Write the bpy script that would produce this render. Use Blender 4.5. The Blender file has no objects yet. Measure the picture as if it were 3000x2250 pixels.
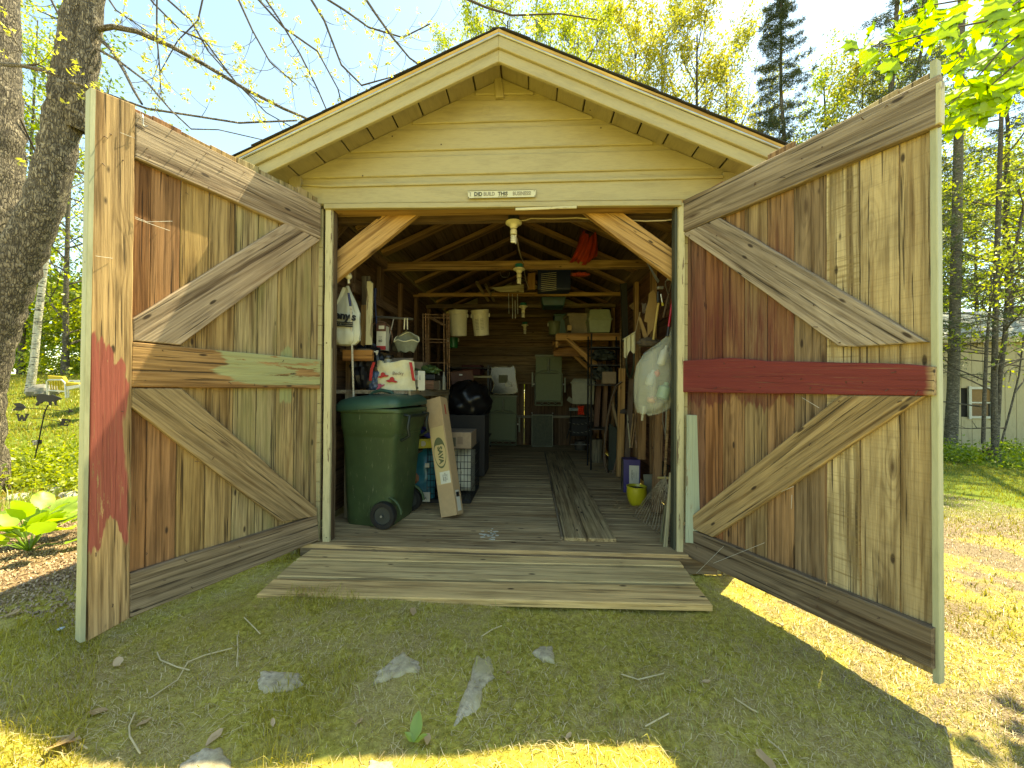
import bpy, math, random
import numpy as np
from mathutils import Vector, Matrix
random.seed(7); rng = np.random.default_rng(11)
S = bpy.context.scene
C = S.collection

# ------------------------------------------------------------------ camera
F = 1110.0
yaw, pitch, roll = math.radians(2.84), math.radians(0.62), math.radians(0.4)
CAM = Vector((0, -2.64, 1.10))
fw = Vector((-math.sin(yaw)*math.cos(pitch), math.cos(yaw)*math.cos(pitch), math.sin(pitch)))
r0 = Vector((math.cos(yaw), math.sin(yaw), 0)); u0 = r0.cross(fw)
RT = r0*math.cos(roll) + u0*math.sin(roll); UP = -r0*math.sin(roll) + u0*math.cos(roll)
cd = bpy.data.cameras.new('camera'); cam = bpy.data.objects.new('camera', cd); C.objects.link(cam)
cd.sensor_width = 36; cd.lens = F/3000*36; cd.clip_end = 400; cd.clip_start = 0.05
cam.matrix_world = Matrix(((RT.x, UP.x, -fw.x, CAM.x), (RT.y, UP.y, -fw.y, CAM.y), (RT.z, UP.z, -fw.z, CAM.z), (0, 0, 0, 1)))
S.camera = cam

# ------------------------------------------------------------------ light
SUN = Vector((.315, .355, 1)).normalized()
el = math.asin(SUN.z); az = math.atan2(SUN.x, SUN.y)
w = bpy.data.worlds.new('World'); S.world = w; w.use_nodes = True
nt = w.node_tree; bg = nt.nodes['Background']
sky = nt.nodes.new('ShaderNodeTexSky'); sky.sky_type = 'NISHITA'; sky.sun_disc = False
sky.sun_elevation = el; sky.sun_rotation = az; sky.air_density = 1.0; sky.dust_density = .35; sky.ozone_density = 3.5
nt.links.new(sky.outputs[0], bg.inputs[0]); bg.inputs[1].default_value = 0.15
sl = bpy.data.lights.new('sun', 'SUN'); sl.energy = 4.2; sl.angle = math.radians(.5); sl.color = (1, .95, .85)
sun = bpy.data.objects.new('sun', sl); C.objects.link(sun); sun.rotation_euler = SUN.to_track_quat('Z', 'Y').to_euler(); sun.location = (3, 3, 12)
S.view_settings.view_transform = 'Standard'; S.view_settings.look = 'None'; S.view_settings.gamma = 1
S.view_settings.use_curve_mapping = False
S.view_settings.exposure = 1.80
S.view_settings.use_white_balance = True; S.view_settings.white_balance_temperature = 9600; S.view_settings.white_balance_tint = -4
S.cycles.max_bounces = 8; S.cycles.diffuse_bounces = 5; S.cycles.transparent_max_bounces = 8; S.cycles.use_denoising = True

# ------------------------------------------------------------------ pixel -> point in the place
def ray(x, y): return fw + RT*((x-1500)/F) + UP*((1125-y)/F)
def PD(x, y, d): return CAM + ray(x, y)*d
def PY(x, y, Y): r = ray(x, y); return CAM + r*((Y-CAM.y)/r.y)
def PZ(x, y, Z): r = ray(x, y); return CAM + r*((Z-CAM.z)/r.z)
def PX(x, y, X): r = ray(x, y); return CAM + r*((X-CAM.x)/r.x)
def PP(x, y, p, n): r = ray(x, y); return CAM + r*((p-CAM).dot(n)/r.dot(n))
V = Vector
def U(a, b): return random.uniform(a, b)

# ------------------------------------------------------------------ materials
MATS = {}
class NT:
    def __init__(s, name):
        s.m = bpy.data.materials.new(name); s.m.use_nodes = True; s.t = s.m.node_tree
        s.b = s.t.nodes['Principled BSDF']; s.out = s.t.nodes['Material Output']
    def n(s, kind, **kw):
        nd = s.t.nodes.new('ShaderNode'+kind)
        for k, v in kw.items():
            if k in ('operation', 'blend_type', 'data_type', 'feature', 'distance', 'noise_dimensions', 'attribute_name', 'wave_type', 'bands_direction', 'vector_type', 'attribute_type'): setattr(nd, k, v)
            else:
                i = nd.inputs[int(k[1:])] if k[0] == 'i' and k[1:].isdigit() else nd.inputs[k.replace('_', ' ')]
                s.set(i, v)
        return nd
    def set(s, i, v):
        if hasattr(v, 'is_linked') or isinstance(v, bpy.types.NodeSocket): s.t.links.new(v, i)
        else: i.default_value = v
    def math(s, op, a, b=0.0, c=None):
        kw = dict(i0=a, i1=b)
        if c is not None: kw['i2'] = c
        return s.n('Math', operation=op, **kw).outputs[0]
    def mix(s, f, a, b, blend='MIX'):
        nd = s.t.nodes.new('ShaderNodeMix'); nd.data_type = 'RGBA'; nd.blend_type = blend
        s.set(nd.inputs[0], f)
        for i, v in ((6, a), (7, b)):
            if isinstance(v, tuple) and len(v) == 3: v = v+(1,)
            s.set(nd.inputs[i], v)
        return nd.outputs[2]
    def ramp(s, f, lo, hi):
        nd = s.n('MapRange', i0=f, i1=lo, i2=hi); return nd.outputs[0]
    def noise(s, vec, scale, detail=4, rough=.55):
        return s.n('TexNoise', Vector=vec, Scale=scale, Detail=detail, Roughness=rough).outputs[0]
    def vmul(s, vec, v): return s.n('VectorMath', operation='MULTIPLY', i0=vec, i1=v).outputs[0]
    def vadd(s, vec, v): return s.n('VectorMath', operation='ADD', i0=vec, i1=v).outputs[0]
    def coord(s): return s.t.nodes.new('ShaderNodeTexCoord').outputs['Object']
    def bump(s, h, dist=.002, st=1.0):
        nd = s.n('Bump', Height=h, Distance=dist, Strength=st); s.t.links.new(nd.outputs[0], s.b.inputs['Normal']); return nd
    def col(s, c): s.set(s.b.inputs['Base Color'], c+(1,) if isinstance(c, tuple) and len(c) == 3 else c)
    def rough(s, v): s.set(s.b.inputs['Roughness'], v)

def plain(name, col, rough=.6, metal=0, var=.25, scale=18, bump=.0008, trans=0, spec=None):
    if name in MATS: return MATS[name]
    t = NT(name); v = t.coord(); n = t.noise(v, scale, 5); n2 = t.noise(v, scale*.22, 3)
    f = t.math('MULTIPLY', t.ramp(n, .3, .7), t.ramp(n2, .25, .75))
    d = tuple(c*(1-var) for c in col); l = tuple(min(1, c*(1+var*.6)) for c in col)
    t.col(t.mix(f, d, l)); t.rough(rough); t.b.inputs['Metallic'].default_value = metal
    if bump: t.bump(n, bump)
    if spec is not None: t.b.inputs['Specular IOR Level'].default_value = spec
    MATS[name] = t.m; return t.m

def wood(name, ring=1.0, dark=.30, stain=.5, green=0.0, knots=1.0, paint=None, pr=None, saw=0, pthr=.5, bump=.0022, base=None, soft=0, stk=.72):
    """weathered wood, grain along local X; base colour comes from the object's colour"""
    if name in MATS: return MATS[name]
    t = NT(name); oi = t.t.nodes.new('ShaderNodeObjectInfo'); rnd = t.math('MULTIPLY', oi.outputs['Random'], 91.0)
    oc = t.coord(); cmb = t.n('CombineXYZ', i0=rnd, i1=t.math('MULTIPLY', rnd, .37), i2=t.math('MULTIPLY', rnd, .71)).outputs[0]
    v = t.vadd(oc, cmb)
    warp = t.noise(t.vmul(v, (1.2, 5, 5)), 1.0, 2)
    vor = t.n('TexVoronoi', Vector=t.vmul(v, (1.3, 5.5, .5)), Scale=1.0); vd = vor.outputs['Distance']
    kn = t.ramp(vd, .085, .02)      # 1 at knot centre
    knw = t.ramp(vd, .40, .0)
    field = t.math('ADD', t.math('MULTIPLY', t.noise(t.vmul(v, (.32, 6.5, 3)), 1.0, 2.2), 13.0), t.math('MULTIPLY', t.math('POWER', knw, 2.0), 3.2*knots))
    sn = t.math('SINE', t.math('MULTIPLY', field, 6.0))
    rings = t.ramp(sn, .1, 1.0)
    fine = t.noise(t.vmul(v, (3, 130, 130)), 1.0, 5, .7)
    med = t.noise(t.vmul(v, (1.1, 42, 42)), 1.0, 5, .68)
    blot = t.noise(t.vmul(v, (2.0, 9, 9)), 1.0, 4, .6)
    crack = t.ramp(t.noise(t.vmul(v, (1.6, 75, 75)), 1.0, 2), .635, .675)
    g = t.math('ADD', t.math('MULTIPLY', t.ramp(fine, .40, .62), .40), t.math('MULTIPLY', t.ramp(med, .45, .62), .55))
    g = t.math('ADD', g, t.math('MULTIPLY', rings, .22*ring), )
    g = t.n('Math', operation='MINIMUM', i0=g, i1=1.0).outputs[0]
    col = oi.outputs['Color'] if base is None else base+(1,)
    dk = t.mix(1.0, col, (dark, dark*.93, dark*.86), 'MULTIPLY')
    c = t.mix(g, col, dk)
    c = t.mix(t.math('MULTIPLY', t.ramp(blot, .48, .72), stain), c, t.mix(1.0, col, (.40, .35, .29), 'MULTIPLY'))
    c = t.mix(t.math('MULTIPLY', t.ramp(t.noise(t.vmul(v, (1.5, 4, 4)), 1.3, 3), .5, .75), .35), c, t.mix(1.0, col, (1.35, 1.28, 1.15), 'MULTIPLY'))
    strk = t.noise(t.vmul(v, (.7, 19, 19)), 1.0, 4, .62)
    c = t.mix(t.math('MULTIPLY', t.ramp(strk, .52, .63), stk), c, t.mix(1.0, c, (.40, .32, .25), 'MULTIPLY'))
    v3 = t.n('TexVoronoi', Vector=t.vmul(v, (4.5, 13, 13)), Scale=1.0).outputs['Distance']; c = t.mix(t.math('MULTIPLY', t.ramp(v3, .12, .07), .9), c, (.035, .022, .014))
    if green: c = t.mix(t.math('MULTIPLY', t.ramp(t.noise(t.vmul(v, (1.2, 7, 7)), 1.5, 4), .45, .7), green), c, (.20, .21, .07))
    c = t.mix(t.math('MULTIPLY', kn, .85*min(1, knots)), c, (.07, .038, .02))
    if saw:
        sw = t.noise(t.vmul(v, (95, 3.5, 3)), 1.0, 2); c = t.mix(t.math('MULTIPLY', t.ramp(sw, .52, .68), saw), c, t.mix(1.0, col, (.4, .36, .28), 'MULTIPLY'))
    c = t.mix(t.math('MULTIPLY', crack, .9*min(1, stk+.1)), c, (.025, .018, .012))
    pm = None
    if paint:
        pn = t.noise(t.vmul(v, (2.2, 16, 16)), 1.0, 7, .75)
        m = t.ramp(pn, pthr-.012, pthr+.012)
        if pr:
            sx = t.n('SeparateXYZ', i0=oc).outputs
            wob = t.math('MULTIPLY', t.math('SUBTRACT', t.noise(t.vmul(v, (2, 14, 14)), 1.0, 4), .5), pr[4] if len(pr) > 4 else .5)
            xx = t.math('ADD', sx[0], wob); yy = t.math('ADD', sx[1], t.math('MULTIPLY', wob, .12))
            fd = .3 if soft else .01
            a = t.math('MULTIPLY', t.ramp(xx, pr[0]-.01, pr[0]+.01), t.ramp(xx, pr[1]+fd, pr[1]-fd))
            b = t.math('MULTIPLY', t.ramp(yy, pr[2]-.004, pr[2]+.004), t.ramp(yy, pr[3]+.004, pr[3]-.004))
            m = t.math('MULTIPLY', t.math('MULTIPLY', a, b), t.ramp(pn, pthr-.015, pthr+.015) if not soft else t.math('MULTIPLY', t.ramp(pn, .2, .62), soft))
        m = t.math('MULTIPLY', m, t.ramp(fine, .78, .58))
        pc = t.mix(t.ramp(med, .35, .7), tuple(x*.72 for x in paint), paint)
        c = t.mix(t.math('MINIMUM', m, 1.0), c, pc)
    t.col(c); t.rough(.82); t.b.inputs['Specular IOR Level'].default_value = .25
    h = t.math('SUBTRACT', t.math('MULTIPLY', g, -1.0), t.math('MULTIPLY', crack, 2.0))
    if saw: h = t.math('ADD', h, t.math('MULTIPLY', sw, -.8))
    t.bump(h, bump, .9)
    MATS[name] = t.m; return t.m

def painted(name, colr, peel=.0, dirt=.35):
    if name in MATS: return MATS[name]
    t = NT(name); oi = t.t.nodes.new('ShaderNodeObjectInfo')
    oc = t.coord(); v = t.vadd(oc, t.n('CombineXYZ', i0=t.math('MULTIPLY', oi.outputs['Random'], 50.0), i1=0.0, i2=0.0).outputs[0])
    a = t.noise(t.vmul(v, (3, 12, 12)), 1.2, 5, .65); b = t.noise(t.vmul(v, (14, 160, 160)), 1, 4); big = t.noise(v, 2.2, 3)
    c = t.mix(t.math('MULTIPLY', t.ramp(a, .48, .8), dirt), colr, tuple(x*.62 for x in colr))
    dr = t.noise(t.vmul(v, (1.3, 7, 7)), 1.4, 6, .72); c = t.mix(t.math('MULTIPLY', t.ramp(dr, .50, .66), .55), c, (colr[0]*.62, colr[1]*.60, colr[2]*.55)); c = t.mix(t.math('MULTIPLY', t.ramp(b, .5, .7), .38), c, tuple(x*.6 for x in colr))
    c = t.mix(t.math('MULTIPLY', t.ramp(big, .45, .7), .25), c, (colr[0]*.9, colr[1]*.97, colr[2]*1.05))
    sp = t.n('TexVoronoi', Vector=v, Scale=7.0).outputs['Distance']; c = t.mix(t.ramp(sp, .05, .03), c, (.06, .04, .02))
    ck = t.ramp(t.noise(t.vmul(v, (1.0, 45, 45)), 1, 2), .735, .75); c = t.mix(t.math('MULTIPLY', ck, .35), c, (.10, .08, .04))
    if peel:
        p = t.noise(t.vmul(v, (2.2, 20, 20)), 1.5, 6, .7); c = t.mix(t.ramp(p, 1-peel-.1, 1-peel-.06), c, (.17, .12, .07))
    t.col(c); t.rough(.62); t.bump(t.math('ADD', b, t.math('MULTIPLY', ck, -.8)), .0016, .6)
    MATS[name] = t.m; return t.m

def leafmat(name, c1, c2, trans=.45, tcol=None):
    if name in MATS: return MATS[name]
    m = bpy.data.materials.new(name); m.use_nodes = True; t = m.node_tree; t.nodes.clear()
    at = t.nodes.new('ShaderNodeAttribute'); at.attribute_name = 'v'
    oi = t.nodes.new('ShaderNodeObjectInfo'); ad = t.nodes.new('ShaderNodeMath'); ad.operation = 'ADD'
    ml = t.nodes.new('ShaderNodeMath'); ml.operation = 'MULTIPLY'; t.links.new(oi.outputs['Random'], ml.inputs[0]); ml.inputs[1].default_value = .3
    t.links.new(at.outputs['Fac'], ad.inputs[0]); t.links.new(ml.outputs[0], ad.inputs[1])
    mx = t.nodes.new('ShaderNodeMix'); mx.data_type = 'RGBA'; t.links.new(ad.outputs[0], mx.inputs[0])
    mx.inputs[6].default_value = c1+(1,); mx.inputs[7].default_value = c2+(1,)
    d = t.nodes.new('ShaderNodeBsdfDiffuse'); tr = t.nodes.new('ShaderNodeBsdfTranslucent'); gl = t.nodes.new('ShaderNodeBsdfGlossy')
    gl.inputs['Roughness'].default_value = .45
    t.links.new(mx.outputs[2], d.inputs[0])
    mt = t.nodes.new('ShaderNodeMix'); mt.data_type = 'RGBA'; mt.blend_type = 'MULTIPLY'; mt.inputs[0].default_value = 1
    t.links.new(mx.outputs[2], mt.inputs[6]); mt.inputs[7].default_value = (tcol or (1.5, 1.45, .6))+(1,)
    t.links.new(mt.outputs[2], tr.inputs[0])
    ms = t.nodes.new('ShaderNodeMixShader'); ms.inputs[0].default_value = trans; t.links.new(d.outputs[0], ms.inputs[1]); t.links.new(tr.outputs[0], ms.inputs[2])
    m2 = t.nodes.new('ShaderNodeMixShader'); m2.inputs[0].default_value = .05; t.links.new(ms.outputs[0], m2.inputs[1]); t.links.new(gl.outputs[0], m2.inputs[2])
    o = t.nodes.new('ShaderNodeOutputMaterial'); t.links.new(m2.outputs[0], o.inputs[0])
    MATS[name] = m; return m

# ------------------------------------------------------------------ objects
W = {}
def tag(o, label=None, cat=None, group=None, kind=None):
    if label: o['label'] = label
    if cat: o['category'] = cat
    if group: o['group'] = group
    if kind: o['kind'] = kind
    return o
def thing(name, label, cat, loc=(0, 0, 0), group=None):
    o = bpy.data.objects.new(name, None); C.objects.link(o); o.empty_display_size = .05
    M = Matrix.Translation(V(loc)); o.matrix_basis = M; W[o] = M
    return tag(o, label, cat, group)
def link(name, me, M, parent=None):
    o = bpy.data.objects.new(name, me); C.objects.link(o); W[o] = M
    if parent: o.parent = parent; o.matrix_basis = W[parent].inverted() @ M
    else: o.matrix_basis = M
    return o
def npmesh(name, verts, faces, mat=None, smooth=False, v=None):
    """faces: (n,k) int array"""
    me = bpy.data.meshes.new(name); verts = np.asarray(verts, np.float32); faces = np.asarray(faces, np.int32)
    n, k = faces.shape
    me.vertices.add(len(verts)); me.vertices.foreach_set('co', verts.ravel())
    me.loops.add(n*k); me.loops.foreach_set('vertex_index', faces.ravel())
    me.polygons.add(n); me.polygons.foreach_set('loop_start', np.arange(0, n*k, k, dtype=np.int32))
    me.polygons.foreach_set('loop_total', np.full(n, k, np.int32))
    if smooth: me.polygons.foreach_set('use_smooth', np.ones(n, bool))
    if v is not None:
        a = me.attributes.new('v', 'FLOAT', 'POINT'); a.data.foreach_set('value', np.asarray(v, np.float32))
    me.update(calc_edges=True)
    if mat: me.materials.append(mat)
    return me

class MB:
    def __init__(s): s.v = []; s.f = []
    def add(s, vs, fs):
        b = len(s.v); s.v += [V(p) for p in vs]; s.f += [tuple(b+i for i in f) for f in fs]; return s
    def box(s, c, d, rz=0, top=(1, 1), R=None):
        R = R or Matrix.Rotation(rz, 3, 'Z'); c = V(c); o = []
        for z in (-.5, .5):
            k = top if z > 0 else (1, 1)
            for x, y in ((-.5, -.5), (.5, -.5), (.5, .5), (-.5, .5)): o.append(c + R @ V((x*d[0]*k[0], y*d[1]*k[1], z*d[2])))
        return s.add(o, [(3, 2, 1, 0), (4, 5, 6, 7), (0, 1, 5, 4), (1, 2, 6, 5), (2, 3, 7, 6), (3, 0, 4, 7)])
    def tube(s, pts, r, n=6, closed=False, cap=True):
        pts = [V(p) for p in pts]; m = len(pts); rs = r if isinstance(r, (list, tuple)) else [r]*m
        b = len(s.v); ref = None
        for i, p in enumerate(pts):
            a = pts[i-1] if (i or closed) else pts[0]; c = pts[(i+1) % m] if (i < m-1 or closed) else pts[-1]
            t = (c-a).normalized() if (c-a).length > 1e-9 else V((0, 0, 1))
            if ref is None: ref = V((0, 0, 1)) if abs(t.z) < .9 else V((1, 0, 0))
            x = ref.cross(t)
            if x.length < 1e-6: x = t.orthogonal()
            x.normalize(); y = t.cross(x); ref = y
            # keep frame: y x t = ... use previous y as ref
            for k in range(n):
                q = 2*math.pi*k/n; s.v.append(p + (x*math.cos(q) + y*math.sin(q))*rs[i])
        for i in range(m if closed else m-1):
            j = (i+1) % m
            for k in range(n): s.f.append((b+i*n+k, b+i*n+(k+1) % n, b+j*n+(k+1) % n, b+j*n+k))
        if cap and not closed: s.f.append(tuple(b+k for k in reversed(range(n)))); s.f.append(tuple(b+(m-1)*n+k for k in range(n)))
        return s
    def lathe(s, c, prof, n=20, M=None, sx=1, sy=1):
        c = V(c); b = len(s.v); M = M or Matrix.Identity(3)
        for r, z in prof:
            for k in range(n):
                q = 2*math.pi*k/n; s.v.append(c + M @ V((r*math.cos(q)*sx, r*math.sin(q)*sy, z)))
        for i in range(len(prof)-1):
            for k in range(n): s.f.append((b+i*n+k, b+i*n+(k+1) % n, b+(i+1)*n+(k+1) % n, b+(i+1)*n+k))
        s.f.append(tuple(b+k for k in reversed(range(n)))); s.f.append(tuple(b+(len(prof)-1)*n+k for k in range(n)))
        return s
    def prism(s, out, vec):
        vec = V(vec); n = len(out); b = len(s.v); s.v += [V(p) for p in out] + [V(p)+vec for p in out]
        s.f.append(tuple(b+i for i in range(n))); s.f.append(tuple(b+n+i for i in reversed(range(n))))
        for i in range(n): j = (i+1) % n; s.f.append((b+i, b+n+i, b+n+j, b+j))
        return s
    def sheet(s, fn, nu, nv, thick=0):
        b = len(s.v)
        for i in range(nu+1):
            for j in range(nv+1): s.v.append(V(fn(i/nu, j/nv)))
        for i in range(nu):
            for j in range(nv): a = b+i*(nv+1)+j; s.f.append((a, a+nv+1, a+nv+2, a+1))
        return s
    def build(s, name, mat, parent=None, smooth=False, color=None, frame=None, bevel=0, jit=0):
        if jit:
            for i, p in enumerate(s.v): s.v[i] = p + V((U(-jit, jit), U(-jit, jit), U(-jit, jit)))
        if frame is None:
            lo = V([min(p[k] for p in s.v) for k in range(3)]); hi = V([max(p[k] for p in s.v) for k in range(3)])
            M = Matrix.Translation(((lo.x+hi.x)/2, (lo.y+hi.y)/2, lo.z))
        else: M = frame
        Mi = M.inverted(); me = bpy.data.meshes.new(name)
        me.from_pydata([Mi @ p for p in s.v], [], s.f); me.materials.append(mat)
        if smooth:
            for p in me.polygons: p.use_smooth = True
            try: me.set_sharp_from_angle(angle=math.radians(smooth if smooth > 1 else 40))
            except Exception: pass
        o = link(name, me, M, parent)
        if color: o.color = tuple(color)+(1,)
        if bevel:
            m = o.modifiers.new('b', 'BEVEL'); m.width = bevel; m.segments = 2; m.limit_method = 'ANGLE'; m.angle_limit = math.radians(35)
        return o

def frame_of(o, x, z):
    z = V(z).normalized(); x = V(x); x = (x - z*x.dot(z)).normalized(); y = z.cross(x)
    return Matrix(((x.x, y.x, z.x, o.x), (x.y, y.y, z.y, o.y), (x.z, y.z, z.z, o.z), (0, 0, 0, 1)))
def plank(name, outline, nrm, thick, grain, mat, parent=None, color=None, jit=.0012, bev=.003, sub=.14, origin=None):
    """a board: outline = corners on its visible face, thickness goes away from nrm"""
    outline = [V(p) for p in outline]; cen = origin or sum(outline, V((0, 0, 0)))/len(outline)
    M = frame_of(V(cen), grain, nrm); Mi = M.inverted()
    P = [(Mi @ p) for p in outline]; P = [(p.x, p.y) for p in P]
    A = sum(P[i][0]*P[(i+1) % len(P)][1]-P[(i+1) % len(P)][0]*P[i][1] for i in range(len(P)))
    if A < 0: P.reverse()
    Q = []
    for i, a in enumerate(P):
        b = P[(i+1) % len(P)]; L = math.hypot(b[0]-a[0], b[1]-a[1]); k = max(1, int(L/sub)) if jit else 1
        nx, ny = ((b[1]-a[1])/L, -(b[0]-a[0])/L) if L else (0, 0)
        for q in range(k):
            j = U(-jit, jit) if q else 0; f = q/k; Q.append((a[0]+(b[0]-a[0])*f+nx*j, a[1]+(b[1]-a[1])*f+ny*j))
    n = len(Q); ins = []
    for i in range(n):
        a, b, c = Q[i-1], Q[i], Q[(i+1) % n]
        e1 = V((b[0]-a[0], b[1]-a[1])); e2 = V((c[0]-b[0], c[1]-b[1]))
        if e1.length < 1e-7: e1 = e2
        if e2.length < 1e-7: e2 = e1
        n1 = V((-e1.y, e1.x)).normalized(); n2 = V((-e2.y, e2.x)).normalized(); m = n1+n2
        m = m/max(.5, m.length_squared/2) if m.length > 1e-6 else n1
        ins.append((b[0]+m.x*bev, b[1]+m.y*bev))
    vs = [(x, y, 0) for x, y in ins] + [(x, y, -bev) for x, y in Q] + [(x, y, -thick) for x, y in Q]
    fs = [tuple(range(n)), tuple(2*n+i for i in reversed(range(n)))]
    for L in (0, n):
        for i in range(n): j = (i+1) % n; fs.append((L+i, L+n+i, L+n+j, L+j))
    me = bpy.data.meshes.new(name); me.from_pydata(vs, [], fs); me.materials.append(mat)
    o = link(name, me, M, parent)
    if color: o.color = tuple(color)+(1,)
    return o
def board(name, a, b, wd, th, nrm, mat, parent=None, color=None, **kw):
    """board from a to b (centre line of visible face)"""
    a, b, nrm = V(a), V(b), V(nrm).normalized(); x = (b-a).normalized(); y = nrm.cross(x).normalized()
    return plank(name, [a-y*wd/2, b-y*wd/2, b+y*wd/2, a+y*wd/2], nrm, th, x, mat, parent, color, **kw)
def beam(name, a, b, w1, w2, mat, parent=None, color=None, up=(0, 0, 1)):
    """squared timber, centre line a-b"""
    a, b = V(a), V(b); x = (b-a).normalized(); up = V(up); y = up.cross(x).normalized(); z = x.cross(y)
    o = a+z*w2/2; e = b+z*w2/2
    return plank(name, [o-y*w1/2, e-y*w1/2, e+y*w1/2, o+y*w1/2], z, w2, x, mat, parent, color, jit=.001)
def vary(c, k=.15):
    f = 1+U(-k, k); h = U(-k*.25, k*.25); return (max(.01, c[0]*f*(1+h)), max(.01, c[1]*f), max(.01, c[2]*f*(1-h)))
def text(name, s, M, size, mat, parent, ext=.0006, bold=0, align='CENTER', shear=0):
    cu = bpy.data.curves.new(name, 'FONT'); cu.body = s; cu.size = size; cu.extrude = ext; cu.align_x = align; cu.align_y = 'CENTER'
    cu.offset = bold; cu.shear = shear; cu.materials.append(mat); cu.resolution_u = 2
    tmp = bpy.data.objects.new('tmp', cu); me = bpy.data.meshes.new_from_object(tmp); me.name = name
    bpy.data.objects.remove(tmp); bpy.data.curves.remove(cu)
    return link(name, me, M, parent)

WOOD = wood('weathered_wood'); WOODG = wood('weathered_wood_green', green=.45); SAWN = wood('sawn_wood', ring=1.2, saw=.5, stain=.25)
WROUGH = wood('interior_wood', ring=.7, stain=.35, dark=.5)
OSB = wood('fresh_lumber', ring=.5, stain=.4, dark=.68, knots=1.2)
CREAM = painted('cream_paint', (.385, .325, .165)); CREAMP = painted('cream_paint_peeling', (.55, .49, .28), peel=.33)
EDGE = painted('green_grey_edge_paint', (.40, .40, .24), peel=.2)
METAL = plain('dull_metal', (.45, .44, .4), .45, .8); RUST = plain('rusty_nail', (.12, .07, .045), .7, .3, bump=0)
BLACK = plain('black_plastic', (.015, .015, .014), .45); WHITE = plain('white_plastic', (.62, .60, .48), .45, var=.12)
CREAMPL = plain('cream_plastic', (.66, .62, .42), .4, var=.15)
CARD = plain('cardboard', (.42, .29, .15), .85, var=.12, scale=30); CARDD = plain('cardboard_dull', (.26, .19, .12), .85, var=.2, scale=30)

# ------------------------------------------------------------------ terrain
def sstep(a, b, x): t = np.clip((x-a)/(b-a), 0, 1); return t*t*(3-2*t)
def ground_z(x, y):
    x = np.asarray(x, float); y = np.asarray(y, float)
    base = -.114 - .022*np.clip(x, -2.2, 2.2)
    dp = y+2.64 - .05*x
    hill = .235*np.clip(dp-4.3, 0, 6) * sstep(-2.2, -3.6, x) + .03*np.clip(dp-10.3, 0, 60)*sstep(-2.2, -3.6, x)
    drop = -.045*np.clip(dp-3, 0, 7)*sstep(1.5, 3.2, x)
    bumps = .012*np.sin(x*3.1+1)*np.sin(y*2.7) + .007*np.sin(x*9.2+y*4)*np.sin(y*8.3-x*2)
    under = (x > -1.75) & (x < 1.4) & (y > -.02) & (y < 4.9)
    return base + hill + drop + np.where(under, -.12, bumps)
def gz(x, y): return float(ground_z(x, y))
ax_x = np.unique(np.concatenate([np.linspace(-60, -6, 55), np.linspace(-6, -2.8, 40), np.arange(-2.8, 2.8, .022), np.linspace(2.8, 8, 50), np.linspace(8, 60, 50)]))
ax_y = np.unique(np.concatenate([np.linspace(-40, -3, 20), np.linspace(-3, -1.8, 20), np.arange(-1.8, .3, .022), np.linspace(.3, 6, 60), np.linspace(6, 90, 80)]))
GX, GY = np.meshgrid(ax_x, ax_y, indexing='ij'); GZ = ground_z(GX, GY)
GZ = GZ + rng.normal(0, .0022, GX.shape)*((abs(GX) < 3) & (GY < 1) & (GY > -3))
nx, ny = GX.shape; idx = np.arange(nx*ny).reshape(nx, ny)
FA = np.stack([idx[:-1, :-1], idx[1:, :-1], idx[1:, 1:], idx[:-1, 1:]], -1).reshape(-1, 4)
t = NT('ground_moss_and_litter'); v = t.coord(); sep = t.n('SeparateXYZ', i0=v).outputs
a = t.noise(v, 2.1, 5, .6); b = t.noise(v, 38, 6, .7); c_ = t.noise(v, 7, 4); d = t.noise(v, 140, 3, .7)
moss = t.mix(t.ramp(b, .35, .68), (.22, .185, .03), (.60, .52, .11))
thatch = t.mix(t.ramp(d, .3, .7), (.22, .155, .065), (.60, .47, .21))
col = t.mix(t.math('MULTIPLY', t.ramp(t.math('ADD', t.math('MULTIPLY', a, .5), t.math('MULTIPLY', c_, .5)), .46, .60), .75), moss, thatch)
needles = t.mix(t.ramp(d, .35, .62), (.10, .07, .042), (.31, .24, .16))
m = t.ramp(t.math('ADD', sep[0], t.math('MULTIPLY', c_, 1.2)), 1.75, 2.35)
m2 = t.ramp(t.math('ADD', sep[1], t.math('MULTIPLY', a, 1.0)), 3.6, 2.4)
col = t.mix(t.math('MULTIPLY', m, m2), col, t.mix(t.math('MULTIPLY', t.ramp(a, .50, .60), .85), needles, moss))
soil = t.mix(t.ramp(b, .3, .7), (.09, .055, .03), (.34, .23, .13))
mb = t.math('MULTIPLY', t.ramp(t.math('ADD', sep[0], t.math('MULTIPLY', c_, .5)), -2.35, -2.55), t.ramp(sep[1], -1.0, -.6)); mb = t.math('MULTIPLY', mb, t.ramp(sep[1], 1.5, 1.0))
col = t.mix(mb, col, soil)
far = t.math('MULTIPLY', t.ramp(sep[1], 1.2, 2.0), t.math('MAXIMUM', t.ramp(sep[0], -2.5, -3.0), t.ramp(sep[0], 3, 3.5)))
col = t.mix(far, col, t.mix(t.ramp(b, .3, .7), (.07, .11, .015), (.20, .24, .04)))
t.col(col); t.rough(.95); t.b.inputs['Specular IOR Level'].default_value = .1
t.bump(t.math('ADD', b, t.math('MULTIPLY', d, .6)), .012, .8)
me = npmesh('ground', np.stack([GX, GY, GZ], -1).reshape(-1, 3), FA, t.m, smooth=True)
ground = link('ground', me, Matrix.Identity(4)); tag(ground, kind='structure')

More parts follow.
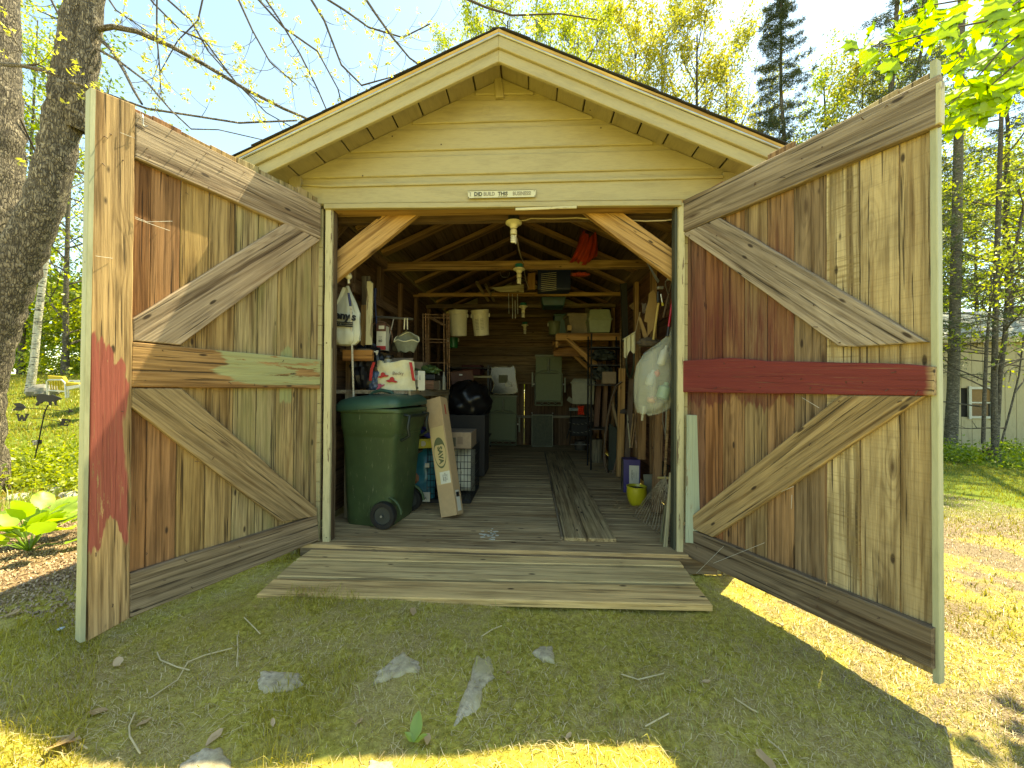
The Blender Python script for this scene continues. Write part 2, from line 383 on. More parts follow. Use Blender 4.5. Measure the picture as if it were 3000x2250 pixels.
# grass blades, moss tufts and straw (nobody could count them)
def blades(name, label, n, area, hmin, hmax, wd, mat, bend=.6, mask=None, seed=0):
    R = np.random.default_rng(seed); x = R.uniform(area[0], area[1], n); y = R.uniform(area[2], area[3], n)
    if mask is not None:
        k = mask(x, y, R); x, y = x[k], y[k]
    n = len(x); z = ground_z(x, y); h = R.uniform(hmin, hmax, n)*R.uniform(.5, 1, n); q = R.uniform(0, 2*np.pi, n); bq = R.uniform(0, 2*np.pi, n)
    bd = R.uniform(.1, bend, n)*h; ww = wd*R.uniform(.6, 1.3, n)
    cx, cy = np.cos(q)*ww, np.sin(q)*ww; bx, by = np.cos(bq)*bd, np.sin(bq)*bd
    p = np.stack([x, y, z-.002], -1); Z = np.zeros(n)
    a = np.stack([cx, cy, Z], -1); b = np.stack([bx*.35, by*.35, h*.6], -1); c = np.stack([bx, by, h*np.clip(1.05-bd/h*.4, .2, 1)], -1)
    Vs = np.stack([p-a, p+a, p+b+a*.7, p+b-a*.7, p+c], 1).reshape(-1, 3)
    i = np.arange(n)*5
    quads = np.stack([i, i+1, i+2, i+3], -1); tri = np.stack([i+3, i+2, i+4, i+4], -1)
    me = bpy.data.meshes.new(name); me.vertices.add(n*5); me.vertices.foreach_set('co', Vs.astype(np.float32).ravel())
    me.loops.add(n*7); li = np.concatenate([quads, tri[:, :3]], 1); me.loops.foreach_set('vertex_index', li.astype(np.int32).ravel())
    me.polygons.add(n*2); ls = np.stack([np.arange(n)*7, np.arange(n)*7+4], -1).ravel(); me.polygons.foreach_set('loop_start', ls.astype(np.int32))
    me.polygons.foreach_set('loop_total', np.tile([4, 3], n).astype(np.int32))
    at = me.attributes.new('v', 'FLOAT', 'POINT'); at.data.foreach_set('value', np.repeat(R.uniform(0, .8, n), 5).astype(np.float32))
    me.update(calc_edges=True); me.materials.append(mat)
    o = link(name, me, Matrix.Identity(4)); return tag(o, label, 'grass', kind='stuff')
def snoise(x, y, s, o=0): return .5+.25*(np.sin(x*s+1.3*o+np.sin(y*s*.7+o)*1.7)+np.sin(y*s*1.1+2.1*o+np.sin(x*s*.8)*1.5))
def inshed(x, y): return (x > -1.72) & (x < 1.36) & (y > -.0)
def onramp(x, y): return (x > -1.6) & (x < 1.05) & (y > -.5) & (y < .1)
GM = leafmat('grass_green', (.16, .155, .015), (.48, .40, .06), .3, (1.2, 1.3, .5))
GMOSS = leafmat('moss_tuft', (.25, .205, .03), (.64, .55, .11), .25, (1.2, 1.1, .6))
GDRY = leafmat('dry_straw', (.30, .22, .10), (.70, .58, .32), .2, (1.1, 1.0, .8))
free = lambda x, y: ~(inshed(x, y) | onramp(x, y))
blades('moss', 'low olive moss tufts carpeting the shaded yard before the ramp', 300000, (-2.5, 2.6, -1.75, .25), .004, .013, .0014, GMOSS, 1.2,
       lambda x, y, R: free(x, y) & (R.random(len(x)) < .35+.9*snoise(x, y, 5.3)), 1)
blades('grass', 'thin green grass blades growing through the moss', 50000, (-2.9, 2.8, -1.75, .9), .012, .042, .0011, GM, 1.0,
       lambda x, y, R: free(x, y) & (R.random(len(x)) < np.clip(snoise(x, y, 3.1, 2)*1.5-.55 + .6*(x < -1.2) + .2*(x > 1.1), .04, 1)), 2)
blades('grass', 'bright lawn grass rising towards the woods at left', 90000, (-14, -2.6, .9, 9), .03, .11, .006, GM, .8, lambda x, y, R: R.random(len(x)) < .95, 3)
blades('grass', 'sunlit lawn grass beyond the right door', 60000, (1.9, 9, -.6, 7), .02, .07, .004, GM, .9, lambda x, y, R: (R.random(len(x)) < snoise(x, y, 1.9, 5)*1.3-.25+.5*(y > 2.2)) & free(x, y), 4)
blades('grass_clumps', 'longer dark green grass clumps at the left of the yard', 26000, (-2.6, -.7, -1.6, .3), .03, .085, .0013, GM, 1.1, lambda x, y, R: free(x, y) & (snoise(x, y, 4.7, 4) > .66), 12)
blades('grass_clumps', 'scattered long blades at the front and right of the yard', 5000, (-.9, 2.0, -1.7, -.1), .03, .09, .0012, leafmat('pale_grass', (.22, .25, .05), (.52, .50, .16), .35), 1.1, lambda x, y, R: free(x, y) & (R.random(len(x)) < .12+.88*(snoise(x, y, 6.1, 7) > .72)), 13)
blades('grass_clumps', 'patchy grass coming up through the needles at right', 30000, (1.3, 5.5, -1.7, 3.0), .015, .05, .0014, GM, 1.0, lambda x, y, R: snoise(x, y, 2.9, 1) > .60, 14)
# straw and needles lying flat
def litter(name, label, n, area, L0, L1, wd, mat, seed, mask=None):
    R = np.random.default_rng(seed); x = R.uniform(area[0], area[1], n); y = R.uniform(area[2], area[3], n)
    k = free(x, y)
    if mask is not None: k &= mask(x, y, R)
    x, y = x[k], y[k]; n = len(x); L = R.uniform(L0, L1, n)*R.uniform(.4, 1, n); q = R.uniform(0, 2*np.pi, n); cv = R.normal(0, .6, n)
    K = 5; P = np.zeros((n, K, 3)); cx, cy = x.copy(), y.copy(); ang = q.copy()
    for i in range(K):
        P[:, i, 0] = cx; P[:, i, 1] = cy; P[:, i, 2] = ground_z(cx, cy)+.007+.006*np.sin(i*1.3+q*5)
        cx = cx+np.cos(ang)*L/(K-1); cy = cy+np.sin(ang)*L/(K-1); ang = ang+cv/(K-1)
    ww = wd*R.uniform(.6, 1.5, n); side = np.stack([-np.sin(q)*ww, np.cos(q)*ww, ww*0], -1)[:, None, :]*np.linspace(1, .5, K)[None, :, None]
    Vs = np.stack([P-side, P+side], 2).reshape(-1, 3); b = np.arange(n)[:, None]*K*2+np.arange(K-1)[None, :]*2
    Fq = np.stack([b, b+1, b+3, b+2], -1).reshape(-1, 4)
    me = npmesh(name, Vs, Fq, mat, v=np.repeat(R.uniform(0, 1, n), K*2)); o = link(name, me, Matrix.Identity(4)); return tag(o, label, 'straw', kind='stuff')
litter('straw', 'dry straw and pine needles scattered over the mossy yard', 26000, (-2.4, 2.4, -1.7, 0), .015, .085, .0009, GDRY, 5, lambda x, y, R: R.random(len(x)) < snoise(x, y, 4.2, 3)+.1)
litter('pine_needles', 'tan pine needles and bark crumbs right of the shed', 60000, (1.1, 5.5, -1.75, 2.6), .01, .05, .0014, leafmat('needle_litter', (.14, .10, .06), (.42, .33, .22), .15, (1, 1, .8)), 6,
       lambda x, y, R: R.random(len(x)) < np.clip((x-1.15)*1.2, 0, 1))
litter('mulch', 'brown mulch chips in the bed around the hosta', 14000, (-4.6, -2.2, -.9, 1.4), .01, .05, .004, leafmat('mulch_chip', (.10, .06, .035), (.50, .36, .22), .1, (1, 1, .8)), 8)

# ------------------------------------------------------------------ shed
RX, RZ, SL = -.217, 3.277, .45          # ridge x, underside of roof at ridge, slope
def zu(x): return RZ - SL*abs(x-RX)
XL, XR, YB = -1.70, 1.34, 4.85
shed = thing('shed', 'old cream gabled garage shed with both plank doors swung open', 'shed', (RX, 0, 0))
nF = V((0, -1, 0))
# gable siding: tilt follows the sagging old wall
lines = [(601, 590), (546, 527), (524, 499), (452, 424), (374, 345), (285, 277)]   # y at px x=1000 and x=2000
def zline(k, x):
    a = PY(1000, lines[k][0], 0); b = PY(2000, lines[k][1], 0); return a.z + (b.z-a.z)*(x-a.x)/(b.x-a.x)
def roofclip(x): return zu(x)+.01
for k in range(len(lines)):
    lo = lambda x, k=k: zline(k, x); hi = (lambda x, k=k: zline(k+1, x)) if k+1 < len(lines) else (lambda x: 9)
    xs = [XL+.03, XR-.03]
    def cross(f, side):  # where f meets the roof line
        x = RX
        for _ in range(400):
            if f(x) > roofclip(x): return x
            x += side*.005
            if x < XL+.03 or x > XR-.03: return max(XL+.03, min(XR-.03, x))
        return x
    l0, r0_ = cross(lo, -1), cross(lo, 1)
    pts = [V((l0, 0, lo(l0))), V((r0_, 0, lo(r0_)))]
    if k+1 < len(lines):
        l1, r1 = cross(hi, -1), cross(hi, 1)
        if r1 >= XR-.04: pts += [V((r1, 0, hi(r1)))]
        else: pts += [V((r1, 0, hi(r1)))] if r0_ < XR-.04 else [V((XR-.03, 0, roofclip(XR-.03))), V((r1, 0, hi(r1)))]
        if l1 <= XL+.04: pts += [V((l1, 0, hi(l1)))]
        else: pts += [V((l1, 0, hi(l1)))] if l0 > XL+.04 else [V((l1, 0, hi(l1))), V((XL+.03, 0, roofclip(XL+.03)))]
    else: pts += [V((RX, 0, roofclip(RX)))]
    # face inset 2 cm below the upper edge leaves a cove: two layers
    yo = -.012 if k != 1 else -.004
    back = [p + V((0, 0, 0)) for p in pts]
    plank('siding_board', back, nF, .016, (1, 0, 0), CREAM, shed, bev=.001, jit=.0008)
    if k not in (1,):
        cut = .038 if k else .0; xs_ = [XL+.03+(XR-XL-.06)*i/80 for i in range(81)]
        tp = lambda x: min(hi(x)-cut, zu(x)-.004); xs_ = [x for x in xs_ if tp(x) > lo(x)+.012]
        fp = [V((xs_[0], -.0135, lo(xs_[0])+.004)), V((xs_[-1], -.0135, lo(xs_[-1])+.004))] + [V((x, -.0135, tp(x))) for x in reversed(xs_)]
        plank('siding_face', fp, nF, .0125, (1, 0, 0), CREAM, shed, bev=.005, jit=0)
# trim under gable and jambs
a, b = PY(948, 606, -.03), PY(1998, 596, -.03)
board('header_trim', a+V((0, 0, .006)), b+V((0, 0, .006)), .035, .028, nF, CREAM, shed)
a, b = PY(1510, 612, -.034), PY(1690, 606, -.034)
board('trim_strip', a, b, .018, .006, nF, CREAMP, shed)
beam('header', (-1.47, .05, 2.405), (1.03, .05, 2.395), .12, .07, OSB, shed, (.42, .26, .11))
plank('drip_cap', [PY(955, 548, -.028), PY(2120, 520, -.028), PY(2120, 512, -.028), PY(880, 541, -.028)], nF, .012, (1, 0, 0), CREAM, shed)
# front wall flanks (behind doors) and jambs
for x0, x1 in ((XL, -1.50), (1.04, XR)):
    z = 0.0
    while z < 2.38: board('siding_board', ((x0), 0, z+.07), (x1, 0, z+.07), .138, .02, nF, CREAM, shed); z += .14
lj = [(-1.478, -.02), (-1.478, .09)]
board('door_jamb', (-1.445, -.012, -.02), (-1.452, -.012, 2.385), .05, .022, nF, CREAMP, shed)
board('jamb_post', (-1.430, .012, -.0), (-1.436, .012, 2.37), .026, .05, nF, WOOD, shed, (.17, .12, .07))
board('door_jamb', (1.018, -.012, -.03), (1.024, -.012, 2.375), .045, .022, nF, CREAMP, shed)
board('jamb_post', (.993, .012, 0), (.999, .012, 2.365), .024, .06, nF, painted('dark_green_jamb', (.05, .055, .035), peel=.2), shed)
board('corner_board', (XL, -.02, -.1), (XL, -.02, zu(XL)), .09, .02, nF, CREAM, shed)
board('corner_board', (XR, -.02, -.2), (XR, -.02, zu(XR)), .09, .02, nF, CREAM, shed)
plank('kick_board', [V((1.06, -.004, -.14)), V((1.36, -.004, -.15)), V((1.36, -.004, .0)), V((1.06, -.004, .0))], nF, .02, (1, 0, 0), CREAM, shed)
# angled corner braces
BR = (.52, .32, .13)
def pyl(pts, Y): return [PY(x, y, Y) for x, y in pts]
plank('corner_brace', pyl([(972, 746), (1127, 622), (1232, 622), (972, 832)], .10), nF, .04, (1, 0, .72), OSB, shed, BR)
plank('corner_brace', pyl([(1705, 618), (1818, 618), (1982, 737), (1982, 826)], .10), nF, .04, (1, 0, -.66), OSB, shed, BR)
plank('corner_brace', pyl([(978, 626), (1040, 626), (978, 700)], .35), nF, .04, (1, 0, .9), WROUGH, shed, (.3, .2, .11))
# roof: sheathing boards, rafters, fascia, shingles
sl_len = math.hypot(1, SL)
for side, xe in ((-1, -1.93), (1, 1.55)):
    d = V((side, 0, -SL)).normalized(); nd = V((side*SL, 0, 1)).normalized(); tot = abs(xe-RX)*sl_len; s = 0.0; wds = []
    while s < tot-.02:
        wd = min(U(.19, .215), tot-s); c = V((RX, 0, RZ)) + d*(s+wd/2)
        gpw = wd-U(.008, .012)
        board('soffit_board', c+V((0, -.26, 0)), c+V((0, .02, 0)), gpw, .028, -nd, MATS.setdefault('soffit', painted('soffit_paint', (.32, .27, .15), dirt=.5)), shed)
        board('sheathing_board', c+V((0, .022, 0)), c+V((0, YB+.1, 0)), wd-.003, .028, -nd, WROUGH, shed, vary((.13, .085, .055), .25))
        s += wd
    top = .058
    # fascia boards following the slope
    def along(off, y, th, h, name, mat, z0=0, color=None, ext=0):
        a = V((RX, y, RZ)) + nd*off; b = V((xe+side*ext, y, zu(xe+side*ext))) + nd*off
        pts = [V((RX, y, RZ+(off)/nd.z)), b, b - nd*h, V((RX, y, RZ+(off-h)/nd.z))]
        return plank(name, pts, nF, th, d, mat, shed, color)
    along(.042, -.285, .022, .068, 'rake_fascia', CREAM, ext=.03)
    along(-.026, -.268, .02, .070, 'rake_fascia', CREAM)
    along(.052, -.297, .010, .012, 'drip_edge', plain('zinc_drip_edge', (.55, .58, .55), .35, .7), ext=.03)
    along(.076, -.292, .03, .024, 'roof_edge_board', OSB, color=(.70, .47, .16), ext=.03)
    # eave board
    e = V((xe, 0, zu(xe))); board('eave_fascia', e+V((side*.012, -.28, .03)), e+V((side*.012, YB+.1, .03)), .10, .02, (side, 0, 0), CREAM, shed)
    # shingle courses: front end tabs one by one, the rest joined
    SH = plain('asphalt_shingle', (.035, .033, .03), .95, var=.4, scale=120, bump=.002); rest = MB(); s = 0.0
    while s < tot+.02:
        wd = .17
        for j in range(3 if s >= 0 else 0):
            y0 = -.30+U(-.006, .004) if j == 0 else -.30+j*.92; y1 = -.30+(j+1)*.92-.004
            if j == 2: y1 = YB+.12
            c0 = V((RX, 0, RZ)) + d*s + nd*(.084); c1 = V((RX, 0, RZ)) + d*(s+wd+.01) + nd*(.088)
            m = rest if j else MB()
            o = [c0+V((0, y0, 0)), c1+V((0, y0, 0)), c1+V((0, y1, 0)), c0+V((0, y1, 0))]
            m.prism(o, -nd*.006)
            if j == 0: m.build('shingle', SH, shed)
        s += wd
    tag(rest.build('shingles', SH, shed), kind='stuff')
board('ridge_cap', (RX, -.28, RZ+.106), (RX, YB+.1, RZ+.106), .09, .012, (0, 0, 1), SH, shed, jit=0)
beam('ridge_filler', (RX, -.25, RZ+.04), (RX, YB, RZ+.04), .05, .06, WOOD, shed, (.2, .15, .1))
# king strut at the peak
plank('king_strut', pyl([(1443, 178), (1462, 178), (1476, 282), (1452, 284)], -.03), nF, .05, (0, 0, 1), CREAM, shed)
plank('strut_cap', pyl([(1441, 153), (1465, 152), (1466, 180), (1441, 182)], -.25), nF, .03, (0, 0, 1), CREAM, shed)
MBc = MB(); c = PY(1423, 321, -.0145); q = []
for k in range(24): q.append(c+V((math.cos(k*math.pi/12)*.027, 0, math.sin(k*math.pi/12)*.029)))
MBc.tube(q, .0013, 5, closed=True).build('painted_hole_plug', CREAM, shed)
# inside walls, studs, plates
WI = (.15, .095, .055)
z = 0.03
while z < 2.42:
    hgt = U(.15, .2)
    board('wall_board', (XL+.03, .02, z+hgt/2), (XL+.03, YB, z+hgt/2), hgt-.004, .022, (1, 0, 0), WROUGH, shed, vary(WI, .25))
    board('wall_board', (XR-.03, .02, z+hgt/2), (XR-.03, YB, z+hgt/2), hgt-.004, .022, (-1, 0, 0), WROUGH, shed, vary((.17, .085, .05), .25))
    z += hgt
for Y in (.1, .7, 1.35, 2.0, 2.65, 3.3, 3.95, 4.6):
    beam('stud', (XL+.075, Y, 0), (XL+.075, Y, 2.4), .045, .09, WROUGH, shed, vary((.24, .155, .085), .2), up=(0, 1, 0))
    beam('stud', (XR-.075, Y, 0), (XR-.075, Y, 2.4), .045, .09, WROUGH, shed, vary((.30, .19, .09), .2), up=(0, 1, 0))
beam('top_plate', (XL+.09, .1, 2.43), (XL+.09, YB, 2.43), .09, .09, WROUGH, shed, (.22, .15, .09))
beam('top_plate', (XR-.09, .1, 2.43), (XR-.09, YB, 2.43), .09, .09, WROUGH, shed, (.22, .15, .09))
beam('wall_girt', PX(1035, 842, -1.56), PX(1160, 915, -1.56), .03, .08, WROUGH, shed, (.2, .13, .08))
# back wall: horizontal boards above, gappy vertical boards below
z = 1.22
while z < 3.3:
    hgt = U(.14, .19); xl = XL+.02; xr = XR-.02
    if z+hgt > zu(xl): xl = RX-(RZ-z-hgt)/SL; xr = RX+(RZ-z-hgt)/SL
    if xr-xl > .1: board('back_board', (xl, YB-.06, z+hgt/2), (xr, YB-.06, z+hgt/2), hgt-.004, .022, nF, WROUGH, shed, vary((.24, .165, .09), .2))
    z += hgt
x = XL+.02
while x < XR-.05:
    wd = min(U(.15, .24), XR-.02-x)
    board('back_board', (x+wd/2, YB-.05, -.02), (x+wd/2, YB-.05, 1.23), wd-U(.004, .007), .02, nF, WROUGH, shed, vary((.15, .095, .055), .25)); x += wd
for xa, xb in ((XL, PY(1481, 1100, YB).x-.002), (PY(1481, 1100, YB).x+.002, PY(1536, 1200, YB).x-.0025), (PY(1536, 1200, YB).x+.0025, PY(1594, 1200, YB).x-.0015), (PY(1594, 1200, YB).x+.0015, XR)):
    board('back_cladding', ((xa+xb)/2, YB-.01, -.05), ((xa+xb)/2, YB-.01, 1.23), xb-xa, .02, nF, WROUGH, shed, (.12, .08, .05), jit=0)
z = 1.236
while z < 3.3:
    xl, xr = max(XL, RX-(RZ+.03-z)/SL), min(XR, RX+(RZ+.03-z)/SL)
    board('back_cladding', (xl, YB-.01, z+.1), (xr, YB-.01, z+.1), .2, .02, nF, CREAM, shed, jit=0); z += .2
beam('wall_girt', (XL, YB-.1, 1.2), (XR, YB-.1, 1.2), .08, .04, WROUGH, shed, (.2, .14, .08))
beam('wall_girt', (XL, YB-.1, .55), (XR, YB-.1, .55), .05, .05, WROUGH, shed, (.3, .27, .2))
# rafters and tie beams
for Y in (.22, .85, 1.45, 2.05, 2.65, 3.25, 3.85, 4.45):
    for side, xe in ((-1, XL+.04), (1, XR-.04)):
        d = V((side, 0, -SL)).normalized(); nd = V((side*SL, 0, 1)).normalized()
        a = V((RX+side*.02, Y, RZ))-nd*.055; b = V((xe, Y, zu(xe)))-nd*.055
        beam('rafter', a, b, .045, .10, WROUGH, shed, vary((.30, .185, .095), .2), up=(0, -1, 0))
beam('ridge_board', (RX, 0.03, RZ-.08), (RX, YB-.1, RZ-.08), .02, .12, WROUGH, shed, (.16, .11, .07))
TB = (.33, .215, .105)
for Y, zz, hh, cc in ((.26, 2.415, .07, (.2, .13, .08)), (1.42, 2.42, .09, TB), (2.55, 2.385, .05, (.42, .26, .11)), (3.2, 2.37, .06, (.2, .15, .09)), (4.1, 2.40, .07, (.2, .15, .09))):
    beam('tie_beam', (XL+.06, Y, zz), (XR-.06, Y, zz), .045, hh, WROUGH, shed, vary(cc, .06))
beam('knee_brace', PX(1850, 905, 1.22), PY(1925, 835, 2.0), .04, .09, WROUGH, shed, (.2, .14, .08))
# floor
y = -.06; FL = (.60, .44, .23)
while y < YB-.1:
    wd = U(.125, .16)
    board('floor_board', (XL+.06, y+wd/2, U(-.002, .002)), (XR-.06, y+wd/2, U(-.002, .002)), wd-U(.003, .008), .03, (0, 0, 1), MATS.setdefault('floorwood', wood('floor_wood', ring=.8, stain=.6, knots=.6, bump=.003, stk=.6)), shed, vary(FL, .12)); y += wd
board('floor_sill', (XL+.1, -.062, -.075), (XR-.1, -.062, -.075), .10, .03, nF, WOOD, shed, (.2, .15, .09))
RUN = wood('runner_wood', ring=.6, stain=.8, knots=1.2, green=.15)
for x0, x1, y1 in ((.25, .415, 3.9), (.42, .62, 3.9)):
    board('runner_plank', ((x0+x1)/2, .12, .024), ((x0+x1)/2+.01, y1, .024), x1-x0, .022, (0, 0, 1), RUN, shed, vary((.52, .39, .20), .05))
beam('floor_cleat', (.235, .14, .01), (.245, 3.8, .01), .018, .02, WOOD, shed, (.3, .24, .15))
# exterior side walls (seen from a step aside) and back gable
for xx, sgn in ((XL, -1), (XR, 1)):
    z = -.05
    while z < 2.45:
        board('clapboard', (xx+sgn*.012, 0, z+.07), (xx+sgn*.012, YB, z+.07), .137, .012, (sgn, 0, 0), CREAM, shed, jit=0, sub=9); z += .14

# ---- ramp of three planks
ramp = thing('ramp', 'three-plank wooden ramp on the grass in front of the doorway', 'ramp', (-.25, -.3, -.1))
ed = [((930, 1596), (1970, 1614)), ((868, 1638), (2003, 1658)), ((811, 1688), (2038, 1709)), ((752, 1741), (2088, 1771))]
zz = [-.03, -.044, -.058, -.070]
for i in range(3):
    (l0, r0p), (l1, r1p) = ed[i], ed[i+1]
    a, b = PZ(*l0, zz[i]), PZ(*r0p, zz[i]); c, d = PZ(*r1p, zz[i+1]-.0), PZ(*l1, zz[i+1])
    g = V((0, -.024, 0))
    plank('ramp_plank', [a+g, b+g, c, d], (b-a).cross(a-d).normalized() if (b-a).cross(a-d).z > 0 else -(b-a).cross(a-d).normalized(), .038, (1, 0, 0),
          MATS.setdefault('rampw', wood('ramp_wood', ring=.9, stain=.3, green=.12, knots=.4, dark=.5, stk=.35)), ramp, [(.80, .58, .27), (.70, .52, .25), (.80, .55, .24)][i], bev=.005)
for x in (-1.35, -.2, .9):
    beam('ramp_bearer', (x, .0, -.11), (x, -.42, -.15), .04, .04, WOOD, ramp, (.2, .16, .1))

# ------------------------------------------------------------------ doors
NAIL = RUST
def make_door(hinge, outd, n, label, boards, mat_for, col_for, rails, zoff, tops, bots, edge_px, seed):
    """n = normal of the inner face (towards the viewer)"""
    random.seed(seed)
    t = MB(); door = None
    pb = hinge; face = .036                      # rails stand proud of the boards by their thickness
    def onb(x, y, off=0): return PP(x, y, pb+n*off, n)
    def s_of(p): return (p-pb).dot(outd)
    # the door node is the batten frame's first rail so that every board is a sub-part of one part
    root = bpy.data.objects.new('door', None); C.objects.link(root); root.empty_display_size = .05
    W[root] = Matrix.Translation(pb); root.parent = shed; root.matrix_basis = W[shed].inverted() @ W[root]
    root['label'] = label
    S_ = [s_of(onb(x, 1137, -face)) for x in boards]
    for i in range(len(S_)-1):
        s0, s1 = sorted((S_[i], S_[i+1])); g = U(.0012, .003)
        q = pb + outd*((s0+s1)/2) - n*(face+U(0, .002)); zt = tops(i, (s0+s1)/2); zb = bots(i, (s0+s1)/2)
        gp = [g+U(0, .001), g+U(0, .001), g, g]
        if (seed == 2 and i == 6): gp = [.001, .009, .001, .001]
        if (seed == 2 and i == 9): gp = [.001, .007, .001, .001]
        a0, a1 = pb+outd*(s0)-n*face, pb+outd*(s1)-n*face
        o = [a0+outd*gp[0], a1-outd*gp[1], a1-outd*gp[2], a0+outd*gp[3]]
        for k, zq in enumerate((zb+U(-.01, .01), zb+U(-.01, .01), zt+U(-.006, .006), zt+U(-.006, .006))): o[k] = V((o[k].x, o[k].y, zq))
        plank('door_board', o, n, .022, (0, 0, 1), mat_for(i), root, col_for(i), jit=.0015, bev=.003)
    for nm, pts, grain, mat, colr in rails:
        th = face-.003; off = 0
        if nm == 'door_brace': off = -.0015
        P = [onb(x, y, off) for x, y in pts]; gA, gB = onb(*grain[0], off), onb(*grain[1], off)
        plank(nm, P, n, th, gB-gA, mat, root, colr, jit=.002, bev=.004, sub=.1)
    return root, onb

LH = V((-1.487, 0, 0)); LD = V((-.411, -.912, 0)).normalized(); LN = V((.912, -.411, 0)).normalized()
RH = V((1.028, 0, 0)); RD = V((.413, -.911, 0)).normalized(); RN = V((-.911, -.413, 0)).normalized()
LB = [(.44, .32, .16), (.47, .35, .175), (.50, .36, .17), (.50, .34, .15), (.49, .32, .13), (.49, .38, .20), (.48, .37, .19), (.48, .34, .16), (.45, .32, .16)]
greenp = (.36, .37, .17)
L_OUT = wood('left_door_lit_boards', ring=1.0, stain=.25); L_G = wood('left_door_green_board', green=.35, paint=greenp, pr=(-.25, .12, -.04, .04, .15), pthr=.3)
STILE = wood('stile_red_paint', ring=1.1, stain=.15, knots=1.0, paint=(.40, .11, .08), pr=(-.78, .02, -.045, .09, .8), pthr=.36)
MIDR = wood('mid_rail_green_paint', ring=.9, stain=.2, paint=(.42, .42, .2), pr=(-.06, .6, -.1, .1, .5), pthr=.42)
GR = (.33, .27, .20); GR2 = (.24, .19, .13)
lb = [945, 909, 864, 810, 752, 684, 606, 521, 434, 300]
lrails = [
 ('door_rail', [(397, 326), (940, 598), (940, 701), (397, 461)], ((397, 390), (940, 650)), WOOD, (.46, .35, .24)),
 ('door_brace', [(391, 933), (838, 653), (940, 703), (530, 1011), (391, 998)], ((400, 960), (860, 680)), wood('brace_wood', ring=.9, stain=.55), (.48, .36, .245)),
 ('door_rail', [(388, 1001), (536, 1016), (940, 1055), (938, 1139), (385, 1134)], ((388, 1070), (940, 1095)), MIDR, (.50, .29, .12)),
 ('door_brace', [(388, 1137), (533, 1138), (930, 1490), (930, 1512), (827, 1530), (385, 1192)], ((400, 1160), (870, 1500)), MATS['brace_wood'], (.42, .30, .155)),
 ('door_rail', [(382, 1682), (930, 1511), (935, 1583), (382, 1811)], ((382, 1740), (935, 1550)), WOOD, (.34, .255, .16)),
 ('door_stile', [(274, 258), (397, 308), (380, 1811), (258, 1879)], ((335, 1850), (335, 280)), STILE, (.62, .41, .20)),
]
ldoor, onL = make_door(LH, LD, LN, 'left plank door, sunlit, with a wide red-stained stile and green paint scraps', lb,
    lambda i: L_G if i == 2 else (L_OUT if i > 4 else WOODG), lambda i: [LB[0], LB[1], LB[2], LB[5], LB[6], LB[3], LB[4], (.42, .22, .10), (.42, .21, .09)][i], lrails, 0,
    lambda i, s: 2.45+(.012 if i % 3 == 1 else 0), lambda i, s: .012, None, 1)
# painted outer edge and outside trim of the left door
e0 = LH + LD*1.168
def quadz(p, d, z0, z1): return [p, p+d, V((p.x+d.x, p.y+d.y, z1)), V((p.x, p.y, z1))]
b0 = e0 - LN*.052; b0 = V((b0.x, b0.y, -.03))
plank('edge_board', [b0, b0+LN*.054, b0+LN*.054+V((0, 0, 2.455)), b0+V((0, 0, 2.455))], LD, .018, (0, 0, 1), EDGE, ldoor, (.5, .5, .3), jit=.002)
for zz_ in (.10, 1.2, 2.33):
    a = LH-LN*.059+V((0, 0, zz_)); board('outer_batten', a+LD*.02, a+LD*1.15, .12, .016, -LN, CREAM, ldoor)
# scratches: bent nails on rails
def nails(on, pts, n, root):
    m = MB()
    for (x, y) in pts:
        p = on(x, y, .001); d = V((U(-1, 1), U(-1, 1), U(-1.6, .3))).normalized(); q = p + n*U(.004, .012) + d*U(.006, .018)
        m.tube([p-n*.005, p+n*.006, q], .0016, 5)
    return tag(m.build('nails', NAIL, root), kind='stuff')
nails(onL, [(305, 400), (325, 395), (300, 480), (430, 435), (520, 440), (603, 450), (575, 470), (545, 565), (650, 490), (715, 505), (720, 545), (610, 550), (505, 380), (440, 460), (530, 500), (360, 470),
            (475, 1026), (500, 1082), (425, 1115), (670, 1120), (745, 1125), (830, 1055), (650, 1295), (625, 1340), (573, 1352), (355, 1205), (790, 1370), (430, 1620), (540, 1640), (700, 1600), (480, 1700), (560, 1720), (280, 1620), (330, 1770)], LN, ldoor)
hk = MB(); p = onL(417, 335, .004); hk.tube([p, p+V((0, 0, -.02))+LN*.01, p+V((0, 0, -.055))+LN*.012, p+V((.004, .004, -.06))+LN*.012, p+V((.012, .012, -.052))+LN*.01], .0022, 6); hk.build('hook', METAL, ldoor)

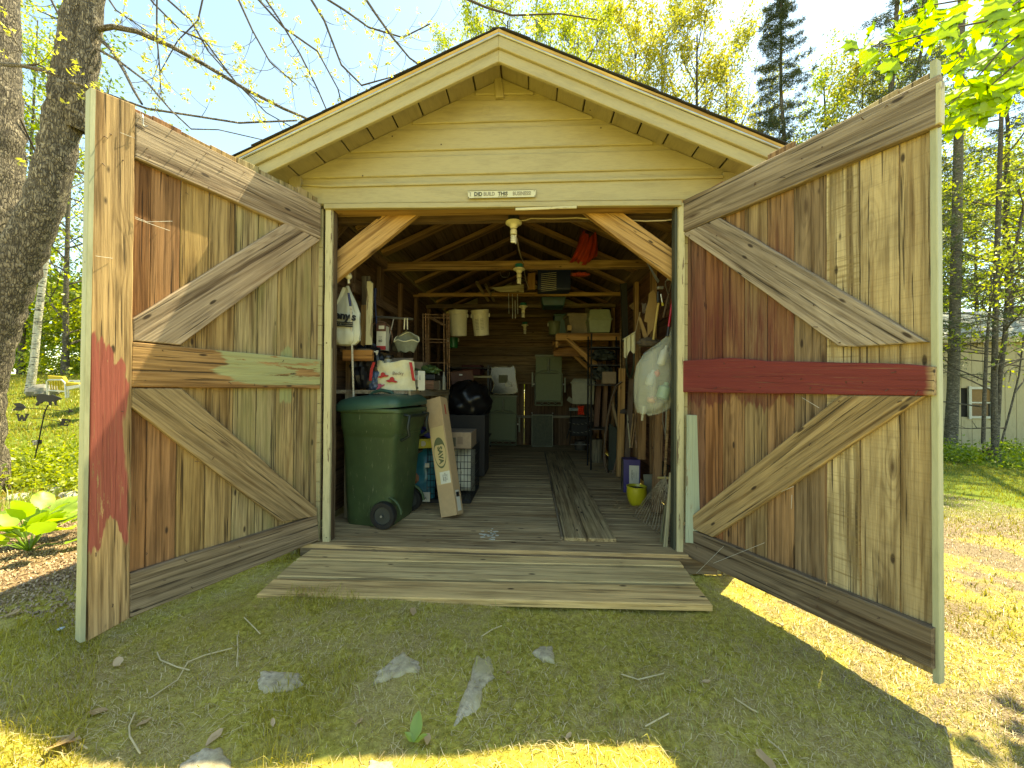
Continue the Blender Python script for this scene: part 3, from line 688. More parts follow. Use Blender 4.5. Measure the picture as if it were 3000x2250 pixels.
# right door
RB = [(.24, .14, .08), (.28, .14, .08), (.38, .18, .08), (.42, .25, .12), (.38, .27, .14), (.40, .24, .12), (.30, .21, .12), (.60, .48, .27), (.54, .42, .23), (.50, .38, .20)]
REDST = wood('red_stained_board', ring=.9, stain=.6, paint=(.15, .035, .03), pr=(-.17, .60, -.2, .2, .3), pthr=.50, soft=.85)
NEWB = wood('broad_sawn_board', ring=1.3, stain=.35, dark=.45, knots=1.3, saw=.25); NEWS = wood('sawn_pale_board', ring=.7, stain=.25, saw=.75, knots=.7)
REDR = wood('red_rail', ring=.5, stain=.6, paint=(.23, .045, .04), pr=(-.53, .9, -.3, .3, .06), pthr=.2)
rb = [2000, 2023, 2065, 2116, 2181, 2247, 2326, 2420, 2518, 2636, 2752]
rrails = [
 ('door_rail', [(2000, 588), (2136, 524), (2750, 217), (2748, 364), (2000, 681)], ((2000, 635), (2750, 290)), WOOD, (.37, .29, .20)),
 ('door_brace', [(2000, 684), (2106, 638), (2712, 1001), (2500, 1016), (2455, 1014)], ((2040, 660), (2600, 1000)), MATS['brace_wood'], (.43, .35, .26)),
 ('door_rail', [(2000, 1057), (2136, 1048), (2250, 1058), (2450, 1062), (2651, 1066), (2735, 1074), (2735, 1159), (2000, 1149)], ((2746, 1115), (2000, 1100)), REDR, (.42, .30, .16)),
 ('door_brace', [(2461, 1159), (2705, 1161), (2086, 1574), (1995, 1536)], ((2600, 1170), (2040, 1560)), wood('lower_brace_wood', ring=.8, stain=.45), (.46, .33, .165)),
 ('door_rail', [(2002, 1543), (2732, 1842), (2732, 1962), (2560, 1885), (2000, 1624)], ((2002, 1580), (2732, 1900)), WOOD, (.24, .18, .115)),
]
def rtop(i, s): return 2.375 + (.0 if i < 6 else -.02) + (.015 if i in (2, 5) else 0)
rdoor, onR = make_door(RH, RD, RN, 'right plank door, shaded, with a dark red middle rail', rb,
    lambda i: REDST if i < 6 else (WOOD if i == 6 else (NEWS if i == 7 else NEWB)), lambda i: RB[i], rrails, 0, rtop, lambda i, s: .0, None, 2)
e0 = RH + RD*1.232; b0 = e0 - RN*.058; b0 = V((b0.x, b0.y, -.015))
plank('edge_board', [b0, b0+RN*.036, b0+RN*.036+V((0, 0, 2.40)), b0+V((0, 0, 2.40))], RD, .02, (0, 0, 1), EDGE, rdoor, (.5, .5, .3), jit=.002)
board('end_strip', onR(2748, 240, .002)+V((0, 0, 0)), onR(2747, 362, .002), .016, .03, RN, CREAMP, rdoor)
nails(onR, [(2214, 540), (2660, 270), (2600, 310), (2530, 350), (2410, 430), (2350, 465), (2300, 520), (2214, 535), (2122, 1063), (2212, 1075), (2048, 1102), (2294, 1108), (2350, 1110), (2480, 1118), (2528, 1120), (2100, 1136), (2228, 1135), (2376, 1135), (2412, 1140), (2602, 1142), (2690, 1145), (2625, 1090),
            (2275, 780), (2385, 893), (2395, 958), (2462, 1003), (2100, 690), (2375, 1300), (2374, 1365), (2460, 1175), (2640, 1175), (2040, 1600), (2174, 1628), (2180, 1800), (2400, 1750), (2395, 1775), (2456, 1760), (2577, 1810), (2020, 690)], RN, rdoor)
# cobweb threads
cw = MB()
for on, n, segs in ((onL, LN, [((395, 635), (430, 650)), ((430, 650), (505, 648)), ((395, 640), (498, 676)), ((352, 388), (395, 405)), ((280, 750), (330, 757)), ((410, 320), (418, 372))]), (onR, RN, [((2320, 1450), (2318, 1490)), ((2290, 1440), (2325, 1425)), ((2090, 1650), (2240, 1590)), ((2040, 1680), (2120, 1600)), ((2350, 1165), (2400, 1195))])):
    for a, b in segs: cw.tube([on(*a, .004), (on(*a, .012)+on(*b, .012))/2, on(*b, .004)], .0009, 4)
o = cw.build('cobwebs', plain('cobweb', (.7, .68, .6), .6, bump=0), shed); tag(o, kind='stuff')

# loose board leaning at the right jamb
lbd = PY(2022, 1198, -.10); p0 = PY(2008, 1500, -.13)
o = board('loose_board', V((1.068, -.085, .09)), V((1.082, -.075, .93)), .088, .018, (-.2, -1, .03), wood('pale_green_board', ring=.6, stain=.2, paint=(.42, .47, .33), pr=(-.6, .6, -.2, .2, .1), pthr=.4), None, (.46, .42, .28))
tag(o, 'pale green weathered board leaning against the right door jamb', 'board')

# ------------------------------------------------------------------ things in the shed
def P0(x, y): return PZ(x, y, 0)
GREEN = plain('green_bin_plastic', (.05, .085, .032), .5, var=.4, scale=9, spec=.4)
def add_scuff(m, c=(.30, .30, .20), th=.66):
    t = m.node_tree; b = t.nodes['Principled BSDF']; l = b.inputs['Base Color'].links[0].from_socket; co = t.nodes.new('ShaderNodeTexCoord'); mp = t.nodes.new('ShaderNodeMapping'); mp.inputs['Scale'].default_value = (60, 60, 9)
    n = t.nodes.new('ShaderNodeTexNoise'); n.inputs['Detail'].default_value = 6; n.inputs['Roughness'].default_value = .75; n.inputs['Scale'].default_value = 1; r = t.nodes.new('ShaderNodeMapRange'); r.inputs[1].default_value = th; r.inputs[2].default_value = th+.1; r.inputs[4].default_value = .6
    x = t.nodes.new('ShaderNodeMix'); x.data_type = 'RGBA'; x.inputs[7].default_value = c+(1,); t.links.new(co.outputs['Object'], mp.inputs[0]); t.links.new(mp.outputs[0], n.inputs['Vector']); t.links.new(n.outputs[0], r.inputs[0]); t.links.new(r.outputs[0], x.inputs[0]); t.links.new(l, x.inputs[6]); t.links.new(x.outputs[2], b.inputs['Base Color'])
add_scuff(GREEN, th=.60); GREENL = plain('green_lid_plastic', (.03, .085, .055), .5, var=.25, scale=9)
# wheeled bin: front lower-left corner, tapered body
bx, by, rot = -1.235, .50, math.radians(-9)
BM = Matrix.Translation((bx, by, 0)) @ Matrix.Rotation(rot, 4, 'Z') @ Matrix.Diagonal((1.07, 1.05, 1.03, 1))
bin_ = thing('wheeled_bin', 'dark green wheeled rubbish bin with a lid, just inside the doorway', 'bin', (bx, by, 0))
def rrect(w_, d_, r, z, off=(0, 0), k=5):
    o = []
    for cx, cy, a0 in ((w_/2-r, d_/2-r, 0), (-w_/2+r, d_/2-r, 90), (-w_/2+r, -d_/2+r, 180), (w_/2-r, -d_/2+r, 270)):
        for i in range(k): q = math.radians(a0+90*i/(k-1)); o.append(BM @ V((off[0]+cx+r*math.cos(q), off[1]+cy+r*math.sin(q), z)))
    return o
def loft(rings, cap=True):
    m = MB(); n = len(rings[0])
    for R_ in rings: m.v += [V(p) for p in R_]
    for i in range(len(rings)-1):
        for k in range(n): m.f.append((i*n+k, i*n+(k+1) % n, (i+1)*n+(k+1) % n, (i+1)*n+k))
    if cap: m.f.append(tuple(reversed(range(n)))); m.f.append(tuple((len(rings)-1)*n+k for k in range(n)))
    return m
prof = [(.36, .36, 0.0), (.375, .38, .02), (.40, .41, .25), (.44, .45, .66), (.447, .457, .675), (.447, .457, .70), (.456, .465, .705), (.456, .465, .73), (.475, .485, .75), (.485, .50, .87), (.50, .515, .875), (.50, .515, .90)]
body = loft([rrect(w_, d_, .05, z, ((.44-w_)*-.25, 0)) for w_, d_, z in prof]); body.build('body', GREEN, bin_, smooth=50)
LM = BM
lid = loft([rrect(w_, d_, .07, z) for w_, d_, z in ((.53, .55, .905), (.535, .555, .925), (.53, .55, .95), (.47, .49, .985), (.34, .36, 1.005), (.15, .16, 1.012))])
tilt = Matrix.Translation((bx, by, .9)) @ Matrix.Rotation(math.radians(-4), 4, V((0, 1, 0))) @ Matrix.Translation((-bx, -by, -.9))
lid.v = [tilt @ p for p in lid.v]; lo_ = lid.build('lid', GREENL, bin_, smooth=50)
rim = loft([rrect(w_, d_, .06, z) for w_, d_, z in ((.51, .53, .878), (.515, .535, .885), (.515, .535, .90), (.51, .53, .905))]); rim.build('rim', GREEN, bin_, smooth=50)
hd = MB(); hd.tube([BM @ V(p) for p in ((-.10, -.05, .99), (-.08, -.05, 1.02), (0, -.05, 1.045), (.09, -.05, 1.03), (.11, -.05, 1.0))], .014, 8); hd.build('lid_handle', GREENL, lo_, smooth=60)
hb = MB()
for yy in (-.16, .16): hb.tube([BM @ V(p) for p in ((.235, yy, .86), (.30, yy, .85), (.285, yy, .76), (.30, yy, .70), (.235, yy, .66))], .013, 6)
hb.tube([BM @ V((.30, -.16, .85)), BM @ V((.33, 0, .85)), BM @ V((.30, .16, .85))], .014, 6); hb.build('grab_handle', plain('dark_green_handle', (.012, .02, .012), .5), bin_, smooth=60)
Rx = Matrix.Rotation(rot, 3, 'Z') @ Matrix.Rotation(math.radians(90), 3, 'X')
for yy in (-.215, .215):
    c = BM @ V((.13, yy, .105)); wh = MB(); wh.lathe(c, [(.07, -.028), (.10, -.028), (.105, -.018), (.105, .018), (.10, .028), (.07, .028), (.065, .018)], 28, Rx); wo = wh.build('wheel', BLACK, bin_, smooth=40)
    hbm = MB(); hbm.lathe(c, [(.066, -.02), (.066, .02)], 24, Rx); hbm.lathe(c, [(.013, -.034), (.013, .034)], 12, Rx); hbm.build('hub', plain('grey_hub', (.05, .055, .045), .4), wo, smooth=40)
    cap = MB(); cap.lathe(c, [(.009, -.04), (.009, .04)], 10, Rx); cap.build('axle_cap', METAL, wo, smooth=40)
arch = MB()
for yy in (-.19, .19): arch = MB(); arch.tube([BM @ V((.13+.125*math.cos(q), yy, .11+.125*math.sin(q))) for q in [math.pi*i/10 for i in range(11)]], .012, 6); arch.build('wheel_arch', GREEN, bin_, smooth=60)

# long carton leaning back
def box_thing(name, label, cat, c, d, mat, rz=0, R=None, bevel=.003, group=None, parent=None, top=(1, 1)):
    m = MB().box(c, d, rz, top=top, R=R); o = m.build(name, mat, parent, bevel=bevel)
    if label: tag(o, label, cat, group)
    return o
a0, a1 = V((-.655, .56, 0)), V((-.865, .80, .985))
zx = (a1-a0).normalized(); fx = V((.90, -.30, 0)); fx = (fx-zx*fx.dot(zx)).normalized(); fy = zx.cross(fx)
RC = Matrix((fx, fy, zx)).transposed(); cc = (a0+a1)/2 + zx*.012
carton = thing('long_carton', 'tall narrow cardboard carton leaning beside the green bin', 'carton', a0)
MB().box(cc, (.155, .12, 1.03), R=RC).build('carton_body', CARD, carton, bevel=.004)
def onface(u, v_, off=.0615): return cc + fx*u + zx*v_ - fy*off
def faceM(u, v_, off=.062, ang=0):
    x = fx*math.cos(ang)+zx*math.sin(ang); y = -fx*math.sin(ang)+zx*math.cos(ang); z = x.cross(y); o = onface(u, v_, off)
    return Matrix(((x.x, y.x, z.x, o.x), (x.y, y.y, z.y, o.y), (x.z, y.z, z.z, o.z), (0, 0, 0, 1)))
PRG = plain('dark_olive_print', (.10, .11, .045), .8, bump=0, var=.1); TAPE = plain('packing_tape', (.50, .38, .18), .3, var=.05)
MB().box(onface(0, .0, .0606), (.13, .0012, .50), R=RC).build('tape', TAPE, carton)
ring = MB(); n_ = 36
for k in range(n_):
    q0, q1 = 2*math.pi*k/n_, 2*math.pi*(k+1)/n_
    for q in (q0, q1):
        th = .010 + .030*max(0, math.sin(q))**2
        ring.v += [onface(.060*math.cos(q), .02+.135*math.sin(q), .0622), onface((.060-th*.35)*math.cos(q), .02+(.135-th*1.7)*math.sin(q), .0622)]
    b = len(ring.v)-4; ring.f.append((b, b+2, b+3, b+1))
ring.build('printed_oval', PRG, carton)
text('lettering', 'SAVA', faceM(.002, .0, .0625, -math.pi/2), .062, PRG, carton, bold=.003)
MB().box(onface(.018, -.195, .0612), (.098, .001, .10), R=RC).build('shipping_label', WHITE, carton)
text('lettering', '||| || |||\nMA 04101\n12-0489', faceM(.018, -.195, .0624, -math.pi/2), .018, BLACK, carton)
def onside(u, v_, off=.0782): return cc + fx*off + fy*u + zx*v_
MB().box(onside(0, -.40), (.001, .06, .17), R=RC).build('barcode_label', WHITE, carton)
MB().box(onside(.0, -.35, .0788), (.001, .05, .04), R=RC).build('barcode', BLACK, carton)
MB().box(onside(-.0, .40, .0786), (.001, .018, .09), R=RC).build('red_tape_mark', plain('red_mark', (.45, .04, .015), .6), carton)

# pet food bag, small boxes behind the bin
def pillow(c, w_, h, d, mat, name, label=None, cat=None, lean=(0, 0), rz=0, wr=.01, parent=None, n=14, flat=.7, topn=1):
    m = MB(); nu, nv = n, n
    R = Matrix.Rotation(rz, 3, 'Z')
    def f(sign):
        def g(u, v_):
            x = (u-.5)*w_; z = v_*h; e = (1-abs(2*u-1)**3)*(1-abs(2*v_-1)**4*topn)
            y = sign*d/2*max(0, e)**flat + wr*math.sin(u*17+v_*9+sign)*e + wr*math.sin(v_*23-u*7)*e
            x *= 1-.06*math.sin(v_*math.pi)
            return V(c) + R @ V((x+lean[0]*v_, y+lean[1]*v_, z))
        return g
    m.sheet(f(-1), nu, nv); b = len(m.v); m.sheet(f(1), nu, nv); m.f = m.f[:len(m.f)//2] + [tuple(reversed(q)) for q in m.f[len(m.f)//2:]]
    o = m.build(name, mat, parent, smooth=True)
    if label: tag(o, label, cat)
    return o
tb = thing('pet_food_bag', 'teal sack of pet food standing between bin and wire crate', 'pet food bag', (-1.12, .98, 0))
TEAL = plain('teal_foil', (.02, .19, .24), .3, var=.35)
pillow((-1.10, .98, 0), .36, .50, .14, TEAL, 'sack', lean=(.02, .06), parent=tb, wr=.006)
FM = lambda x, y, z, s=0: Matrix.Translation((x, y, z)) @ Matrix.Rotation(math.radians(90), 4, 'X')
MB().box((-1.04, .895, .07), (.20, .004, .09)).build('white_band', WHITE, tb); text('lettering', 'EXACT\nFORMULA', FM(-1.05, .89, .075), .035, BLACK, tb)
MB().box((-.98, .93, .36), (.04, .004, .04)).build('nutrition_panel', WHITE, tb)
MB().lathe((-1.08, .90, .24), [(.0, -.05), (.03, -.02), (.03, .02), (.01, .05)], 10, sy=.4).build('dog_picture', plain('brown_print', (.3, .12, .04), .6), tb)
yb = thing('yellow_box', 'bright yellow snack box lying on the teal sack behind the bin', 'box', (-1.03, 1.0, .52))
MB().box((-1.03, 1.0, .565), (.20, .14, .09), .35).build('box_body', plain('yellow_print', (.55, .50, .03), .5), yb, bevel=.003)
MB().lathe((-1.02, .925, .565), [(.026, -.002), (.026, .002)], 14, Matrix.Rotation(math.pi/2, 3, 'X')).build('round_picture', WHITE, yb)
o = box_thing('blue_box', 'deep blue packet lying on top behind the bin handle', 'packet', (-1.02, 1.05, .655), (.22, .13, .05), plain('blue_packet', (.02, .03, .30), .4), R=Matrix.Rotation(.45, 3, 'Y'))
o = box_thing('white_packet', 'small white packet tilted beside the deep blue packet', 'packet', (-.93, 1.08, .66), (.10, .08, .05), WHITE, R=Matrix.Rotation(.2, 3, 'Y'))

# wire dog crate
cr = thing('dog_crate', 'black wire dog crate with a white bag inside it', 'dog crate', (-.77, 1.2, 0))
WIRE = plain('black_wire', (.02, .02, .02), .4, .3, bump=0)
x0, x1, y0, y1, z1 = -.98, -.56, .93, 1.50, .52
MB().box(((x0+x1)/2, (y0+y1)/2, .02), (x1-x0, y1-y0, .035)).build('tray', BLACK, cr, bevel=.006)
def wires(name, a, u, v_, nu, nv, r=.0018):
    m = MB(); a = V(a); u = V(u); v_ = V(v_)
    for i in range(nu+1): p = a+u*(i/nu); m.tube([p, p+v_], r, 4)
    for j in range(nv+1): p = a+v_*(j/nv); m.tube([p, p+u], r*1.25, 4)
    return m.build(name, WIRE, cr)
wires('front_panel', (x0, y0, .03), (x1-x0, 0, 0), (0, 0, z1-.03), 13, 8, .0024); wires('back_panel', (x0, y1, .03), (x1-x0, 0, 0), (0, 0, z1-.03), 13, 5)
wires('side_panel', (x1, y0, .03), (0, y1-y0, 0), (0, 0, z1-.03), 18, 5); wires('side_panel', (x0, y0, .03), (0, y1-y0, 0), (0, 0, z1-.03), 18, 5); wires('top_panel', (x0, y0, z1), (x1-x0, 0, 0), (0, y1-y0, 0), 13, 6)
lt = MB()
for zc in (.36, .16):
    q = [V((-.71, y0-.008, zc-.03)), V((-.71, y0-.008, zc+.03)), V((-.66, y0-.008, zc+.03)), V((-.66, y0-.008, zc-.03))]; lt.tube(q, .003, 5, closed=True)
    lt.tube([V((-.66, y0-.01, zc)), V((-.65, y0-.01, zc-.07))], .003, 5)
lt.build('latch', WIRE, cr)
o = pillow((-.68, 1.22, .045), .24, .43, .26, plain('white_sack', (.62, .62, .50), .6, var=.15), 'white_sack', 'stuffed white plastic sack standing inside the wire crate', 'bag', wr=.006)
o = pillow((-.87, 1.16, .045), .2, .3, .22, plain('black_fleece', (.014, .012, .011), .95, scale=60, bump=.006), 'black_fleece', 'black fluffy fleece bundle inside the wire crate', 'fleece', wr=.02, n=20)
o = tag(MB().box((-.71, 1.1, .60), (.30, .34, .155)).build('carton', CARDD, None, bevel=.004), 'dull cardboard carton sitting on the wire crate', 'carton')
MB().box((-.73, .928, .585), (.045, .002, .085)).build('dark_label', plain('dark_print', (.08, .075, .04), .8), o); MB().box((-.665, .928, .60), (.05, .002, .07)).build('printed_panel', plain('brown_panel', (.20, .14, .09), .8), o)
text('lettering', '7 1\nUP', FM(-.80, .9275, .60), .03, BLACK, o)
o = tag(MB().box((-.90, 1.12, .59), (.07, .28, .13)).build('maroon_box', plain('maroon_card', (.07, .012, .02), .7), None, bevel=.003), 'small maroon box beside the carton on the crate', 'box')
o = tag(MB().box((-.89, 1.0, .535), (.16, .02, .02), R=Matrix.Rotation(.1, 3, 'Y')).build('white_bracket', WHITE, None, bevel=.002), 'thin white plastic strip lying on the wire crate', 'strip')

def blob(name, label, cat, c, r, mat, seed=0, rough=.12, n=22, fold=9, parent=None):
    m = MB(); rr = random.Random(seed); ph = [rr.uniform(0, 6) for _ in range(6)]; b = len(m.v)
    def g(u, v_):
        a = u*2*math.pi; e = (v_-.5)*math.pi; k = 1+rough*math.sin(a*fold+ph[0]+math.sin(e*4)*2)*math.cos(e)+rough*.7*math.sin(e*7+a*3+ph[1])+rough*.6*math.sin(a*5-e*9+ph[2])
        z = math.sin(e); z = max(z, -.62)
        return V(c)+V((r[0]*math.cos(e)*math.cos(a)*k, r[1]*math.cos(e)*math.sin(a)*k, r[2]*z*(k if z > 0 else 1)))
    m.sheet(g, n*2, n)
    o = m.build(name, mat, parent, smooth=True)
    if label: tag(o, label, cat)
    return o
GARB = plain('black_bin_liner', (.008, .008, .009), .36, var=.3, spec=.4)
blob('black_bag', 'full shiny black refuse bag resting behind the crate', 'refuse bag', (-.80, 2.15, .93), (.30, .27, .26), GARB, 3, .05, 26)
beam_ = MB().box((-.8, 2.15, .40), (.5, .45, .74)); o = tag(beam_.build('chest', plain('dark_trunk', (.03, .025, .02), .8), None, bevel=.01), 'dark trunk underneath the shiny black refuse bag', 'trunk')
m = MB(); m.tube([PY(1424, 1184, 2.1), PY(1400, 1170, 2.1), PY(1367, 1158, 2.1)], .012, 6); m.tube([PY(1422, 1190, 2.1), PY(1400, 1180, 2.1), PY(1378, 1170, 2.1)], .008, 6); tag(m.build('chair_frame', WHITE, None, smooth=60), 'curved white plastic chair arm poking above the black refuse bag', 'chair')
# leaning brown hard suitcase
tag(MB().box((-.98, 2.75, 1.03), (.34, .22, .62), R=Matrix.Rotation(-.15, 3, 'Y') @ Matrix.Rotation(.5, 3, 'Z')).build('suitcase', plain('brown_vinyl', (.13, .05, .025), .6), None, bevel=.02), 'reddish brown hard case standing beyond the workbench leg', 'case')
m = MB(); q = PY(1350, 1098, 2.5); m.box(q, (.045, .01, .02)); tag(m.build('case_latch', METAL, None), 'small pale latch plate on the reddish brown case', 'latch')
bpy.data.objects['case_latch'].parent = bpy.data.objects['suitcase']; cl = bpy.data.objects['case_latch']; cl.matrix_basis = W[bpy.data.objects['suitcase']].inverted() @ W[cl]; del cl['category']; del cl['label']

# ---- workbench along the left wall with everything on it
BT = 1.075
wb = thing('workbench', 'rough grey workbench along the left wall', 'workbench', (-1.3, 1.2, 0))
for k in range(4): board('bench_board', (-1.56+k*.155, .45, BT), (-1.56+k*.155, 1.98, BT), .15, .03, (0, 0, 1), WROUGH, wb, vary((.3, .25, .17), .1))
board('front_edge', (-.998, .47, BT-.03), (-.998, 1.98, BT-.03), .06, .02, (1, 0, 0), WROUGH, wb, (.3, .26, .17))
for Y in (.50, 1.93): beam('leg', (-1.04 if Y > 1 else -1.52, Y, 0), (-1.04 if Y > 1 else -1.52, Y, BT-.03), .08, .05, WROUGH, wb, (.30, .26, .17), up=(0, 1, 0))
board('lower_shelf', (-1.3, .5, .5), (-1.3, 1.95, .5), .5, .02, (0, 0, 1), WROUGH, wb, (.2, .16, .1))
board('side_panel', (-1.2, 1.9, .55), (-1.2, 1.9, 1.04), .25, .02, (0, -1, 0), WROUGH, wb, (.26, .21, .13))
tag(MB().box((-1.13, .75, .99), (.15, .2, .13)).build('carton', CARDD, None, bevel=.003), 'plain cardboard box hung under the workbench, above the bin lid', 'carton')
ws = thing('wall_shelf', 'narrow upper shelf board on the left wall with an orange bracket', 'shelf', (-1.5, .9, 1.42))
board('shelf_board', (-1.47, .45, 1.42), (-1.47, 1.9, 1.42), .24, .025, (0, 0, 1), WROUGH, ws, (.22, .15, .08)); beam('bracket', (-1.55, .42, 1.36), (-1.30, .42, 1.36), .03, .09, OSB, ws, (.36, .17, .05), up=(0, 0, 1))
# tote bag
TC = V((-1.16, .55, BT)); CANV = plain('cream_canvas', (.60, .56, .36), .85, var=.12, scale=40)
tote = thing('tote_bag', 'cream canvas tote with red straps and three red hats on the workbench', 'tote bag', TC)
m = MB()
def totef(sign):
    def g(u, v_):
        x = (u-.5)*.36*(1-.10*v_)+.0; e = (1-abs(2*u-1)**4)*(1-v_*.35)
        y = sign*.075*e + .007*math.sin(u*14+v_*8)*v_ + .005*math.sin(v_*15-u*6); z = v_*(.245+.012*math.sin(u*9+.5)-.02*math.exp(-((u-.25)/.08)**2))
        return TC + V((x, y, z))
    return g
m.sheet(totef(-1), 20, 14); h = len(m.f); m.sheet(totef(1), 20, 14); m.build('bag_body', CANV, tote, smooth=True)
REDC = plain('red_strap', (.42, .02, .02), .7)
for sx_ in (-1, 1):
    m = MB(); a = TC+V((sx_*.135, -.05, .235)); pts = [a, a+V((sx_*.02, -.025, -.0)), a+V((sx_*.035, -.035, -.06)), a+V((sx_*.045, -.03, -.13)), a+V((sx_*.05, -.02, -.155))]
    for i in range(4):
        d = V((0, .02, 0)) if sx_ > 0 else V((0, .02, 0)); p, q = pts[i], pts[i+1]; m.add([p-V((.012, 0, 0)), p+V((.012, 0, .0)), q+V((.012, 0, 0)), q-V((.012, 0, 0)), p-V((.012, -.003, 0)), p+V((.012, .003, .0)), q+V((.012, .003, 0)), q-V((.012, -.003, 0))], [(0, 1, 2, 3), (7, 6, 5, 4), (0, 3, 7, 4), (1, 5, 6, 2)])
    m.build('strap', REDC, tote)
def hat(cx, cz, s, mat, a):
    m = MB(); pts = [(-1.1, -.35), (-.8, -.1), (-.45, .0), (-.35, .45), (-.05, .6), (.3, .45), (.42, .02), (.85, -.05), (1.1, -.2), (.7, -.38), (.1, -.32), (-.5, -.5)]
    o = [TC+V((cx+s*(x*math.cos(a)-z*math.sin(a)), -.083, cz+s*(x*math.sin(a)+z*math.cos(a)))) for x, z in pts]; m.prism(o, (0, .012, 0)); m.build('printed_hat', mat, tote)
hat(-.075, .125, .042, REDC, .1); hat(.0, .085, .045, REDC, -.15); hat(-.10, .035, .036, plain('pink_print', (.40, .06, .12), .7), .5)
text('lettering', 'Becky', Matrix.Translation(TC+V((.055, -.087, .14))) @ Matrix.Rotation(math.radians(90), 4, 'X'), .04, plain('brown_ink', (.12, .05, .03), .7), tote)
def lathe_thing(name, label, cat, c, prof, mat, parts=(), n=18, M=None, sx=1, sy=1, smooth=50):
    root = thing(name, label, cat, c); MB().lathe(c, prof, n, M, sx, sy).build('body', mat, root, smooth=smooth)
    for pn, pr, pm in parts: MB().lathe(c, pr, n, M, sx, sy).build(pn, pm, root, smooth=smooth)
    return root
GLASS = plain('dusty_glass', (.30, .29, .22), .15, var=.3)
lathe_thing('glass_jar', 'glass jar with a black lid sticking out of the tote bag', 'jar', (-1.235, .58, BT+.17), [(.032, 0), (.034, .09), (.03, .10)], GLASS, [('lid', [(.034, .10), (.036, .103), (.036, .125), (.033, .128)], BLACK)])
lathe_thing('white_roll', 'rolled cream paper lying in the mouth of the tote bag', 'roll', (-1.155, .56, BT+.235), [(.014, -.045), (.014, .045)], CREAMPL, n=12, M=Matrix.Rotation(math.radians(80), 3, 'Y'))
pillow((-1.22, .85, BT), .24, .30, .14, CARDD, 'paper_bag', 'open brown paper bag behind the tote bag', 'paper bag', wr=.008)
tag(MB().box((-1.18, 1.2, BT+.14), (.20, .2, .28)).build('carton', CARDD, None, bevel=.003), 'square brown carton behind the tote and paper bag', 'carton')
# white jug / can beside the tote
can = lathe_thing('white_jug', 'square white powder jug with a dark base label right of the tote', 'jug', (-.975+.0, .64, BT), [(.045, 0), (.048, .01), (.048, .16), (.042, .17)], WHITE, n=4)
MB().box((-.985, .59, BT+.02), (.03, .004, .02)).build('label', plain('dark_print', (.08, .02, .02), .7), can); MB().box((-.98, .60, BT+.11), (.05, .004, .04)).build('printed_panel', plain('grey_print', (.4, .42, .38), .7), can)
# green plant tray over a wooden crate
random.seed(5)
pt = thing('seedling_tray', 'tray of limp green plants under clear film at bench end', 'plant tray', (-1.08, 1.25, BT+.10)); MB().box((-1.08, 1.25, BT+.13), (.24, .3, .05)).build('tray', BLACK, pt, bevel=.004)
blob('plants', None, None, (-1.08, 1.23, BT+.20), (.13, .15, .055), plain('wilted_green', (.10, .17, .05), .5, var=.5, scale=50, bump=.01), 4, .16, 14, parent=pt)
wc = thing('wooden_crate', 'small reddish wooden crate beneath the plant tray', 'crate', (-1.08, 1.2, BT))
for k in range(2): board('slat', (-1.19, 1.06, BT+.03+k*.045), (-.96, 1.06, BT+.03+k*.045), .04, .01, (0, -1, 0), WROUGH, wc, (.28, .15, .09))
MB().box((-1.08, 1.21, BT+.05), (.22, .27, .09)).build('box_body', CARDD, wc)
for i, (x, y) in enumerate(((-1.0, 1.62), (-.965, 1.72))):
    lathe_thing('clear_bottle', ['clear glass bottle at the bench end, nearer one', 'clear glass bottle at the bench end, farther one'][i], 'bottle', (x, y-.2, BT), [(.022, 0), (.024, .01), (.02, .14), (.01, .17), (.011, .20)], GLASS)
# black bags at the back of the bench
for i, (x, y, z, r) in enumerate(((-1.42, .62, BT+.16, (.13, .15, .24)), (-1.45, .95, BT+.2, (.12, .15, .2)))):
    blob('black_bag', ['crumpled black plastic bag at the near end of the workbench', 'crumpled black plastic bag deeper on the workbench'][i], 'refuse bag', (x, y, z), r, GARB, 10+i, .10, 20, 13)
pillow((-1.33, .52, BT), .10, .16, .06, plain('blue_red_packet', (.06, .10, .18), .35, var=.6, scale=30), 'snack_packet', 'small blue and red packet between black bag and tote', 'packet', wr=.005)
lathe_thing('white_mug', 'white enamel mug hanging above the black bags', 'mug', (-1.36, .60, 1.36), [(.035, 0), (.038, .06), (.035, .062)], WHITE, M=Matrix.Rotation(.3, 3, 'X'))
# milk carton shape, pouch on shelf
mc = thing('tall_box', 'tall red and white grocery box on the wall shelf', 'box', (-1.35, .75, 1.434)); MB().box((-1.35, .75, 1.434+.11), (.085, .085, .22)).build('box_body', WHITE, mc, bevel=.002)
MB().box((-1.35, .706, 1.434+.205), (.086, .004, .07)).build('brown_band', plain('brown_ink', (.12, .05, .03), .7), mc); MB().box((-1.345, .703, 1.434+.205), (.05, .004, .03)).build('white_panel', WHITE, mc)
MB().box((-1.35, .706, 1.434+.02), (.086, .004, .035)).build('red_band', REDC, mc); text('lettering', '::::\n60', Matrix.Translation((-1.355, .7025, 1.434+.10)) @ Matrix.Rotation(math.radians(90), 4, 'X'), .035, BLACK, mc)
blob('cloth_pouch', 'olive cloth pouch slumped on the wall shelf', 'pouch', (-1.28, .98, 1.50), (.07, .08, .09), plain('olive_cloth', (.10, .085, .045), .9), 6, .08, 14)
m = MB(); hc = PY(1113, 1010, .95); hx = .12
m.tube([hc+V((-hx+.0, 0, 0)), hc+V((-hx, 0, .10)), hc+V((-hx*.8, 0, .17)), hc+V((-hx*.4, 0, .215)), hc+V((0, 0, .225)), hc+V((hx*.5, 0, .21)), hc+V((hx*.85, 0, .16)), hc+V((hx, 0, .08)), hc+V((hx, 0, 0))], .008, 6)
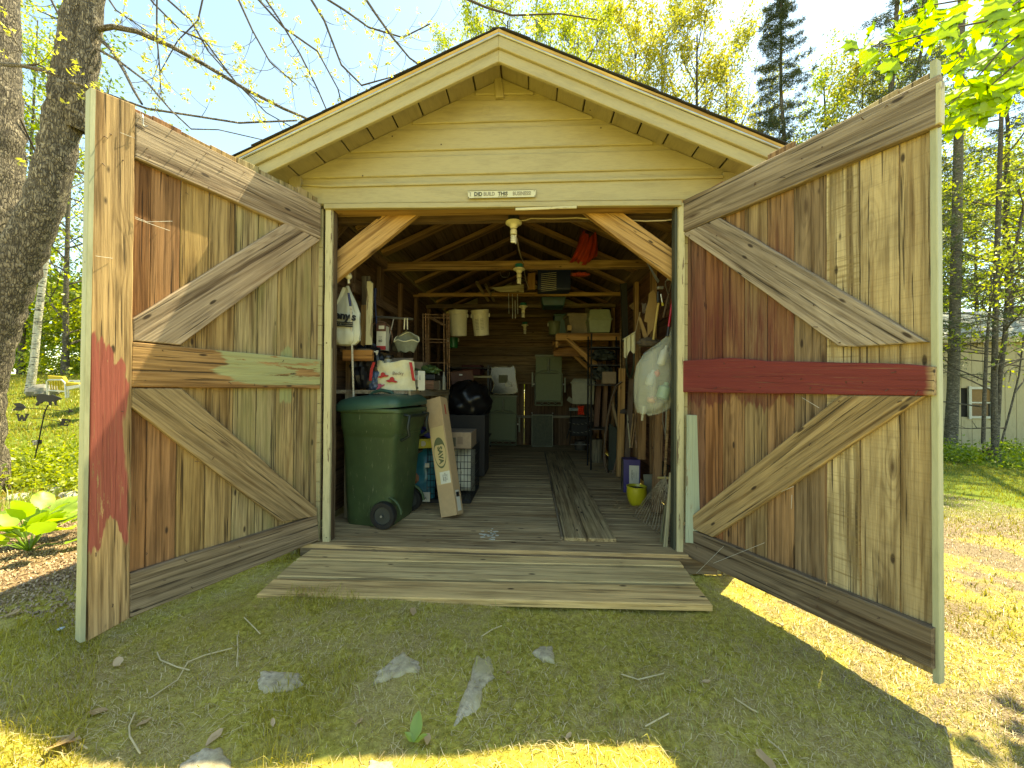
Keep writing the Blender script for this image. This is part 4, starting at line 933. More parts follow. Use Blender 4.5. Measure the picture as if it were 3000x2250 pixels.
tag(m.build('bentwood_hoop', WROUGH, None, smooth=60, color=(.35, .2, .12)), 'bentwood hoop standing on the wall shelf behind the boxes', 'hoop')
m = MB(); m.tube([PY(1086, 927, .95), PY(1210, 935, .95)], .012, 6); m.tube([PY(1154, 932, .95), PY(1135, 1012, .95)], .007, 6); tag(m.build('rake_head', METAL, None, smooth=60), 'old grey tool bar hung level above the bentwood hoop', 'tool')
# hanging shopping bag with lettering
sb = thing('shopping_bag', 'white shop bag with black lettering hanging inside the left jamb', 'shopping bag', PY(1020, 840, .32))
m = MB(); prof_ = [(.012, .0), (.03, -.05), (.075, -.14), (.105, -.22), (.115, -.30), (.125, -.38), (.12, -.44), (.085, -.475), (.03, -.485)]
cB = PY(1018, 838, .34)
nb = 40; base = 0
for i, (r_, z) in enumerate(prof_):
    for k in range(nb):
        q = 2*math.pi*k/nb; rr = r_*(1+.07*math.sin(q*7+z*9)*(1 if i < 7 else .3)+.05*math.sin(q*13))
        m.v.append(cB+V((rr*math.cos(q)+(.0 if i < 4 else -.012), rr*.5*math.sin(q), z)))
for i in range(len(prof_)-1):
    for k in range(nb): m.f.append((i*nb+k, (i+1)*nb+k, (i+1)*nb+(k+1) % nb, i*nb+(k+1) % nb))
m.f.append(tuple((len(prof_)-1)*nb+k for k in reversed(range(nb)))); BAGP = plain('white_bag_plastic', (.56, .56, .42), .45, var=.15, scale=10)
m.build('bag_body', BAGP, sb, smooth=True)
m = MB(); m.sheet(lambda u, v_: cB+V(((u-.5)*.05+v_*(.07 if u > .5 else -.085), -.03-.01*math.sin(u*9), -.02-v_*.2)), 6, 6); m.build('gathered_handles', BAGP, sb, smooth=True)
def FT(p, a=0): return Matrix.Translation(p) @ Matrix.Rotation(math.radians(90), 4, 'X') @ Matrix.Rotation(a, 4, 'Z')
text('lettering', "Reny's", FT(cB+V((.0, -.077, -.255)), -.12), .085, BLACK, sb, bold=.003, ext=.004)
m = MB()
for zc in (-.305, -.335): m.box(cB+V((.0, -.071, zc)), (.16, .01, .008), R=Matrix.Rotation(.06, 3, 'Y'))
m.build('printed_stripes', BLACK, sb); text('lettering', 'A MAINE ADVENTURE', FT(cB+V((.0, -.072, -.32)), -.06), .017, BLACK, sb, ext=.004)
wp = thing('white_pole', 'chipped white pole with a blue grip and ball top beside the bag', 'pole', (-1.3, .2, 0))
pa, pb_ = PY(1022, 838, .20), PY(1034, 1172, .44); dr = (pb_-pa).normalized(); pe = pb_ + dr*(pb_.z/-dr.z)
m = MB(); m.tube([PY(1028, 900, .245), pe], .0085, 8)
PK = wood('chipped_white_paint', ring=0, stain=.2, paint=(.66, .62, .50), pthr=.42); m.build('shaft', PK, wp, smooth=60, color=(.4, .3, .2))
MB().tube([PY(1021, 858, .215), PY(1027, 897, .243)], .0095, 8).build('blue_grip', plain('blue_tape', (.015, .03, .13), .4), wp, smooth=60)
bt = thing('ball_finial', 'pale round finial hanging just above the shop bag', 'finial', PY(1021, 808, .20)); c_ = PY(1021, 809, .20)
MB().lathe(c_, [(.0, -.027), (.017, -.022), (.026, -.008), (.027, .004), (.02, .019), (.008, .026)], 18).build('ball', CREAMPL, bt, smooth=60); MB().tube([c_+V((0, .0, -.025)), c_+V((.004, 0, -.055))], .009, 8).build('neck', CREAMPL, bt, smooth=60)
# boards leaning on the left wall
for i, (xa, ya, xb, yb_, wd, cc_, lab) in enumerate(((1071, 808, 1071, 1150, .075, (.20, .17, .11), 'grey upright board leaning on the left wall behind the bag'), (1066, 893, 1062, 1150, .05, (.40, .25, .10), 'orange-tan batten leaning in front of the grey upright board'), (1080, 824, 1076, 1010, .035, (.6, .55, .36), 'thin cream trim strip leaning on the left wall'), (1087, 828, 1084, 1010, .025, (.62, .57, .38), 'second cream trim strip, farther from the bag'))):
    Y = .62-.04*i if i < 2 else .5; o = board('leaning_board', PY(xa, ya, Y), PY(xb, yb_, Y), wd, .018, nF, OSB if i == 1 else (CREAMP if i > 1 else WOOD), None, cc_); tag(o, lab, 'board')
m = MB(); m.tube([PY(1100, 845, .9), PY(1098, 870, .9)], .014, 8); m.tube([PY(1098, 870, .9), PY(1104, 960, .9)], .009, 8); tag(m.build('blue_paddle', plain('blue_paddle', (.02, .03, .10), .5), None, smooth=60), 'dark blue handled tool hanging on the left wall', 'tool')
# hanging grey fabric bag
hb_ = thing('cloth_bag', 'grey-green cloth peg bag hanging open from a tape loop', 'cloth bag', PY(1190, 935, .85)); c_ = PY(1191, 1000, .85)
FAB = plain('grey_green_cloth', (.20, .21, .14), .9, var=.3, scale=30)
m = MB(); m.tube([PY(1186, 932, .85), PY(1184, 965, .85)], .006, 5); m.tube([PY(1193, 932, .85), PY(1194, 965, .85)], .006, 5); m.build('tape_loop', CREAMPL, hb_)
def pegf(u, v_):
    a = u*2*math.pi; r_ = .118*(1-.35*v_); z = -.10*v_+.0; lift = .085*max(0, math.sin(a))**1.0*(1-v_)
    return c_+V((r_*math.cos(a), r_*.45*math.sin(a), z+lift+.008*math.sin(a*5)))
m = MB(); m.sheet(pegf, 36, 8); m.f.append(tuple(8+9*i for i in range(36))); m.build('bag_body', FAB, hb_, smooth=True)
m = MB(); m.tube([pegf(k/30, 0) for k in range(30)], .005, 5, closed=True); m.build('piping', CREAMPL, hb_)
m = MB(); apex = PY(1190, 968, .87)
for k in range(14, 30):
    pass
m.sheet(lambda u, v_: pegf(.02+.46*u, 0)*(v_) + apex*(1-v_), 10, 5); m.build('back_panel', FAB, hb_, smooth=True)
# drying rack of round sticks
dr_ = thing('drying_rack', 'folded wooden drying rack with round rungs at the bench end', 'drying rack', (-.95, 1.75, BT)); ST = (.36, .22, .12); STM = WROUGH
def pr_(x, y, Y=1.75): return PY(x, y, Y)
k_ = 0
for x in (1239, 1247, 1255, 1300, 1309, 1315):
    Y = 1.70+.05*(k_ % 3); k_ += 1; MB().tube([pr_(x, 918, Y), pr_(x+2, 1140, Y)], .0065, 6).build('upright', STM, dr_, smooth=60, color=vary(ST, .2))
for y in (921, 930, 993, 1002, 1062): MB().tube([pr_(1237, y), pr_(1318, y+2)], .006, 6).build('rung', STM, dr_, smooth=60, color=vary(ST, .2))
for k in range(4): MB().tube([pr_(1250+k*4, 928, 1.9), pr_(1296+k*3, 952, 1.6)], .005, 6).build('rung', STM, dr_, smooth=60, color=vary(ST, .2))
# buckets
def bucket(name, label, c, r, h, mat, tilt=0, tx=0, lab=False, handle=True):
    root = thing(name, label, 'bucket', c); M = Matrix.Rotation(tilt, 3, 'Y') @ Matrix.Rotation(tx, 3, 'X')
    MB().lathe(c, [(r*.86, 0), (r*.88, .006), (r*.98, h*.82), (r*1.04, h*.83), (r*1.04, h*.86), (r*1.0, h*.865), (r*1.0, h*.93), (r*1.05, h*.935), (r*1.05, h)], 28, M).build('body', mat, root, smooth=40)
    MB().lathe(V(c)+M @ V((0, 0, -.001)), [(r*.3, -.003), (r*.3, 0)], 16, M).build('base_ring', mat, root, smooth=40)
    for sg in (-1, 1): MB().box(V(c)+M @ V((sg*r*1.04, 0, h*.78)), (.014, .03, .05)).build('lug', WHITE, root, bevel=.003)
    if lab:
        for j in range(8):
            for sx_ in (-.3, .25):
                q = M @ V((sx_*r, -r*.97*math.sqrt(1-sx_**2), h*(.25+j*.055))); MB().box(V(c)+q*1.0+V((0, -.004, 0)), (r*.38, .003, .004), R=M).build('printed_line', BLACK, root)
    return root
bucket('white_bucket', 'plain cream bucket hanging upright from a beam, left one', PY(1344, 984, 2.7), .128, .36, CREAMPL, 0, .15)
bucket('white_bucket', 'cream bucket with printed instructions hanging from a beam, right one', PY(1411, 983, 2.7), .122, .355, CREAMPL, -.06, .15, True)
m = bucket('green_bucket', 'small bright green bucket hung under the left cream bucket', PY(1328, 1019, 3.0), .075, .15, plain('bright_green', (.01, .13, .03), .45))
# loose things on the back left
tag(beam('white_rail', PY(1372, 1104, 3.4), PY(1440, 1104, 3.4), .02, .03, CREAM), 'cream wooden rail between brown case and vinyl bag', 'rail')

# ---- overhead: lamps, cable, things in the rafters
CABLE = plain('cream_cable', (.50, .42, .28), .6, bump=0)
def lamp(px, py_top, Y, sc, boxmat, label, zt):
    p = PY(px, py_top, Y); root = thing('ceiling_lamp', label, 'lamp', p, 'bare spiral bulbs under the tie beams'); r_ = .047*sc
    MB().lathe(p, [(r_, -.045*sc), (r_, 0)], 8).build('junction_box', boxmat, root, smooth=30)
    MB().lathe(p+V((0, 0, -.045*sc)), [(.022*sc, -.05*sc), (.027*sc, -.045*sc), (.035*sc, -.025*sc), (.062*sc, -.012*sc), (.062*sc, 0)], 20).build('lamp_holder', CREAMPL, root, smooth=40)
    b = p+V((0, 0, -.097*sc)); bu = MB().lathe(b, [(.014*sc, -.045*sc), (.026*sc, -.042*sc), (.026*sc, -.01*sc), (.014*sc, .0)], 16).build('bulb', CREAMPL, root, smooth=40)
    q = [b+V((.019*sc*math.cos(k*.55), .019*sc*math.sin(k*.55), -.05*sc-.0016*sc*k*.55*1.4)) for k in range(48)]
    m = MB().tube(q, .0058*sc, 6); o = m.build('glass_spiral', plain('bulb_glass', (.78, .76, .62), .25), bu, smooth=60)
    return root
DKB = plain('dark_box', (.02, .02, .02), .5); TEALB = plain('teal_box', (.01, .15, .16), .4)
lamp(1505, 634, .25, 1.0, DKB, 'nearest spiral bulb on a black box behind the door header', 0)
lamp(1521, 775, 1.38, 1.0, TEALB, 'second spiral bulb, on a bright teal box at the wide tie beam', 0)
lamp(1533, 888, 2.75, 1.0, plain('green_teal_box', (.02, .14, .10), .4), 'third spiral bulb, below the bright narrow tie beam', 0)
lamp(1538, 944, 4.0, 1.0, plain('green_teal_box', (.02, .14, .10), .4), 'farthest spiral bulb, close to the back wall', 0)
m = MB(); m.tube([PY(1523, 647, .25), PY(1540, 645, .22), PY(1556, 640, .2), PY(1620, 641, .2), PY(1690, 638, .2), PY(1742, 643, .16)], .0045, 6)
m.tube([PY(1845, 645, .16), PY(1890, 648, .12), PY(1950, 646, .1), PY(1976, 642, .1)], .0045, 6)
m.tube([PY(1515, 700, .3), PY(1520, 730, .6), PY(1527, 755, 1.0), PY(1535, 770, 1.3)], .0045, 6)
m.tube([PY(1536, 795, 1.5), PY(1541, 825, 1.9), PY(1550, 845, 2.3)], .0045, 6)
o = m.build('cable', CABLE, None, smooth=60); tag(o, 'cream electric cable strung between the lamps and right jamb', 'cable'); o['kind'] = 'thing'
# red umbrella / cloth hanging over the wide tie beam
um = thing('red_tarp', 'crumpled red cloth stuffed over the wide tie beam', 'cloth', PY(1715, 740, 1.4)); REDT = plain('red_nylon', (.36, .035, .02), .6, var=.4, scale=14)
m = MB(); c_ = PY(1722, 735, 1.33)
def rf(u, v_):
    x = (u-.5)*(.16+.14*v_) - .05*v_*v_; z = .16-.30*v_+.03*math.sin(u*8); y = -.05*math.sin(u*math.pi)+.022*math.sin(u*24+v_*4)
    z += .06*u*v_
    return c_+V((x, y, z))
m.sheet(rf, 44, 12); m.sheet(lambda u, v_: rf(1-u, v_)+V((0, .10*math.sin(u*math.pi)+.01, 0)), 44, 4); m.build('red_folds', REDT, um, smooth=True)
blob('purple_fold', None, None, PY(1717, 672, 1.6), (.05, .05, .08), plain('purple_nylon', (.06, .015, .05), .6), 5, .15, 12, parent=um)
blob('red_tail', None, None, PY(1700, 805, 1.6), (.09, .04, .025), REDT, 8, .2, 12, parent=um)
# pipes and odds lying across tie beams
for i, (xa, ya, xb, yb_, r_) in enumerate(((1397, 828, 1430, 880, .022), (1423, 835, 1447, 882, .018))):
    a, b = PY(xa, ya, 2.0), PY(xb, yb_, 3.0); m = MB().tube([a, b], r_, 14, cap=False).tube([a, b], r_*.78, 14, cap=False)
    tag(m.build('pipe', plain('old_plastic_pipe', (.36, .27, .12) if i == 0 else (.3, .28, .2), .6), None, smooth=60), ['brass coloured pipe end poking out over the narrow beam', 'white rimmed pipe end beside the brass coloured pipe'][i], 'pipe')
m = MB().tube([PY(1465, 798, 1.9), PY(1467, 806, 1.9), PY(1473, 812, 1.9), PY(1487, 812, 1.9), PY(1492, 806, 1.9), PY(1493, 797, 1.9)], .004, 6); tag(m.build('wire_hook', METAL, None, smooth=60), 'bent grey wire bracket under the wide tie beam', 'bracket')
tag(plank('loft_panel', [PY(1436, 843, 2.3), PY(1520, 834, 2.3), PY(1535, 832, 2.3), PY(1535, 856, 2.3), PY(1465, 855, 2.3)], nF, .02, (1, 0, .1), WROUGH, None, (.35, .33, .22)), 'pale triangular panel lying above the narrow tie beam', 'panel')
tag(board('orange_board', PY(1557, 800, 2.4), PY(1557, 848, 2.4), .10, .02, nF, WROUGH, None, (.36, .2, .09)), 'short orange-brown board end stored behind the second bulb', 'board')
bc = thing('blue_crate', 'dark blue slatted crate lying across the tie beams', 'crate', PY(1620, 850, 2.2)); BLUE = plain('navy_plastic', (.008, .018, .07), .4)
c_ = PY(1622, 826, 2.35); MB().box(c_, (.42, .25, .26)).build('crate_body', BLUE, bc, bevel=.01)
for k in range(10): MB().tube([PY(1585, 803+k*5.6, 2.0), PY(1630, 798+k*5.6, 2.0)], .0022, 5).build('white_rod', CREAMPL, bc)
tag(MB().box(PY(1620, 888, 2.95), (.30, .3, .14), top=(1.2, 1.1)).build('teal_tub', plain('deep_teal_plastic', (.008, .06, .07), .4), None, bevel=.01), 'deep teal tub under the narrow beam, above the shelf', 'tub')
ch = thing('wind_chime', 'wind chime of thin pale tubes hanging from the narrow tie beam', 'wind chime', PY(1502, 860, 2.5))
for x, y0_, y1_ in ((1491, 860, 919), (1502, 862, 933), (1510, 880, 933), (1517, 862, 920)): MB().tube([PY(x-1, y0_, 2.5), PY(x, y1_, 2.5)], .0045, 8).build('tube', plain('pale_tube', (.6, .6, .5), .3, .5), ch, smooth=60)
# ---- shelf on the right wall
sh = thing('braced_shelf', 'heavy timber shelf with diagonal braces on the right wall', 'shelf', (.8, 3.1, 1.9)); SZ = 1.90
ORW = (.46, .26, .10)
beam('front_rail', (.36, 2.95, SZ-.05), (XR-.05, 2.95, SZ-.05), .04, .09, OSB, sh, ORW); beam('rear_rail', (.36, 3.75, SZ-.05), (XR-.05, 3.75, SZ-.05), .04, .09, OSB, sh, ORW)
for k in range(4): board('shelf_board', (.38, 3.02+k*.2, SZ+.012), (XR-.06, 3.02+k*.2, SZ+.012), .195, .018, (0, 0, 1), WROUGH, sh, (.28, .17, .08))
beam('side_rail', (.38, 2.95, SZ-.15), (.38, 3.78, SZ-.15), .04, .09, OSB, sh, ORW)
beam('cross_rail', (.36, 3.4, SZ-.22), (1.15, 3.4, SZ-.22), .03, .14, WROUGH, sh, (.33, .17, .07))
plank('diagonal_brace', [PY(1650, 990, 2.93), PY(1668, 990, 2.93), PY(1750, 1062, 2.93), PY(1748, 1085, 2.93)], nF, .04, (1, 0, -.8), OSB, sh, ORW)
plank('diagonal_brace', [PY(1652, 1020, 3.5), PY(1664, 1020, 3.5), PY(1748, 1090, 3.5), PY(1744, 1105, 3.5)], nF, .04, (1, 0, -.8), WROUGH, sh, ORW)
def tub(name, label, cat, c, w_, d_, h, mat, rimh=.02, taper=.82, rz=0, lid=None):
    root = thing(name, label, cat, c); k = 1/taper
    MB().box(V(c)+V((0, 0, h/2)), (w_*taper, d_*taper, h), rz, top=(k, k)).build('body', mat, root, bevel=.008)
    MB().box(V(c)+V((0, 0, h)), (w_*1.07, d_*1.07, rimh), rz).build('rim', mat, root, bevel=.004)
    if lid: MB().box(V(c)+V((0, 0, h+rimh/2+lid/2)), (w_*1.0, d_*1.0, lid), rz, top=(.86, .86)).build('lid', mat, root, bevel=.01)
    return root
SAGE = plain('sage_plastic', (.27, .31, .19), .5, var=.15)
tub('file_box', 'pale sage plastic file box with domed lid on the shelf end', 'file box', (1.0, 3.05, SZ+.02), .33, .30, .19, SAGE, .018, .86, 0, .14)
tub('grey_tote', 'dusty translucent grey storage tote sitting behind the sage box', 'storage box', (.80, 3.35, SZ+.045), .52, .36, .28, plain('dusty_tote', (.26, .21, .14), .6, var=.3), .045, .84, .12)
tag(MB().box(PY(1668, 961, 3.05), (.06, .06, .08)).build('small_box', CARD, None, bevel=.002), 'tiny orange cardboard box under the grey tote corner', 'box')
tub('green_bin', 'dark teal green bin left of the grey tote', 'bin', (.50, 3.6, SZ+.02), .26, .3, .36, plain('dark_teal_green', (.015, .07, .05), .5), .03)
bucket('sage_bucket', 'dull sage bucket hanging at the left end of the shelf', PY(1624, 981, 3.5), .10, .21, plain('dull_sage', (.14, .16, .08), .6))
tag(beam('black_post', PX(1832, 1000, 1.18), PX(1826, 830, 1.10), .07, .05, plain('black_post_paint', (.012, .013, .012), .7), up=(0, 1, 0)), 'black post standing between shelf and tool wall', 'post')
# black wire rack under the shelf
rk = thing('wire_rack', 'black metal rack stuffed with dark odds below the file box', 'rack', (1.08, 2.7, 0))
for x in (.82, 1.22):
    for Y in (2.55, 2.85): MB().tube([(x, Y, .0), (x, Y, 1.85)], .012, 6).build('upright', BLACK, rk, smooth=60)
for z in (.55, 1.15, 1.42, 1.66): MB().box((1.02, 2.7, z), (.42, .32, .015)).build('tray', BLACK, rk)
blob('dark_junk', None, None, (1.0, 2.68, 1.30), (.13, .1, .12), plain('dark_junk', (.03, .04, .03), .6, var=.6, scale=60, bump=.01), 9, .2, 14, parent=rk)
blob('dark_junk', None, None, (1.0, 2.68, 1.55), (.15, .1, .09), plain('dark_junk', (.03, .04, .03), .6), 12, .2, 14, parent=rk)
MB().box((1.06, 2.6, 1.25), (.18, .1, .16)).build('brown_card', CARDD, rk)
tub('cooler', 'faded sage picnic cooler lying below the diagonal braces', 'cooler', PY(1712, 1183, 3.2), .34, .42, .32, plain('faded_sage', (.22, .22, .15), .6), .02, .92, -.25, .05)
# sling chairs stacked at the back
SLG = plain('sage_sling_cloth', (.17, .20, .11), .8, var=.12, scale=60); SLF = plain('sage_frame', (.20, .22, .14), .5)
def sling_chair(label, xl, xr, yt, yb, Y, ytop2):
    root = thing('sling_chair', label, 'folding chair', PY((xl+xr)/2, yb, Y), 'folded sage sling chairs')
    a = PY(xl, yb, Y); b = PY(xr, yt, Y); w_ = b.x-a.x; h = b.z-a.z; fz = .022
    MB().box((a.x+w_/2, Y, a.z+h*.55), (w_-.05, .006, h*.86)).build('sling', SLG, root)
    m = MB(); x0, x1, z0, z1 = a.x+.01, b.x-.01, a.z+.01, b.z-.01
    for p, q in (((x0, z0), (x0, z1)), ((x1, z0), (x1, z1)), ((x0, z1), (x1, z1)), ((x0, z0), (x1, z0)), ((x0, z0+h*.135), (x1, z0+h*.135))): m.tube([(p[0], Y-.005, p[1]), (q[0], Y-.005, q[1])], .011, 6)
    m.build('frame', SLF, root, smooth=60)
    for k in range(4):
        c = V((x0+(x1-x0)*(k+.5)/4, Y-.006, z0+h*.067)); m = MB(); m.tube([c+V((.040*w_/.36*math.cos(q*.5236), 0, .024*math.sin(q*.5236))) for q in range(12)], .005, 5, closed=True); m.build('ring', SLF, root, smooth=60)
    m = MB(); q = [V((x0+.05+(x1-x0-.1)*t_, Y-.01, z1+.062*math.sin(t_*math.pi)**.5)) for t_ in [i/12 for i in range(13)]]; m.tube(q, .009, 6); m.build('hoop', SLF, root, smooth=60)
    zt = PY(xl, ytop2, Y).z; MB().box((a.x+w_*.5, Y+.06, (zt+b.z)/2), (w_*.93, .01, zt-b.z+.05)).build('lower_sling', SLG, root)
    MB().tube([(a.x+w_*.5, Y+.02, zt-.05), (a.x+w_*.5, Y+.02, b.z+.02)], .02, 8).build('post', SLF, root, smooth=60)
    MB().box((a.x+w_*.5, Y+.03, zt), (w_*1.0, .05, .03)).build('top_bar', SLF, root, bevel=.004)
    for sg, zc in ((-1, .80), (1, .64)): MB().box((a.x+w_*(.5+sg*.58), Y+.02, a.z+h*zc), (.03, .03, h*.45)).build('armrest', SLF, root, bevel=.004)
    for sg in (-1, 1): MB().lathe((a.x+w_*(.5+sg*.53), Y-.01, a.z+h*.66), [(.016, -.012), (.016, .012)], 10, Matrix.Rotation(math.pi/2, 3, 'Y')).build('pivot', METAL, root, smooth=40)
sling_chair('lower folded sage sling chair against the back wall, left of the mesh panel', 1432, 1515, 1210, 1304, 4.35, 1160)
sling_chair('upper folded sage sling chair hung higher, right of the vinyl bag', 1566, 1649, 1093, 1189, 4.2, 1042)
# clear vinyl bag with white piping
vb = thing('vinyl_bag', 'clear vinyl blanket bag with white piping on the lower sling chair', 'vinyl bag', PY(1478, 1155, 4.25))
ol = [(1436, 1080), (1448, 1075), (1497, 1076), (1503, 1071), (1509, 1078), (1511, 1110), (1517, 1148), (1505, 1154), (1445, 1154), (1440, 1149), (1448, 1125), (1438, 1100)]
MB().tube([PY(x, y, 4.18) for x, y in ol], .007, 6, closed=True).build('piping', CREAMPL, vb, smooth=60); MB().prism([PY(x, y, 4.19) for x, y in ol], (0, .12, 0)).build('bag_body', plain('dark_vinyl', (.03, .035, .02), .2), vb)
MB().box(PY(1474, 1110, 4.17), (.16, .006, .14)).build('insert_card', plain('olive_card', (.14, .14, .07), .7), vb); blob('bright_crinkle', None, None, PY(1489, 1128, 4.16), (.05, .012, .05), WHITE, 3, .3, 12, parent=vb)
# mesh panel
mp = thing('mesh_panel', 'small framed mesh panel on two round feet against the back wall', 'mesh panel', PY(1588, 1308, 4.4))
a, b = PY(1558, 1307, 4.4), PY(1619, 1216, 4.4)
MB().box(((a.x+b.x)/2, 4.4, (a.z+b.z)/2), (b.x-a.x-.02, .006, b.z-a.z-.02)).build('mesh', plain('grey_mesh', (.10, .11, .06), .7, var=.5, scale=90), mp)
for p, q in (((a.x, a.z), (a.x, b.z)), ((b.x, a.z), (b.x, b.z)), ((a.x, b.z), (b.x, b.z)), ((a.x, a.z), (b.x, a.z))): MB().tube([(p[0], 4.39, p[1]), (q[0], 4.39, q[1])], .008, 4).build('frame', plain('pale_frame', (.34, .35, .26), .5), mp)
for x in (a.x, b.x): MB().lathe((x, 4.4, b.z+.035), [(.0, -.012), (.013, -.006), (.013, .006), (0, .012)], 10).build('knob', METAL, mp, smooth=60)
# cart with odds
ct = thing('garden_cart', 'dark folding cart heaped with odds and an orange bag', 'cart', (.75, 3.6, 0)); YC = 3.5
DK = plain('dark_cart_cloth', (.014, .014, .012), .8, var=.4, scale=20)
for pts in (((1660, 1285), (1673, 1240), (1671, 1190)), ((1730, 1290), (1735, 1250), (1748, 1195)), ((1668, 1300), (1672, 1280), (1668, 1255)), ((1728, 1300), (1730, 1270), (1728, 1240))):
    MB().tube([PY(x, y, YC) for x, y in pts], .010, 6).build('tube_leg', BLACK, ct, smooth=60)
for yy in (1237, 1262):
    m = MB()
    for k in range(6):
        x = 1666+k*12; s_ = 5*math.sin(k*.7); m.tube([PY(x, yy+s_, YC-.02), PY(x+7, yy+s_+2, YC-.02)], .004, 5)
    tag(m.build('dashed_webbing', plain('grey_web', (.25, .25, .2), .6), ct), kind='stuff')
MB().box(PY(1702, 1250, YC+.12), (.36, .2, .30)).build('cloth_bin', DK, ct, bevel=.03); MB().tube([PY(1672, 1302, YC), PY(1728, 1303, YC)], .008, 6).build('foot_bar', METAL, ct)
pillow(PY(1702, 1215, YC-.08), .10, .14, .07, plain('orange_nylon', (.75, .05, .015), .5), 'orange_bag', 'bright orange nylon bag tucked in the dark cart', 'bag', wr=.012)
pillow(PY(1683, 1204, YC-.06), .18, .05, .06, plain('pale_blue_cloth', (.22, .28, .26), .7), 'blue_cloth', 'pale blue folded cloth lying across the dark cart', 'cloth', wr=.006)
tag(MB().box(PY(1671, 1172, YC+.1), (.10, .02, .07), R=Matrix.Rotation(.6, 3, 'Y')).build('paper_tag', plain('pale_card', (.26, .26, .18), .7), None), 'tilted pale card sticking up above the dark cart', 'card')
for i, (x, y, s_) in enumerate(((1733, 1212, .07), (1737, 1230, .05), (1747, 1238, .04))):
    blob('rag', ['brown rag lump at the right side of the cart, topmost', 'small brown rag lump just below the topmost one', 'smallest brown rag lump near the log'][i], 'rag', PY(x, y, YC-.1), (s_, .05, s_), plain('brown_rag', (.16, .12, .08), .9, var=.5, scale=30), 20+i, .2, 12)
m = MB(); c_ = PZ(1750, 1350, 0); c_ = V((.99, 3.15, 0)); m.lathe(c_, [(.105, 0), (.10, .1), (.098, .30), (.096, .34)], 22); lg = tag(m.build('log', wood('bark', ring=.2, stain=.6, dark=.3, bump=.008), None, smooth=40, color=(.30, .26, .17), frame=Matrix.Translation(c_) @ Matrix.Rotation(math.radians(-90), 4, 'Y')), 'short upright log with rough bark near the right wall', 'log')
# big hoop (old sled runner / wheel) edge-on against the wall
m = MB(); hp = [(1822, 1118), (1806, 1130), (1793, 1165), (1782, 1215), (1774, 1270), (1770, 1330), (1772, 1365), (1782, 1388), (1790, 1392), (1800, 1375), (1812, 1330), (1818, 1290), (1815, 1270)]
pts = [PY(x, y, 2.25+.02*i) for i, (x, y) in enumerate(hp)]; m.tube(pts, .018, 6)
tag(m.build('bent_runner', wood('dark_bent_wood', ring=.3, stain=.5, dark=.5), None, smooth=60, color=(.2, .13, .08)), 'long bent wooden hoop standing edge-on against the right wall', 'hoop')
m = MB().tube([p+V((-.012, -.02, 0)) for p in pts[:9]], .003, 5); tag(m.build('metal_rim', METAL, None, smooth=60), kind=None); r_ = bpy.data.objects['metal_rim']; r_.parent = bpy.data.objects['bent_runner']; r_.matrix_basis = W[r_.parent].inverted() @ W[r_]
tag(plank('dark_panel', [PY(1785, 1240, 2.5), PY(1822, 1265, 2.5), PY(1800, 1375, 2.5), PY(1782, 1380, 2.5)], nF, .02, (0, 0, 1), plain('dark_green_panel', (.035, .045, .03), .7), None), 'dark green panel standing inside the bent hoop', 'panel')
# timbers and poles
random.seed(21)
def stick(name, label, cat, xa, ya, xb, yb_, Y0, Y1, r_, mat, col=None, sq=False):
    a, b = PY(xa, ya, Y0), PY(xb, yb_, Y1)
    o = beam(name, a, b, r_*2, r_*1.2, mat, None, col, up=(0, 1, .01)) if sq else MB().tube([a, b], r_, 8).build(name, mat, None, smooth=60, color=col, frame=frame_of((a+b)/2, b-a, (0, 0, 1) if abs((b-a).normalized().z) < .9 else (0, 1, 0)))
    return tag(o, label, cat)
stick('timber', 'orange upright timber left of the hanging plastic bag', 'timber', 1822, 1080, 1815, 1400, 2.3, 2.2, .04, OSB, (.5, .3, .12), True)
stick('timber', 'dark upright timber just right of the orange one', 'timber', 1850, 1110, 1832, 1420, 2.0, 1.9, .03, WROUGH, (.14, .10, .07), True)
stick('timber', 'grey-brown timber leaning behind the cart and log', 'timber', 1758, 1060, 1745, 1268, 2.9, 2.9, .035, WROUGH, (.16, .09, .06), True)
stick('timber', 'second leaning timber between log and hoop', 'timber', 1775, 1100, 1768, 1270, 2.8, 2.8, .03, WROUGH, (.2, .12, .07), True)
stick('timber', 'narrow timber slanting across the hoop opening', 'timber', 1792, 1180, 1815, 1265, 2.3, 2.3, .018, WROUGH, (.28, .21, .12), True)
stick('timber', 'broad orange-brown upright below the hanging plastic bag', 'timber', 1880, 1190, 1878, 1345, 1.5, 1.5, .04, WROUGH, (.34, .2, .09), True)
stick('timber', 'dull upright board nearest the right jamb', 'timber', 1930, 1180, 1922, 1500, .8, .7, .035, WROUGH, (.30, .18, .09), True)
for i, (xa, ya, xb, yb_, cc_) in enumerate(((1856, 1212, 1845, 1312, (.4, .26, .12)), (1865, 1212, 1851, 1312, (.33, .2, .1)), (1838, 1215, 1846, 1310, (.36, .33, .22)), (1858, 1255, 1866, 1312, (.45, .3, .2)))):
    stick('broomstick', ['tan handle crossing behind the purple box', 'darker handle beside the tan one', 'grey-white handle left of the crossing handles', 'short pinkish handle behind the purple box'][i], 'handle', xa, ya, xb, yb_, 1.75, 1.65, .009, WROUGH, cc_)
blob('axe_head', 'dark rusty axe head on the orange timber', 'axe head', PY(1828, 1207, 2.0), (.045, .02, .035), plain('rusty_iron', (.05, .035, .025), .7), 31, .15, 10)
stick('white_tube', 'cream tube end sticking out below the plastic bag', 'tube', 1886, 1190, 1881, 1232, .8, .8, .010, CREAMPL)
stick('grey_downpipe', 'pale grey slim post behind the right wall hose', 'post', 1955, 1140, 1953, 1288, .7, .7, .014, plain('pale_grey', (.3, .3, .22), .7))
